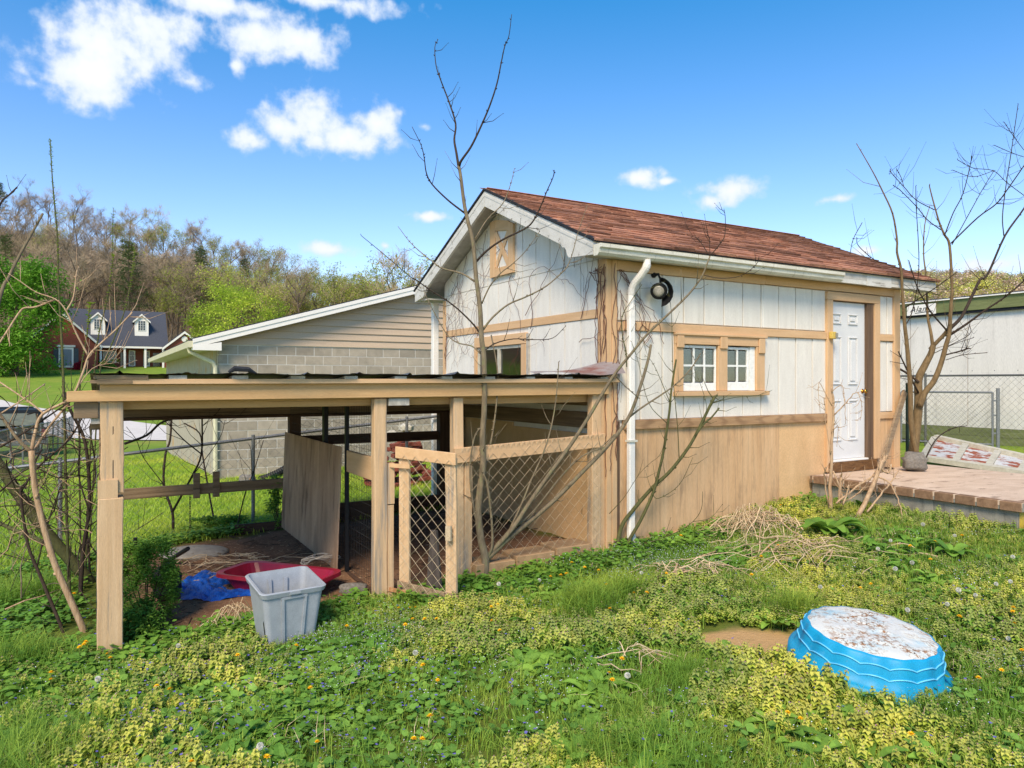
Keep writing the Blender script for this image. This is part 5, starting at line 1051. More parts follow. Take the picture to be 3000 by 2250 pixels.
# tall budding whips
def leafbit(mb, p, d, l, w, mi=0, droop=.3, rr=R):
    d = Vector(d).normalized(); s = d.cross(Vector((0, 0, 1)))
    if s.length < .05: s = Vector((1, 0, 0))
    s.normalize(); nn = s.cross(d); m = p+d*l*.45+nn*w*.15
    mb.add([p, m+s*w*.5, p+d*l-Vector((0, 0, droop*l)), m-s*w*.5], [(0, 1, 2), (0, 2, 3)], mi)
M['budleaf'] = pmat('fresh_bud_leaf', lin(168, 190, 60), lin(140, 164, 44), (9, 9, 9), 6, .6, 0, trans=.35)
wh = thing('budding_whips', 'tall thin green whips with opening buds rising over the pen roof', 'shrub', ground(205, 1760))
for uv, y0, r0, r1 in [([(205, 1760), (195, 1500), (187, 1150), (179, 967), (171, 831), (170, 760), (167, 676), (156, 558), (150, 470), (147, 411)], .3, .014, .003), ([(238, 1740), (232, 1300), (236, 1103), (255, 980), (262, 900), (270, 890)], .45, .010, .004), ([(250, 1700), (270, 1200), (287, 994), (312, 886), (331, 764), (329, 735), (332, 611)], .5, .009, .002), ([(260, 1650), (290, 1120), (306, 1062), (339, 980), (366, 907), (385, 818), (392, 764), (394, 717)], .6, .008, .002)]:
    yw = ground(*uv[0]).y; uv = [(uv[0][0], uv[0][1]+30)]+uv; r0, r1 = r0*yw/5.8, r1*yw/5.8
    o = limb(wh, 'whip', uv, yw, .1, r0, r1, 'barkgreen', 6, 0, 0)
    mb = MB(); n = len(uv); pts = spline([P(u, v, yw+.1*i/(n-1)) for i, (u, v) in enumerate(uv)], 14); top = max(p.z for p in pts)
    for p in pts:
        if p.z > H-.3 and R.random() < .8:
            for q in range(3):
                a = R.uniform(0, 6.28); leafbit(mb, p, (math.cos(a), math.sin(a), .9), R.uniform(.015, .035)*(1.6 if uv[-1][0] == 270 and p.z > top-.25 else 1), .014)
    mb.build('bud_leaves', M['budleaf'], wh)
gt = thing('grey_sapling_stem', 'pale grey bare stem leaning at the frame of the brick house', 'shrub', ground(-60, 1500))
limb(gt, 'stem', [(-135, 1850), (-120, 1500), (-60, 1150), (0, 872), (27, 810), (54, 755), (88, 693), (126, 625)], 6.2, .3, .02, .010, 'bark', 7, 3, 2); limb(gt, 'stem', [(-40, 1050), (-20, 700), (0, 600), (28, 570), (50, 548)], 6.0, .2, .012, .005, 'barkdark', 6, 6, 2)
# vines creeping over the rear of the pen
tv = thing('trailing_vine', 'brown bare vine stems climbing the rear fence inside the pen', 'vine', ground(505, 1545))
for uv, r0, r1, tw in [([(507, 1560), (505, 1500), (480, 1420), (485, 1330), (498, 1290), (503, 1220)], .022, .014, 6), ([(505, 1500), (560, 1400), (590, 1330), (592, 1220)], .016, .010, 6), ([(630, 1540), (610, 1430), (593, 1330), (585, 1270), (540, 1240)], .014, .010, 5), ([(365, 1300), (430, 1275), (470, 1240), (520, 1222)], .016, .012, 5), ([(590, 1330), (540, 1290), (490, 1240), (460, 1222)], .009, .006, 5), ([(560, 1400), (640, 1290), (660, 1230)], .006, .003, 5),
                       ([(690, 1560), (720, 1440), (742, 1385), (772, 1290)], .010, .004, 3), ([(738, 1390), (735, 1320), (728, 1300)], .006, .003, 1), ([(480, 1420), (420, 1340), (400, 1290), (370, 1250)], .006, .003, 5), ([(366, 1570), (420, 1540), (480, 1500)], .008, .004, 2)]:
    limb(tv, 'stem', uv, ground(*uv[0]).y if uv[0][1] > 1500 else (9.0 if uv[0][0] > 550 else 8.7), .05, r0, r1, 'barkdark', 6, 0, tw, .5)
# --- dry stalks before the door, cut and leaning on the platform
dk = thing('dry_stalks', 'broken dry weed stalks standing in front of the white door', 'stalks', ground(2434, 1500))
for uv, y0, dy, r0, r1 in [([(2434, 1510), (2433, 1400), (2437, 1300), (2442, 1200), (2436, 1135)], 0, .05, .020, .008), ([(2440, 1380), (2462, 1430), (2470, 1470)], 0, -.1, .009, .007), ([(2445, 1215), (2480, 1180), (2500, 1155), (2515, 1150)], .02, -.1, .006, .003), ([(2515, 1150), (2525, 1190), (2522, 1230)], -.08, 0, .003, .002), ([(2436, 1150), (2468, 1128), (2475, 1180), (2478, 1240)], .02, -.1, .004, .002), ([(2438, 1190), (2400, 1120), (2402, 1210)], .02, -.1, .004, .002), ([(2440, 1260), (2455, 1250), (2452, 1310)], 0, -.1, .004, .002), ([(2434, 1330), (2420, 1240), (2414, 1170)], 0, .1, .006, .003), ([(2428, 1480), (2415, 1400), (2420, 1370)], .0, -.1, .008, .006)]:
    limb(dk, 'stalk', uv, 8.0+y0, dy, r0*1.2, r1*1.2, 'barkpeel', 6, 3, 6, .16, rough=.006)
dk2 = thing('cut_branches', 'bleached cut branches propped against the brick platform edge', 'branches', ground(2530, 1505))
for uv, y0, dy, r0, r1 in [([(2512, 1515), (2550, 1440), (2575, 1370), (2590, 1345)], 0, .15, .021, .018), ([(2590, 1345), (2597, 1335)], .15, .02, .02, .018), ([(2450, 1475), (2500, 1435), (2540, 1405), (2575, 1385)], .05, .1, .010, .006), ([(2556, 1395), (2600, 1410), (2630, 1460), (2645, 1515)], .1, -.3, .009, .004), ([(2540, 1500), (2580, 1450), (2605, 1420), (2632, 1380)], 0, .2, .009, .006), ([(2576, 1370), (2600, 1385), (2612, 1360)], .15, .0, .009, .008), ([(2460, 1470), (2465, 1400), (2464, 1395)], .1, 0, .014, .010), ([(2470, 1480), (2483, 1440), (2486, 1420)], 0, 0, .008, .006), ([(2460, 1475), (2520, 1440), (2575, 1370)], .1, .1, .007, .005)]:
    limb(dk2, 'branch', uv, 7.75+y0, dy, r0*1.25, r1*1.25, 'barkpeel', 7, 2, 4, .16, rough=.006)
def brush(name, label, c, n, rad_, seed, mat='straw', zs=.16, lmax=.7):
    rr = random.Random(seed); t = thing(name, label, 'brush', c)
    for k in range(n):
        an = rr.uniform(0, 6.28); q = c+Vector((rr.gauss(0, rad_), rr.gauss(0, rad_*.55), 0)); l = rr.uniform(.15, lmax); d = Vector((math.cos(an), math.sin(an)*.8, 0)); pts = []; bend = rr.uniform(-1.2, 1.2)
        for i in range(6):
            s = i/5; dd = Vector((d.x*math.cos(bend*s)-d.y*math.sin(bend*s), d.x*math.sin(bend*s)+d.y*math.cos(bend*s), 0)); p = q+dd*(l*(s-.5)); p.z = gz(p.x, p.y)+.03+rr.random()*.02+zs*math.sin(math.pi*(s*.8+.1))*rr.uniform(.5, 1.2)*math.exp(-((p-c).xy.length/(rad_*1.6))**2); pts.append(p)
        w = rr.uniform(.002, .0048) if k > 8 or n < 30 else rr.uniform(.006, .009); MB().tube(pts, [w, w, w*.9, w*.8, w*.6, w*.4], 4).build('dry_stem', M[mat if k % 4 else 'barkpeel'], t)
    return t
brush('dry_brush_pile', 'heap of dry tangled stems against the tan shed skirt', ground(2215, 1565), 110, .26, 5, zs=.26, lmax=.9)
brush('dry_brush_pile', 'scattered dry stems lying before the brick platform', ground(2330, 1640), 70, .45, 6, zs=.12, lmax=1.0)
brush('dry_brush_pile', 'few bent straw stems near the tall grass tuft', ground(1850, 1960), 12, .13, 8, zs=.12, lmax=.45)
brush('dry_brush_pile', 'dry twigs littering the dirt floor under the pen roof', ground(640, 1668), 46, .40, 9, zs=.05, lmax=.6)
brush('dry_brush_pile', 'short cut stubble standing before the grey tote', ground(690, 1840), 20, .12, 12, zs=.18, lmax=.3)
brush('dry_brush_pile', 'pale straw clump in the weeds right of the sapling', ground(2010, 1690), 40, .22, 14, zs=.10, lmax=.4)
# bare creeper on the gable
vn_ = thing('creeper', 'thin brown leafless creeper sprawling over the white gable', 'vine', W(-.15, 1.2, -.05))
rr = random.Random(21)
def creep(b, z, ang_, n, st, r, depth=0):
    pts = []
    for i in range(n):
        zt = rtop(b)-.16
        if z > zt or b < .0 or b > 3.95 or z < .06: break
        pts.append(W(-.135-.012*rr.random(), b, z)); ang_ += rr.gauss(0, .32); b += math.cos(ang_)*st; z += math.sin(ang_)*st
        if depth < 2 and rr.random() < .13: creep(b, z, ang_+rr.choice((-1, 1))*rr.uniform(.5, 1.1), int(n*.5), st*.8, r*.65, depth+1)
    if len(pts) > 2: MB().tube(pts, [r*(1-.6*i/len(pts)) for i in range(len(pts))], 4).build('vine_stem', M['vine'], vn_)
for k in range(11): creep(rr.uniform(1.7, 3.5), rr.uniform(1.4, 2.1), -1.57+rr.uniform(-.5, .5), 24, .07, .0034)
for k in range(7): creep(rr.uniform(.15, 1.6), rr.uniform(.3, 1.5), 1.9+rr.uniform(-.7, .9), 22, .07, .0040)
for k in range(5): creep(rr.uniform(.1, .3), 1.15, 3.0+rr.uniform(-.3, .3), 24, .07, .0042)
for k in range(4): creep(3.88, rr.uniform(.1, .4), 1.57, 20, .06, .004)
vc = thing('creeper', 'reddish brown leafless creeper climbing the tan corner post', 'vine', W(-.13, .05, -1.7))
for k in range(10):
    b, a, z = rr.uniform(-.02, .13), 0, rr.uniform(-1.2, .4); pts = []; side = k % 3 == 0; x = rr.uniform(-.1, .0)
    for i in range(26):
        pts.append(W(-.135-.006*rr.random(), b, z) if not side else W(x, -.03-.006*rr.random(), z)); z += .07; b += rr.gauss(0, .016); x += rr.gauss(0, .014)
        b = min(.2, max(-.02, b)); x = min(.1, max(-.1, x))
        if z > 1.22: break
    MB().tube(pts, .004, 4).build('vine_stem', M['vine'], vc)
for k in range(6):
    x, z = rr.uniform(.02, .12), 1.15; pts = []
    for i in range(16): pts.append(W(x, -.03, z)); x += rr.gauss(.02, .03); z -= .05
    MB().tube(pts, .0035, 4).build('vine_stem', M['vine'], vc)
# ------------------------------------------------------------------ things on the ground
# grey storage tote
bt = thing('storage_tote', 'open grey plastic storage tote without a lid', 'tote', (0, 0, 0))
FLp = Vector((-1.754, 5.07, 0)); wd = Vector((.82, .57, 0)).normalized(); dpv = Vector((-wd.y, wd.x, 0)); bz = gz(-1.62, 5.35)-.02
bt.location = (FLp.x+.1, FLp.y+.25, bz); WL[bt] = Vector(bt.location)
def bin_pt(s, t, k, inset=0.0):            # s,t in 0..1 over the rim, k height 0..1
    tp = .055*(1-k)+inset; w, d = .45, .43
    p = FLp+wd*(tp+s*(w-2*tp))+dpv*(tp+t*(d-2*tp)); z = bz+.43*k+.05*t*k; return Vector((p.x, p.y, z))+Vector((.03*k, -.02*k, 0))*0
def ring(k, ins, n=6, rc=.10):             # rounded rectangle
    out = []
    for (cs, ct, a0) in ((1-rc, rc, -90), (1-rc, 1-rc, 0), (rc, 1-rc, 90), (rc, rc, 180)):
        for i in range(n+1):
            a = rad(a0+90*i/n); out.append(bin_pt(cs+rc*math.cos(a), ct+rc*math.sin(a), k, ins))
    return out
prof = [(0, 0), (.3, 0), (.6, 0), (.9, 0), (.91, -.012), (.985, -.018), (1, -.010), (1, .004), (.93, .006), (.6, .006), (.3, .006), (.02, .006)]
rings = [ring(k, i) for k, i in prof]; n = len(rings[0]); mb = MB()
mb.add([p for r_ in rings for p in r_], [(i*n+j, i*n+(j+1) % n, (i+1)*n+(j+1) % n, (i+1)*n+j) for i in range(len(prof)-1) for j in range(n)]+[tuple(range(n-1, -1, -1)), tuple((len(prof)-1)*n+j for j in range(n))])
mb.build('tub', M['greyplastic'], bt, smooth_=False, bevel=.0)
def panel_on(s0, s1, t, k0, k1, out):
    d = -dpv if t < .5 else dpv; q = [bin_pt(s, t, k)+d*.001 for s, k in ((s0, k0), (s1, k0), (s1-.01, k1), (s0+.01, k1))]; return MB().prism(q, d*out)
panel_on(.28, .34, 0, .05, .86, .012).build('rib', M['greyplastic'], bt); panel_on(.66, .72, 0, .05, .86, .012).build('rib', M['greyplastic'], bt); panel_on(.28, .72, 0, .86, .9, .012).build('rib', M['greyplastic'], bt)
q = [bin_pt(s, .985, k, .006) for s, k in ((.33, .3), (.39, .3), (.39, .88), (.33, .88))]; MB().prism(q, -dpv*.01).build('rib', M['greyplastic'], bt)
q = [bin_pt(s, .985, k, .006) for s, k in ((.62, .3), (.68, .3), (.68, .88), (.62, .88))]; MB().prism(q, -dpv*.01).build('rib', M['greyplastic'], bt)
q = [bin_pt(s, 0, k)-dpv*.021 for s, k in ((.40, .94), (.60, .94), (.58, .985), (.42, .985))]; MB().prism(q, -dpv*.006).build('handle_lip', M['greyplastic'], bt)
q = [bin_pt(0, t, k)-wd*.0015 for t, k in ((.10, .25), (.16, .22), (.17, .45), (.12, .50))]; MB().prism(q, -wd*.001).build('crack', M['black'], bt)
# red sled
sl = thing('plastic_sled', 'dark red shallow plastic sled lying behind the grey tote', 'sled', (0, 0, 0)); sc_ = Vector((-2.12, 6.55, 0)); sx_ = Vector((1.15, -.42, 0)).normalized(); sy_ = Vector((-sx_.y, sx_.x, 0)); sl.location = (sc_.x, sc_.y, gz(sc_.x, sc_.y)); WL[sl] = Vector(sl.location); s0 = gz(sc_.x, sc_.y)+.01
def SR(hw, hl, z, n=5, rc=.12):
    out = []
    for cx, cy, a0 in ((hl-rc, -hw+rc, -90), (hl-rc, hw-rc, 0), (-hl+rc, hw-rc, 90), (-hl+rc, -hw+rc, 180)):
        for i in range(n+1): a = rad(a0+90*i/n); p = sc_+sx_*(cx+rc*math.cos(a))+sy_*(cy+rc*math.sin(a)); out.append(Vector((p.x, p.y, s0+z+.02*math.cos(cx*3)*0)))
    return out
pr = [SR(.18, .42, .0), SR(.23, .50, .13), SR(.26, .53, .135), SR(.265, .535, .11), SR(.27, .54, .112), SR(.265, .535, .145), SR(.225, .495, .14), SR(.175, .415, .01)]
n = len(pr[0]); mb = MB(); mb.add([p for r_ in pr for p in r_], [(i*n+j, i*n+(j+1) % n, (i+1)*n+(j+1) % n, (i+1)*n+j) for i in range(len(pr)-1) for j in range(n)]+[tuple(range(n-1, -1, -1)), tuple((len(pr)-1)*n+j for j in range(n))]); mb.build('tray', M['redplastic'], sl)
for y in (-.1, .1): MB().bar(sc_+sx_*-.38+sy_*y+z3*(s0+.012), sc_+sx_*.38+sy_*y+z3*(s0+.012), .03, .012).build('runner_rib', M['redplastic'], sl)
# blue tarp, crumpled
mb = MB(); vs = []; NU, NV = 46, 26; rr = random.Random(4)
c00, c10, c11, c01 = ground(505, 1772), ground(765, 1756), ground(745, 1698), ground(575, 1680)
ph = [rr.uniform(0, 6.28) for _ in range(8)]
for j in range(NV+1):
    for i in range(NU+1):
        s, t = i/NU, j/NV; p = (c00.lerp(c10, s)).lerp(c01.lerp(c11, s), t); p = p+Vector((.05*math.sin(7*t+ph[0])*(1-s), .04*math.sin(9*s+ph[1]), 0))
        w = .5*abs(math.sin(9*s+5*t+ph[2]))+.35*abs(math.sin(17*s-8*t+ph[3]))+.3*abs(math.sin(6*s+21*t+ph[4]))+.2*abs(math.sin(31*s+13*t+ph[5]))
        notch = smooth(np.array((s-.45)/.3)).item()*math.exp(-((t-.52)/.20)**2)
        p.z = gz(p.x, p.y)+.008+.055*w*(.35+.65*math.sin(math.pi*min(1, max(0, t))))*(1-.85*notch)-.05*notch; vs.append(p)
mb.add(vs, [(j*(NU+1)+i, j*(NU+1)+i+1, (j+1)*(NU+1)+i+1, (j+1)*(NU+1)+i) for j in range(NV) for i in range(NU)]); setp(mb.build('tarp', M['bluetarp']), 'crumpled bright blue tarp lying on the dirt floor', 'tarp')
# round lid leaning on a black pipe, a black pot
lc = ground(570, 1625); mb = MB(); prof = [(.36, 0), (.36, .02), (.33, .035), (.2, .06), (0, .075)]
mb.lathe((lc.x, lc.y, lc.z+.01), prof, 24, sx=1, sy=.8); ld = mb.build('round_lid', M['greylid'], smooth_=True); setp(ld, 'dusty grey domed lid lying on the pen floor', 'lid')
e0, e1 = ground(488, 1655), P(551, 1607, 7.15); o = MB().tube([e0+Vector((0, 0, .03)), e1], .022, 8).build('black_pipe', M['black']); setp(o, 'short black pipe leaning over the grey lid', 'pipe')
e0 = ground(397, 1640); o = MB().tube([e0-Vector((0, 0, .05)), P(397, 1575, e0.y)], .022, 8).build('black_stake', M['black']); setp(o, 'short black stake standing behind the leafy bush', 'stake')
pc = ground(500, 1800); o = rock('rubbish_bag', 'black plastic bag slumped behind the leafy bush', (pc.x-.17, pc.y+.30, gz(pc.x, pc.y)), .15, pmat('black_bag_film', lin(30, 30, 34), lin(16, 16, 18), (5, 5, 5), 5, .35, .5, bdist=.03), 31, (.85, .8, 1.25), 'bag')
rc_ = Vector(W(-2.62, 1.2, 0)); rc_.z = gz(rc_.x, rc_.y); rr = random.Random(9); t = thing('rope_tangle', 'loose pale cord tangle at the foot of the plywood', 'rope', ground(940, 1665))
cc_ = ground(935, 1672)
for k in range(4):
    pts = [cc_+Vector((.16*math.cos(a+k)*rr.uniform(.6, 1.2), .12*math.sin(a*1.3+k), .06+.08*abs(math.sin(a*.9+k)))) for a in np.linspace(0, 7, 22)]; MB().tube(spline(pts, 2), .004, 4).build('cord', M['rope'], t)
rock('concrete_lump', 'small pale concrete lump half buried beside the gate post', ground(1035, 1745), .10, M['stone'], 44, (1.4, .9, .6))
# paddling pool, upside down
pc = ground(2540, 1958); po = thing('paddling_pool', 'upturned blue plastic paddling pool with dirty white base', 'pool', pc); NT_, LB = 224, 16
tilt = Matrix.Rotation(rad(6), 3, 'X') @ Matrix.Rotation(rad(4.5), 3, 'Y')
def pool_pt(r, th_, z, amp=.0): rr_ = .90*r*(1+.65*amp*math.cos(LB*th_)); return pc+tilt @ Vector((rr_*math.cos(th_), rr_*math.sin(th_), z*.93))+Vector((0, 0, .045))
prof = [(.515, -.10, .0), (.515, .01, .004), (.492, .022, .006), (.470, .03, .014), (.455, .09, .020), (.440, .148, .022), (.424, .190, .026), (.412, .203, .028), (.378, .205, .028)]
mb = MB(); vs = [pool_pt(r, 2*math.pi*i/NT_, z, a) for r, z, a in prof for i in range(NT_)]
mb.add(vs, [(k*NT_+i, k*NT_+(i+1) % NT_, (k+1)*NT_+(i+1) % NT_, (k+1)*NT_+i) for k in range(len(prof)-1) for i in range(NT_)]); mb.build('side_wall', M['poolside'], po, smooth_=True)
M['poolridge'] = pmat('pale_blue_pool_ridge', lin(120, 204, 240), lin(90, 186, 230), (3, 3, 3), 4, .4, 0, spec=.45)  # paler blue: ridge highlights and worn lines put into the colour
for z0, r_ in ((.075, .459), (.14, .443)):
    pts = []
    for i in range(NT_+1):
        th_ = 2*math.pi*i/NT_; zz = z0+.022*abs(math.cos(LB/2*th_)); pts.append(pool_pt(r_-.20*(zz-z0)+.002, th_, zz, .022))
    MB().tube(pts, .005, 5, cap=False).build('scallop_ridge', M['poolridge'], po, smooth_=True)
def pool_top():
    m = bpy.data.materials.new('dirty_pool_base'); m.use_nodes = True; t = m.node_tree; t.nodes.clear(); n, mm, Lk = NT(t)
    pos = n('ShaderNodeNewGeometry').outputs['Position']
    nz = lambda s, d=6.0: n('ShaderNodeTexNoise', inp={'Vector': pos, 'Scale': s, 'Detail': d, 'Roughness': .65}).outputs[0]
    mr = lambda v, a, b: n('ShaderNodeMapRange', inp={'Value': v, 'From Min': a, 'From Max': b}).outputs[0]
    mix = lambda f, a, b: n('ShaderNodeMix', data_type='RGBA', inp={0: f, 6: a, 7: b}).outputs[2]
    col = mix(mr(nz(5), .5, .72), lin(206, 206, 200), lin(150, 190, 204)); col = mix(mr(nz(9), .45, .7), col, lin(222, 220, 206))
    cl = mr(nz(4.5, 3.0), .46, .62)
    col = mix(mm('MULTIPLY', mr(nz(34), .50, .58), cl), col, lin(150, 104, 62)); col = mix(mm('MULTIPLY', mr(nz(70), .55, .62), cl), col, lin(74, 58, 44)); col = mix(mm('MULTIPLY', mr(nz(22), .60, .66), cl), col, lin(120, 84, 54))
    bs = n('ShaderNodeBsdfPrincipled', inp={'Base Color': col, 'Roughness': .7}); bp = n('ShaderNodeBump', inp={'Height': nz(40), 'Strength': .25, 'Distance': .01}); Lk.new(bp.outputs[0], bs.inputs['Normal'])
    Lk.new(bs.outputs[0], n('ShaderNodeOutputMaterial').inputs[0]); return m
ptm = pool_top(); RN = 22; mb = MB(); vs = []
emb = [(.22, .5, .09), (-.2, .14, .08), (.02, -.22, .10), (-.24, -.12, .06), (.24, -.16, .09), (0, .26, .09), (-.05, .02, .07)]
for k in range(RN+1):
    for i in range(96):
        th_ = 2*math.pi*i/96; r = .416*k/RN; x, y = r*math.cos(th_), r*math.sin(th_); z = .211+.014*(1-(k/RN)**4)-.014*(k/RN)**14
        for ex, ey, er in emb: d = math.hypot(x-ex, y-ey*.6); z += .006*math.exp(-((d-er)/.012)**2)
        vs.append(pool_pt(r, th_, z, .026*(k/RN)**3))
mb.add(vs, [(k*96+i, k*96+(i+1) % 96, (k+1)*96+(i+1) % 96, (k+1)*96+i) for k in range(RN) for i in range(96)]); mb.build('base', ptm, po, smooth_=True)

# ------------------------------------------------------------------ vegetation
def leafmat(name, c1, c2, c3=None, rough=.6, patch=.5, tr=.3, big=.55):
    m = bpy.data.materials.new(name); m.use_nodes = True; t = m.node_tree; t.nodes.clear(); n, mm, Lk = NT(t)
    pos = n('ShaderNodeNewGeometry').outputs['Position']; oi = n('ShaderNodeObjectInfo')
    nz = n('ShaderNodeTexNoise', inp={'Vector': pos, 'Scale': patch, 'Detail': 3.0, 'Roughness': .6}).outputs[0]
    f = n('ShaderNodeMapRange', inp={'Value': mm('ADD', nz, mm('MULTIPLY', mm('SUBTRACT', oi.outputs['Random'], .5), .14)), 'From Min': big-.12, 'From Max': big+.12}).outputs[0]
    col = n('ShaderNodeMix', data_type='RGBA', inp={0: f, 6: c1, 7: c2}).outputs[2]
    fn = n('ShaderNodeTexNoise', inp={'Vector': pos, 'Scale': 60.0, 'Detail': 2.0}).outputs[0]
    v = mm('ADD', mm('MULTIPLY', fn, .5), mm('MULTIPLY_ADD', oi.outputs['Random'], .35, .58))
    col = n('ShaderNodeHueSaturation', inp={'Color': col, 'Value': v}).outputs[0]
    bs = n('ShaderNodeBsdfPrincipled', inp={'Base Color': col, 'Roughness': rough, 'Specular IOR Level': .25})
    tl = n('ShaderNodeBsdfTranslucent', inp={0: col}); mx = n('ShaderNodeMixShader', inp={0: tr, 1: bs.outputs[0], 2: tl.outputs[0]})
    Lk.new(mx.outputs[0], n('ShaderNodeOutputMaterial').inputs[0]); return m
M['nettle'] = leafmat('dead_nettle_leaf', lin(124, 162, 62), lin(190, 196, 78), patch=.85, big=.56)
M['nettle_tip'] = leafmat('dead_nettle_top', lin(154, 168, 88), lin(206, 202, 94), patch=.85, big=.56)
M['nettle_fl'] = pmat('dead_nettle_flower', lin(186, 130, 150), lin(160, 104, 130), (9, 9, 9), 5, .7, 0)
M['grassb'] = leafmat('grass_blade', lin(120, 158, 58), lin(168, 186, 74), patch=.9)
M['lawn'] = leafmat('lawn_blade', lin(150, 182, 60), lin(194, 204, 80), patch=.4)
M['lushleaf'] = leafmat('lush_leaf', lin(104, 148, 56), lin(138, 174, 68), patch=1.4)
M['violetleaf'] = leafmat('violet_leaf', lin(104, 148, 60), lin(138, 174, 74), patch=1.4)
M['violet'] = pmat('violet_petal', lin(116, 108, 180), lin(92, 84, 158), (9, 9, 9), 5, .7, 0)
M['whitefl'] = pmat('white_petal', lin(224, 226, 232), lin(200, 204, 222), (9, 9, 9), 5, .7, 0)
M['yellowfl'] = pmat('dandelion_petal', lin(246, 200, 24), lin(236, 176, 10), (9, 9, 9), 5, .7, 0)
M['stemg'] = pmat('weed_stem', lin(132, 140, 70), lin(110, 118, 60), (9, 9, 9), 5, .7, 0)
M['puff'] = pmat('seed_fluff', lin(240, 238, 230), lin(224, 220, 208), (9, 9, 9), 5, .9, 0, trans=.4)
def src(name, mb, mats):
    me = bpy.data.meshes.new(name); me.from_pydata(mb.v, [], mb.f)
    for m_ in mats: me.materials.append(m_)
    me.polygons.foreach_set('material_index', mb.mi); me.update(); return bpy.data.objects.new(name, me)   # not linked: only instanced
def nettle(seed, n):
    rr = random.Random(seed); mb = MB()
    for k in range(n):
        an = rr.uniform(0, 6.28); b = Vector((rr.gauss(0, .035), rr.gauss(0, .035), -.01)); h = rr.uniform(.07, .15); lean = Vector((math.cos(an), math.sin(an), 0))*rr.uniform(0, .04); top = b+lean+Vector((0, 0, h))
        mb.tube([b, top], .0016, 3, 2, cap=False); nn = 6
        for i in range(nn):
            f = (i+1)/nn; p = b.lerp(top, f**.8); s = (.022+.012*(1-f))*(1 if f < .95 else .6); a0 = an+i*1.57
            for q in range(2 if i < 3 else 4):
                a = a0+q*(3.14 if i < 3 else 1.57)+rr.uniform(-.3, .3); leafbit(mb, p, (math.cos(a), math.sin(a), .25-.4*(i > 2)), s*rr.uniform(.8, 1.15), s*1.05, 0 if f < .8 else 1, .3)
        for q in range(3): a = rr.uniform(0, 6.28); leafbit(mb, top-Vector((0, 0, .012*q)), (math.cos(a), math.sin(a), .8), .009, .005, 3, 0)
    return mb
def tuft(seed, n, h, w, spread, lean=.6):
    rr = random.Random(seed); mb = MB()
    for k in range(n):
        an = rr.uniform(0, 6.28); b = Vector((rr.gauss(0, spread), rr.gauss(0, spread), -.015)); d = Vector((math.cos(an), math.sin(an), 0)); s = Vector((-d.y, d.x, 0))*w*.5*rr.uniform(.7, 1.2); hh = h*rr.uniform(.5, 1.15); ln = lean*rr.uniform(.2, 1.1)*hh
        m = b+d*ln*.3+Vector((0, 0, hh*.6)); t = b+d*ln+Vector((0, 0, hh*(1-.25*ln/hh)))
        mb.add([b-s, b+s, m+s*.8, m-s*.8, t], [(0, 1, 2, 3), (3, 2, 4)])
    return mb
def lowleaf(seed, n, r, fl):
    rr = random.Random(seed); mb = MB()
    for k in range(n):
        an = rr.uniform(0, 6.28); q = rr.uniform(.02, .09); p = Vector((math.cos(an)*q, math.sin(an)*q, rr.uniform(.02, .06))); a = rr.uniform(0, 6.28); d = Vector((math.cos(a), math.sin(a), rr.uniform(-.1, .5))).normalized(); s = d.cross(Vector((0, 0, 1))).normalized(); l = r*rr.uniform(.7, 1.3)
        mb.add([p, p+d*l*.2+s*l*.5, p+d*l*.7+s*l*.42, p+d*l, p+d*l*.7-s*l*.42, p+d*l*.2-s*l*.5], [(0, 1, 2, 3), (0, 3, 4, 5)], 0)
    for k in range(fl):
        p = Vector((rr.gauss(0, .05), rr.gauss(0, .05), rr.uniform(.06, .09)))
        for q in range(5): a = q*1.257+rr.random(); leafbit(mb, p, (math.cos(a), math.sin(a), .3), .010, .009, 1, 0)
    return mb
def star(seed, n):                          # spray of tiny white flowers
    rr = random.Random(seed); mb = MB()
    for k in range(n):
        p = Vector((rr.gauss(0, .07), rr.gauss(0, .07), rr.uniform(.03, .09))); s = .0035
        mb.add([p+Vector((s, 0, 0)), p+Vector((0, s, .001)), p-Vector((s, 0, 0)), p-Vector((0, s, .001))], [(0, 1, 2, 3)], 0)
        leafbit(mb, p-Vector((0, 0, .02)), (rr.uniform(-1, 1), rr.uniform(-1, 1), .3), .014, .01, 1)
    return mb
def vnoise(x, y, s, seed):
    rs = np.random.RandomState(seed); o = np.zeros_like(x)
    for k in range(7):
        a = rs.uniform(0, 6.28); f = s*rs.uniform(.5, 1.8); o += np.sin((x*math.cos(a)+y*math.sin(a))*f+rs.uniform(0, 6.28))
    return o/7**.5
def free(x, y):
    da = (x-C0[0])*LV[0]+(y-C0[1])*LV[1]; db = (x-C0[0])*GV[0]+(y-C0[1])*GV[1]
    ok = ~((da > -.15) & (da < 4.95) & (db > -.03) & (db < 4.1)) & ~((da > 2.97) & (da < 5.45) & (db > -2.40) & (db < 0))
    edge = .18*vnoise(x, y, 5.0, 5)+.12
    ok &= ~((da > -4.42) & (da < -.05) & (db > .06+edge*.7) & (db < 3.45)); ok &= ~((da > -2.4) & (da < -.05) & (db > -.08) & (db < 3.45))
    ok &= ~((x-pc.x)**2+(y-pc.y)**2 < .48**2)
    ok &= ~((da > -2.45) & (db > 10.35) & (db < 23.5) & (da < 9.5))
    ok &= ~((((x-1.55)*1.9)**2+((y-4.95)*2.7)**2) < (.85+.25*vnoise(x, y, 9, 3))**2)
    dx, dy = x-(FLp+wd*.25+dpv*.24).x, y-(FLp+wd*.25+dpv*.24).y; ok &= dx*dx+dy*dy > .22**2
    ok &= ~((np.abs(x-1.38) < .0))
    return ok, da, db
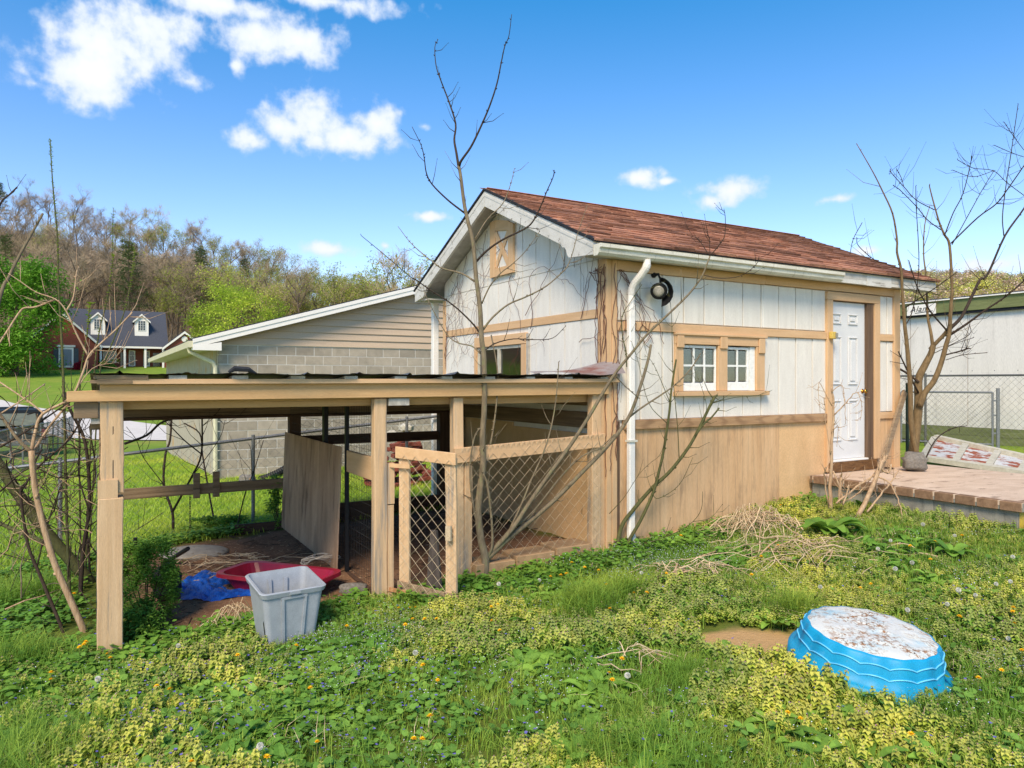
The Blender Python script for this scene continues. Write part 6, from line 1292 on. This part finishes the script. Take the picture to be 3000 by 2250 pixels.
def scatter(name, label, cat, srcs, pts, sc, seed, tilt_=.15, parent_kind='stuff'):
    rs = np.random.RandomState(seed); n = len(pts); me = bpy.data.meshes.new(name); me.from_pydata(np.asarray(pts).tolist(), [], [])
    at = me.attributes.new('rot', 'FLOAT_VECTOR', 'POINT'); at.data.foreach_set('vector', np.stack([rs.normal(0, tilt_, n), rs.normal(0, tilt_, n), rs.uniform(0, 6.283, n)], 1).ravel().astype(np.float32))
    at = me.attributes.new('scl', 'FLOAT', 'POINT'); at.data.foreach_set('value', np.asarray(sc, np.float32))
    at = me.attributes.new('idx', 'INT', 'POINT'); at.data.foreach_set('value', rs.randint(0, len(srcs), n).astype(np.int32))
    o = bpy.data.objects.new(name, me); COL.objects.link(o); setp(o, label, cat, kind=parent_kind)
    ng = bpy.data.node_groups.new(name, 'GeometryNodeTree'); ng.interface.new_socket('Geometry', in_out='INPUT', socket_type='NodeSocketGeometry'); ng.interface.new_socket('Geometry', in_out='OUTPUT', socket_type='NodeSocketGeometry')
    N, Lk = ng.nodes, ng.links; gi, go = N.new('NodeGroupInput'), N.new('NodeGroupOutput'); ip = N.new('GeometryNodeInstanceOnPoints'); jn = N.new('GeometryNodeJoinGeometry')
    for s_ in srcs:
        oi = N.new('GeometryNodeObjectInfo'); oi.inputs['Object'].default_value = s_; oi.inputs['As Instance'].default_value = True; Lk.new(oi.outputs['Geometry'], jn.inputs[0])
    def na(nm, ty): a = N.new('GeometryNodeInputNamedAttribute'); a.data_type = ty; a.inputs['Name'].default_value = nm; return a.outputs['Attribute']
    Lk.new(gi.outputs[0], ip.inputs['Points']); Lk.new(jn.outputs[0], ip.inputs['Instance']); ip.inputs['Pick Instance'].default_value = True
    Lk.new(na('idx', 'INT'), ip.inputs['Instance Index']); Lk.new(na('rot', 'FLOAT_VECTOR'), ip.inputs['Rotation']); Lk.new(na('scl', 'FLOAT'), ip.inputs['Scale']); Lk.new(ip.outputs[0], go.inputs[0])
    md = o.modifiers.new('scatter', 'NODES'); md.node_group = ng; return o
def sample(n, ylo, yhi, seed, wedge=.76, xlo=None, xhi=None):
    rs = np.random.RandomState(seed); y = np.sqrt(rs.uniform(ylo**2, yhi**2, n)); x = rs.uniform(-wedge, wedge, n)*y
    if xlo is not None: k = (x > xlo) & (x < xhi); x, y = x[k], y[k]
    return x, y
def lay(x, y, dz=0): return np.stack([x, y, gzn(x, y)+dz], 1)
nm4 = [M['nettle'], M['nettle_tip'], M['stemg'], M['nettle_fl']]
S_N = [src('nettle_source', nettle(s, 6), nm4) for s in (1, 2, 3, 4)]
S_G = [src('grass_source', tuft(s, 16, .11, .0045, .035), [M['grassb']]) for s in (1, 2, 3)]
S_T = [src('tall_grass_source', tuft(s, 34, .30, .005, .05, 1.1), [M['grassb']]) for s in (5, 6)]
S_V = [src('violet_source', lowleaf(s, 12, .035, f), [M['violetleaf'], M['violet']]) for s, f in ((1, 1), (2, 0), (3, 1))]
S_W = [src('star_source', star(s, 22), [M['whitefl'], M['lushleaf']]) for s in (1, 2)]
S_L = [src('lush_source', lowleaf(s, 30, .026, 0), [M['lushleaf'], M['lushleaf']]) for s in (7, 8, 9)]
S_S = [src('straw_source', tuft(s, 9, .10, .003, .05, 1.6), [M['straw']]) for s in (1, 2)]
x, y = sample(21000, 2.6, 10.5, 1); ok, da, db = free(x, y); nn = vnoise(x, y, 1.6, 2)
viol = np.exp(-(((x+1.7)/1.0)**2+((y-4.25)/.55)**2)); gr_ = ((x > .9) & (y < 4.0)) | ((x < -2.1) & (y < 4.4)); k = ok & (nn > -.75) & ~(gr_ & (np.random.RandomState(15).rand(len(x)) < .6)) & (np.random.RandomState(4).rand(len(x)) > viol*.8) & ~((x < -2.9) & (np.random.RandomState(5).rand(len(x)) < .55)) & (db < .2) & ~((da > 4.9) & (db > -2.5)) & ~((da > -2.5) & (da < -1.75) & (db > -.55)) & ~((da > -4.5) & (da < -2.4) & (db > -.02))
xn, yn = x[k], y[k]; scatter('dead_nettle_weeds', 'dense yellow green dead nettle weeds covering the yard', 'weeds', S_N, lay(xn, yn), np.clip(np.random.RandomState(8).uniform(.55, 1.05, len(xn))*(1+.34*vnoise(xn, yn, 3.0, 12)), .38, 1.7), 11)
x, y = sample(21000, 2.6, 10.5, 21); ok, da, db = free(x, y); k = ok & (db < .4)
scatter('yard_grass', 'short green grass growing between the yard weeds', 'grass', S_G, lay(x[k], y[k]), np.random.RandomState(9).uniform(.6, 1.25, k.sum()), 12)
tg_ = []
for u, v, r_, n_ in [(1720, 1790, .22, 90), (2040, 2010, .20, 60), (2150, 2020, .12, 24), (1840, 1760, .12, 30), (60, 1760, .30, 60), (40, 1960, .3, 40), (1900, 2220, .5, 50), (2330, 1810, .12, 40), (100, 2230, .4, 40)]:
    g = ground(u, v); rs = np.random.RandomState(u); tg_ += [(g.x+rs.normal(0, r_*.5), g.y+rs.normal(0, r_*.5)) for _ in range(n_)]
tg_ = np.array(tg_); scatter('tall_grass', 'taller dark green grass tufts standing in the weeds', 'grass', S_T, lay(tg_[:, 0], tg_[:, 1]), np.random.RandomState(10).uniform(.55, 1.0, len(tg_))*np.where((tg_[:, 0] > .9) & (tg_[:, 0] < 2) & (tg_[:, 1] < 5.2), .6, 1.0), 13)
x, y = sample(26000, 2.8, 6.2, 31); ok, _, db = free(x, y); w = np.exp(-(((x+1.6)/1.25)**2+((y-4.3)/.75)**2))+.10; k = ok & (np.random.RandomState(3).rand(len(x)) < w*.24)
scatter('violet_patch', 'low violet leaves with small purple flowers', 'violets', S_V, lay(x[k], y[k]), np.random.RandomState(11).uniform(.7, 1.2, k.sum()), 14)
x, y = sample(9000, 3.0, 9.5, 41); ok, da, db = free(x, y); w = np.exp(-(((x-1.3)/.9)**2+((y-6.9)/.6)**2))+.6*np.exp(-(((x+.9)/.6)**2+((y-5.2)/.5)**2))+.08; k = ok & (np.random.RandomState(6).rand(len(x)) < w) & (db < .3)
scatter('white_flower_sprays', 'tiny white flower sprays among the weeds by the shed', 'flowers', S_W, lay(x[k], y[k]), np.random.RandomState(12).uniform(.7, 1.2, k.sum()), 15)
x, y = sample(30000, 4.5, 9.8, 51); ok, da, db = free(x, y); w = ((db > -.55) & (db < .1) & (da > -.2))*.30+((db > -.6) & (db < .15) & (da > -2.4) & (da < -.1))*.25+((da < -2.6) & (db > -.25) & (db < .35))*.35+((db > 3.3) & (db < 3.7) & (da < -3.0))*.6+((da < -4.7) & (db > -.5) & (db < 3))*.12
k = ok & (np.random.RandomState(7).rand(len(x)) < w); scatter('lush_weeds', 'dark green leafy weeds along the shed and pen footing', 'weeds', S_L, lay(x[k], y[k]), np.random.RandomState(13).uniform(.8, 1.7, k.sum()), 16)
x, y = sample(9000, 3.2, 9.5, 61); ok, da, db = free(x, y); w = np.exp(-(((x-2.9)/1.0)**2+((y-7.2)/.9)**2))*.5+np.exp(-(((x-1.6)/.5)**2+((y-5.0)/.4)**2))*.4+.035; k = ok & (np.random.RandomState(17).rand(len(x)) < w) & (db < 0)
scatter('dry_straw', 'dry straw blades scattered through the weeds', 'straw', S_S, lay(x[k], y[k]), np.random.RandomState(14).uniform(.7, 1.5, k.sum()), 17)
x, y = sample(60000, 7.4, 24, 71, .78); ok, da, db = free(x, y); k = ok & ((db > 3.4) | (da < -4.7)) & (x < 1.0) & (np.random.RandomState(18).rand(len(x)) < np.clip(11/y, 0, 1)**1.5)
scatter('lawn_grass', 'mown bright green lawn behind the pen', 'grass', [src('lawn_source', tuft(s, 14, .07, .006, .05, .8), [M['lawn']]) for s in (1, 2, 3)], lay(x[k], y[k]), np.random.RandomState(15).uniform(.8, 1.6, k.sum()), 18)
# broad leaved plants dotted through the weeds
def dock(seed):
    rr = random.Random(seed); mb = MB()
    for k in range(9):
        a = k*2.4+rr.random(); d = Vector((math.cos(a), math.sin(a), 0)); s = Vector((-d.y, d.x, 0)); l = rr.uniform(.07, .15); w = l*.36; up_ = rr.uniform(.5, 1.3); vs = []
        for i in range(5):
            f = i/4; c = d*l*f+Vector((0, 0, l*up_*(f-.7*f*f))); hw = w*math.sin(math.pi*min(1, f*.85+.08))*.5+.002; vs += [c-s*hw+Vector((0, 0, hw*.4)), c, c+s*hw+Vector((0, 0, hw*.4))]
        mb.add(vs, [f for i in range(4) for f in ((3*i, 3*i+1, 3*i+4, 3*i+3), (3*i+1, 3*i+2, 3*i+5, 3*i+4))], 0)
    return mb
x, y = sample(5200, 2.8, 9.5, 91); ok, da, db = free(x, y); k = ok & (db < .1) & (vnoise(x, y, 2.4, 33) > .35)
scatter('broadleaf_weeds', 'broad leaved weeds dotted through the yard', 'weeds', [src('dock_source', dock(s_), [M['lushleaf']]) for s_ in (1, 2, 3)], lay(x[k], y[k]), np.random.RandomState(23).uniform(.6, 1.3, k.sum()), 24)
# fallen bits in the pen
x, y = sample(30000, 5.3, 9.8, 81); _, da, db = free(x, y); k = (da > -4.4) & (da < -.1) & (db > .2) & (db < 3.4) & (np.random.RandomState(19).rand(len(x)) < .16)
cb2 = MB(); cb2.bar((-.012, 0, .003), (.012, .002, .004), .005, .002); cb3 = MB(); cb3.bar((-.05, 0, .004), (.05, .01, .006), .003, .003)
scatter('floor_litter', 'chips and twig bits on the pen dirt floor', 'litter', [src('chip_source', cb2, [M['barkpeel']]), src('twig_source', cb3, [M['barkdark']])], lay(x[k], y[k], .004), np.random.RandomState(20).uniform(.5, 1.6, k.sum()), 19, .1)

# dandelions, one by one
YD = [(233, 1899), (246, 1888), (251, 1881), (314, 1917), (323, 1930), (651, 1890), (696, 1921), (868, 1894), (149, 1971), (149, 1992), (459, 2014), (497, 2023), (909, 2016), (782, 2218), (561, 2233), (217, 1741), (929, 2177), (1168, 1784), (1201, 1782), (1217, 1782), (1016, 1836), (1187, 1833), (1209, 1814), (1244, 1814), (1279, 1813),
      (1437, 1765), (1439, 1779), (1458, 1774), (1442, 1819), (1464, 1847), (1613, 1690), (1643, 1685), (1659, 1681), (1675, 1649), (1713, 1663), (1754, 1671), (1711, 1707), (1778, 1715), (1857, 1739), (1895, 1738), (1787, 1786), (1952, 1681), (1822, 1931), (1785, 1974), (1789, 1996), (1794, 1992), (1282, 1993), (1239, 1950), (1212, 2167), (1237, 2170), (1260, 2099),
      (2520, 1725), (2551, 1713), (2345, 2107), (2308, 2089), (2934, 1966), (2867, 1988), (2967, 1792), (2969, 1783), (2972, 1827), (2811, 1810), (2994, 1908), (2670, 2152), (2818, 1570), (2739, 1588), (2667, 1600), (2726, 1641), (2231, 1632), (2269, 1592), (2280, 1599), (2252, 1606), (2202, 1684), (2287, 1481), (1995, 1570), (2230, 1630)]
PF = [(522, 1894), (287, 1992), (762, 2190), (1461, 1711), (1580, 1700), (1879, 1679), (1838, 1980), (1217, 1915), (2403, 1722), (2808, 1729), (2858, 1747), (2918, 1711), (2960, 1704), (2775, 1770), (2659, 1787), (2542, 2096), (2954, 1872), (2704, 1537), (2609, 1585), (2572, 1608), (2672, 1650), (2623, 1668), (2967, 1633), (2797, 1570)]
mb = MB(); rr = random.Random(2)
for q in range(26):
    a = q*2.399; lv = (q % 3); leafbit(mb, Vector((0, 0, .002*lv)), (math.cos(a), math.sin(a), .25+.35*lv), .019-.004*lv, .007, 0, .1)
fl_src = mb.build('flower_head', M['yellowfl'], None, loc=(0, 0, 0))
mb = MB()
for q in range(90):
    zf = 1-2*(q+.5)/90; a = q*2.399; rxy = math.sqrt(1-zf*zf); d = Vector((rxy*math.cos(a), rxy*math.sin(a), zf)); s = d.orthogonal().normalized(); tip = d*.021
    mb.add([d*.003, tip+s*.0045, tip-s*.0045], [(0, 1, 2)])
    mb.add([tip+s.cross(d)*.004, tip-s.cross(d)*.004, tip+d*.003], [(0, 1, 2)])
pf_src = mb.build('seed_head', M['puff'], None, loc=(0, 0, 0))
st_src = MB().tube([(0, 0, -.12), (.004, .002, -.06), (0, 0, 0)], [.0022, .002, .0018], 4).build('stem', M['stemg'], None, loc=(0, 0, 0))
for lst, so_, nm, lb, gp_2 in ((YD, fl_src, 'dandelion', 'yellow dandelion flower among the yard weeds', 'yellow dandelions in the yard'), (PF, pf_src, 'dandelion_clock', 'white round dandelion seed head among the weeds', 'dandelion seed heads in the yard')):
    for u, v in lst:
        hgt = rr.uniform(.10, .16); hgt *= 1 if nm == 'dandelion' else .85; g = ground(u, v, hgt); t = thing(nm, lb, 'dandelion', (g.x, g.y, g.z-hgt), gp_2)
        e = (rr.uniform(-.35, .15), rr.uniform(-.3, .3), rr.uniform(0, 6)); s = rr.uniform(.9, 1.2)*(1 if nm == 'dandelion' else .72)
        share(so_, so_.name.split('.')[0], g, e, t, (s, s, s)); share(st_src, 'stem', g, (0, 0, rr.uniform(0, 6)), t, (1, 1, hgt/.11))
for o in (fl_src, pf_src, st_src): bpy.data.objects.remove(o)
# leafy bush by the pen post, burdock rosette, fern-like clump behind
def bush(name, label, c, rx, ry, rz_, n, l, mat, seed, par_cat='bush', lean=(0, 0)):
    rr = random.Random(seed); t = thing(name, label, par_cat, c); mb = MB()
    cl = [Vector((rr.gauss(0, .5), rr.gauss(0, .5), rr.uniform(.15, 1))) for _ in range(26)]
    for k in range(n):
        q = cl[k % 26]; p = Vector((q.x*rx+rr.gauss(0, rx*.16), q.y*ry+rr.gauss(0, ry*.16), max(.02, q.z*rz_+rr.gauss(0, rz_*.07)))); p.x += lean[0]*p.z; p.y += lean[1]*p.z
        a = rr.uniform(0, 6.28); leafbit(mb, c+p, (math.cos(a), math.sin(a), rr.uniform(-.2, .8)), l*rr.uniform(.7, 1.3), l*.6)
    mb.build('foliage', M[mat], t); mb = MB()
    for q in cl[:14]: mb.tube([c, c+Vector((q.x*rx*.5, q.y*ry*.5, q.z*rz_*.5)), c+Vector((q.x*rx, q.y*ry, q.z*rz_))], [.006, .004, .002], 4)
    mb.build('stem', M['barkdark'], t); return t
bush('leafy_bush', 'dense small leaved green bush beside the left pen post', ground(430, 1838), .20, .2, .66, 8000, .028, 'lushleaf', 3)
bush('leafy_bush', 'low dark leafy clump at the rear rail of the pen', ground(640, 1552), .42, .12, .17, 1200, .05, 'lushleaf', 5)
bush('leafy_bush', 'upright green weeds beside the far plywood edge', ground(815, 1545), .14, .14, .62, 700, .05, 'lushleaf', 6)
bush('leafy_bush', 'small nettle clump at the foot of the left post', ground(400, 1880), .16, .12, .22, 700, .045, 'nettle', 7)
def rosette(label, c, n, l, w, seed):
    rr = random.Random(seed); t = thing('burdock_rosette', label, 'plant', c)
    for k in range(n):
        a = k*2.4; d = Vector((math.cos(a), math.sin(a), 0)); s = Vector((-d.y, d.x, 0)); ll = l*rr.uniform(.6, 1.1); ww = w*rr.uniform(.7, 1.1); vs = []; up_ = rr.uniform(.9, 1.7)
        for i in range(6):
            f = i/5; c_ = c+d*ll*f+Vector((0, 0, .02+ll*up_*(f-.75*f*f))); hw = ww*math.sin(math.pi*min(1, f*.85+.08))*.5+.004
            vs += [c_-s*hw+Vector((0, 0, hw*.35)), c_, c_+s*hw+Vector((0, 0, hw*.35))]
        MB().add(vs, [f for i in range(5) for f in ((3*i, 3*i+1, 3*i+4, 3*i+3), (3*i+1, 3*i+2, 3*i+5, 3*i+4))]).build('leaf', M['lushleaf'], t, smooth_=True)
rosette('large leaved burdock rosette before the brick platform', ground(2425, 1580), 16, .32, .15, 2); rosette('smaller burdock rosette in the weeds beyond the blue pool', ground(2790, 1640), 9, .2, .12, 5)
# ------------------------------------------------------------------ trees of the valley and hillside
M['budhaze'] = leafmat('pale_spring_leaf', lin(172, 180, 84), lin(196, 198, 92), patch=.08, tr=.4)
M['greentree'] = leafmat('full_green_leaf', lin(92, 140, 46), lin(124, 166, 58), patch=.35, tr=.35)
M['limetree'] = leafmat('lime_spring_leaf', lin(168, 186, 72), lin(190, 200, 82), patch=.2, tr=.4)
M['pine'] = leafmat('dark_pine_needles', lin(86, 102, 62), lin(108, 118, 70), patch=.2, tr=.15)
M['twig'] = pmat('far_twigs', lin(172, 152, 124), lin(140, 122, 100), (1, 1, 1), 2, .95, 0, rnd=.35)
def tree_mesh(seed, h, crown, leaf=None, nleaf=0, lsize=.25, conifer=False, spread=.33, twn=900):
    rr = random.Random(seed); tb_, cb_ = MB(), MB(); tips = []
    def grow(p, d, l, r, lev):
        pts = [p]; dd = d.copy()
        for i in range(3): dd = (dd+Vector((rr.gauss(0, .13), rr.gauss(0, .13), rr.gauss(.05, .06)))).normalized(); pts.append(pts[-1]+dd*l/3)
        tb_.tube(pts, [r, r*.85, r*.7, r*.5], 5 if lev < 1 else 3, cap=False)
        if lev >= 3: tips.append((pts[-1], dd)); return
        for k in range(rr.choice((2, 3, 3)) if lev else 7):
            f = rr.uniform(.45, 1.0) if lev else rr.uniform(crown, 1.0); q = pts[0].lerp(pts[-1], f) if lev else pts[min(3, int(f*3))].lerp(pts[min(3, int(f*3)+1)] if int(f*3) < 3 else pts[3], f*3-int(f*3)); a = rr.uniform(0, 6.28)
            nd = (dd*.75+Vector((math.cos(a), math.sin(a), .25))*(.75 if lev else .8)).normalized(); grow(q, nd, l*(.62 if lev else spread)*rr.uniform(.75, 1.2), r*.5, lev+1)
        tips.append((pts[-1], dd))
    if conifer:
        tb_.tube([(0, 0, -1), (0, 0, h)], [.22, .04], 6)
        for k in range(60):
            z = h*(.35+.65*k/60); L = (h-z)*.28+.6+rr.uniform(-.4, .4); a = k*2.4; d = Vector((math.cos(a), math.sin(a), rr.uniform(-.1, .2)))
            tb_.tube([(0, 0, z), Vector((0, 0, z))+d*L], [.05, .02], 3)
            for q in range(26): p = Vector((0, 0, z))+d*L*rr.uniform(.3, 1.05)+Vector((rr.gauss(0, .22), rr.gauss(0, .22), rr.gauss(0, .16))); leafbit(cb_, p, (rr.uniform(-1, 1), rr.uniform(-1, 1), rr.uniform(-.3, .6)), .5, .16)
        return tb_, cb_
    grow(Vector((0, 0, -1)), Vector((rr.gauss(0, .05), rr.gauss(0, .05), 1)).normalized(), h*.8, .17*h/15, 0)
    for k in range(twn):
        p, d = tips[rr.randrange(len(tips))]; q = p+Vector((rr.gauss(0, .25), rr.gauss(0, .25), rr.gauss(0, .25))); v = (d*.6+Vector((rr.gauss(0, .6), rr.gauss(0, .6), rr.gauss(.35, .4)))).normalized(); l = rr.uniform(.7, 1.7); s = v.orthogonal().normalized()*.022
        m = q+v*l*.55+Vector((rr.gauss(0, .08), rr.gauss(0, .08), .05)); cb_.add([q-s, q+s, m+s*.6, m-s*.6, q+v*l], [(0, 1, 2, 3), (3, 2, 4)], 1)
    for k in range(nleaf):
        p, d = tips[rr.randrange(len(tips))]; q = p+Vector((rr.gauss(0, .55), rr.gauss(0, .55), rr.gauss(.2, .5))); leafbit(cb_, q, (rr.uniform(-1, 1), rr.uniform(-1, 1), rr.uniform(-.5, .7)), lsize*rr.uniform(.6, 1.3), lsize*.6)
    return tb_, cb_
def tmesh(nm, mb, mats):
    me = bpy.data.meshes.new(nm); me.from_pydata([tuple(v) for v in mb.v], [], mb.f)
    for m_ in mats: me.materials.append(m_)
    me.polygons.foreach_set('material_index', mb.mi); me.update(); return me
def proto(seed, h, crown, leafm=None, **k):
    a, b = tree_mesh(seed, h, crown, **k); return tmesh('trunk', a, [M['hillbark']]), tmesh('crown', b, [leafm or M['twig'], M['twig']])
BARE = [proto(s, 16, .5, twn=1100) for s in (1, 2, 3, 4, 5)]; BUD = [proto(s, 14, .35, M['budhaze'], nleaf=1300, lsize=.34, twn=500) for s in (11, 12, 13)]; PINE = [proto(s, 17, .4, M['pine'], conifer=True) for s in (21, 22)]
def put_tree(pr, name, label, cat, x, y, s, rz_, group=None, z=None, sz=None):
    t = thing(name, label, cat, (x, y, gz(x, y) if z is None else z), group); t.rotation_euler = (0, 0, rz_); t.scale = (s, s, sz or s)
    for nm, me in zip(('trunk', 'crown'), pr): o = bpy.data.objects.new(nm, me); COL.objects.link(o); o.parent = t
    return t
rr = random.Random(77); cnt = 0
rows = [(129, 26), (138, 26), (149, 28), (161, 30), (175, 30), (190, 32), (207, 34), (226, 38)]
for Y, n in rows:
    for k in range(n):
        u = -60+(1290+60)*(k+rr.uniform(.05, .95))/n; y = Y+rr.uniform(-5, 6); x = (u-CX)/F*y; s = rr.uniform(.78, 1.15)
        pg = .06+1.3*max(0, (u-400)/800)+(.12 if Y > 180 else 0)
        if rr.random() < .055: put_tree(PINE[rr.randrange(2)], 'pine_tree', 'dark green pine standing among bare trees on the hillside', 'tree', x, y, s*1.05, rr.uniform(0, 6), 'pines on the hillside')
        elif rr.random() < pg: put_tree(BUD[rr.randrange(3)], 'budding_tree', 'tree with pale green spring leaves on the wooded hillside', 'tree', x, y, s, rr.uniform(0, 6), 'budding trees on the hillside')
        else: put_tree(BARE[rr.randrange(5)], 'bare_tree', 'leafless brown tree in the wood on the hillside', 'tree', x, y, s, rr.uniform(0, 6), 'bare trees on the hillside')
# brush between the trunks
und = [src('undergrowth_source', tuft(s, 40, 3.2, .05, .9, .7), [M['twig']]) for s in (41, 42)]
rs = np.random.RandomState(50); y = rs.uniform(124, 240, 3000); x = ((rs.uniform(-80, 1330, 3000))-CX)/F*y
scatter('hillside_undergrowth', 'brown brush filling the wood on the hillside', 'undergrowth', und, lay(x, y), rs.uniform(.5, 1.2, 3000), 51, .1)
# named trees nearer than the wood
def leafy(name, label, x, y, h, w, n, ls, mat, seed, z0=.12, flat=1.0):
    rr = random.Random(seed); c = Vector((x, y, gz(x, y))); t = thing(name, label, 'tree', c); tb2 = MB(); mb = MB()
    tb2.tube([c-Vector((0, 0, .5)), c+Vector((0, 0, h*.3)), c+Vector((.2, 0, h*.75))], [h*.028, h*.02, h*.006], 7); cl = []
    for k in range(64):
        f = rr.uniform(z0, .97); rad2 = w*math.sqrt(max(.02, 1-((f-.42)/.62)**2))*rr.uniform(.35, 1.0); a = rr.uniform(0, 6.28); q = c+Vector((rad2*math.cos(a), rad2*math.sin(a)*flat, h*f)); cl.append(q)
        if k % 3 == 0: tb2.tube([c+Vector((0, 0, h*f*.6)), c.lerp(q, .6)+Vector((0, 0, h*f*.15)), q], [h*.006, h*.004, h*.001], 4)
    for k in range(n):
        q = cl[k % 64]; d = Vector((rr.gauss(0, 1), rr.gauss(0, 1), rr.gauss(0, .8))); p = q+d*(w*.15); a = rr.uniform(0, 6.28); leafbit(mb, p, (math.cos(a), math.sin(a), rr.uniform(-.6, .5)), ls*rr.uniform(.7, 1.3), ls*.6)
    tb2.build('trunk', M['hillbark'], t); mb.build('crown', M[mat], t); return t
leafy('green_tree', 'big full green round tree before the brick house', (45-CX)/F*84, 84, 13.4, 5.6, 15000, .42, 'greentree', 3, .05)
leafy('lime_tree', 'lime green spreading tree beyond the garage roof', (690-CX)/F*78, 78, 10.8, 4.2, 7000, .28, 'limetree', 5, .05); leafy('lime_tree', 'smaller lime green tree beside the spreading one beyond the garage', (610-CX)/F*84, 84, 8.9, 3.0, 4200, .28, 'limetree', 6, .05)
leafy('lime_tree', 'pale lime tree right of the others beyond the garage roof', (800-CX)/F*80, 80, 9.6, 2.2, 2600, .26, 'limetree', 7, .05)
put_tree(BUD[0], 'roadside_tree', 'thin budding tree standing just behind the garage ridge', 'tree', (1170-CX)/F*90, 90, 1.02, .4); put_tree(BUD[1], 'roadside_tree', 'slender half leafed tree beside the shed gable', 'tree', (1245-CX)/F*95, 95, 1.02, 1.4); put_tree(BARE[2], 'roadside_tree', 'thin bare tree between the garage ridge and shed eave', 'tree', (1215-CX)/F*88, 88, .9, 2.2)
for k, (p, mat, lb) in enumerate([(1.3, 'lushleaf', 'clipped green shrub before the house porch left end'), (9.9, 'lushleaf', 'clipped green shrub before the house porch right end')]):
    h_ = Vector(HF(p, -1.2, 0)); h_.z = gz(h_.x, h_.y)-.1; bush('porch_shrub', lb, h_, .9, .7, 1.3, 900, .22, mat, 60+k)
M['azalea'] = pmat('pink_red_azalea', lin(176, 40, 72), lin(146, 28, 56), (3, 3, 3), 4, .7, 0)
for k, (p, lb) in enumerate([(-7.6, 'bright pink azalea under the house window'), (-2.2, 'small pink azalea against the brick wall')]):
    h_ = Vector(HF(p, -2.2, 0)); h_.z = gz(h_.x, h_.y)-.1; bush('azalea', lb, h_, 1.0-.4*k, .7, 1.2, 800, .22, 'azalea', 70+k)
# far ridge on the right, a wood seen as one mass
def puff(seed, n, r_, mat, ls=1.4):
    rr = random.Random(seed); mb = MB()
    for k in range(n):
        d = Vector((rr.gauss(0, 1), rr.gauss(0, 1), rr.gauss(0, 1))).normalized(); p = Vector((d.x*r_, d.y*r_, r_*1.1+d.z*r_*1.15))*rr.uniform(.75, 1.08); a = rr.uniform(0, 6.28); leafbit(mb, p, (math.cos(a), math.sin(a), rr.uniform(-.5, .6)), ls*rr.uniform(.7, 1.3), ls*.7)
    return src('far_crown_source', mb, [mat])
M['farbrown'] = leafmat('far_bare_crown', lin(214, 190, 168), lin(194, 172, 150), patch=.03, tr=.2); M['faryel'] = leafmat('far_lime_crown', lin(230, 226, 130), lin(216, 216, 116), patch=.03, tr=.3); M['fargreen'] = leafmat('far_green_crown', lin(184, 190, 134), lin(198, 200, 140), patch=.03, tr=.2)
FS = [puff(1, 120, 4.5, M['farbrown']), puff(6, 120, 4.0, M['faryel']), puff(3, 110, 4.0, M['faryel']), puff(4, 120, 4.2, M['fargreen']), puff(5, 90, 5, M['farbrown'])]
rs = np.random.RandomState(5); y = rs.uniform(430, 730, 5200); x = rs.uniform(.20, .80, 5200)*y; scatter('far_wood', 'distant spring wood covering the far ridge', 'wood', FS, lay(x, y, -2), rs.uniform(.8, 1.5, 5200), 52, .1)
import OpenImageIO as oiio, numpy as np,sys
b=oiio.ImageBuf('/workdir/render_main.png').get_pixels(oiio.FLOAT)[...,:3]
k=1024/3000
for n,(x0,y0,x1,y1) in dict(sky_top=(1800,60,2200,200),sky_mid=(2200,400,2400,500),sky_low=(700,600,900,640),wall_long=(2280,1050,2380,1180),gable=(1600,1000,1700,1060),skirt=(2000,1300,2200,1450),door=(2460,1180,2500,1300),post1=(300,1500,350,1800),beam=(700,1135,1000,1160),roof=(1900,650,2100,720),siding=(900,960,1200,990),block=(800,1030,1200,1080),slab=(2650,1400,2850,1440),fg=(1000,1950,1500,2150),fgR=(2300,2120,2900,2220),lawn=(380,1440,600,1520),hill=(300,750,600,850),trailer=(2800,950,2950,1050),tote=(830,1760,930,1850),poolside=(2450,1960,2650,2010)).items():
    r=b[int(y0*k):int(y1*k),int(x0*k):int(x1*k)].reshape(-1,3).mean(0)*255
    print(n,r.round())
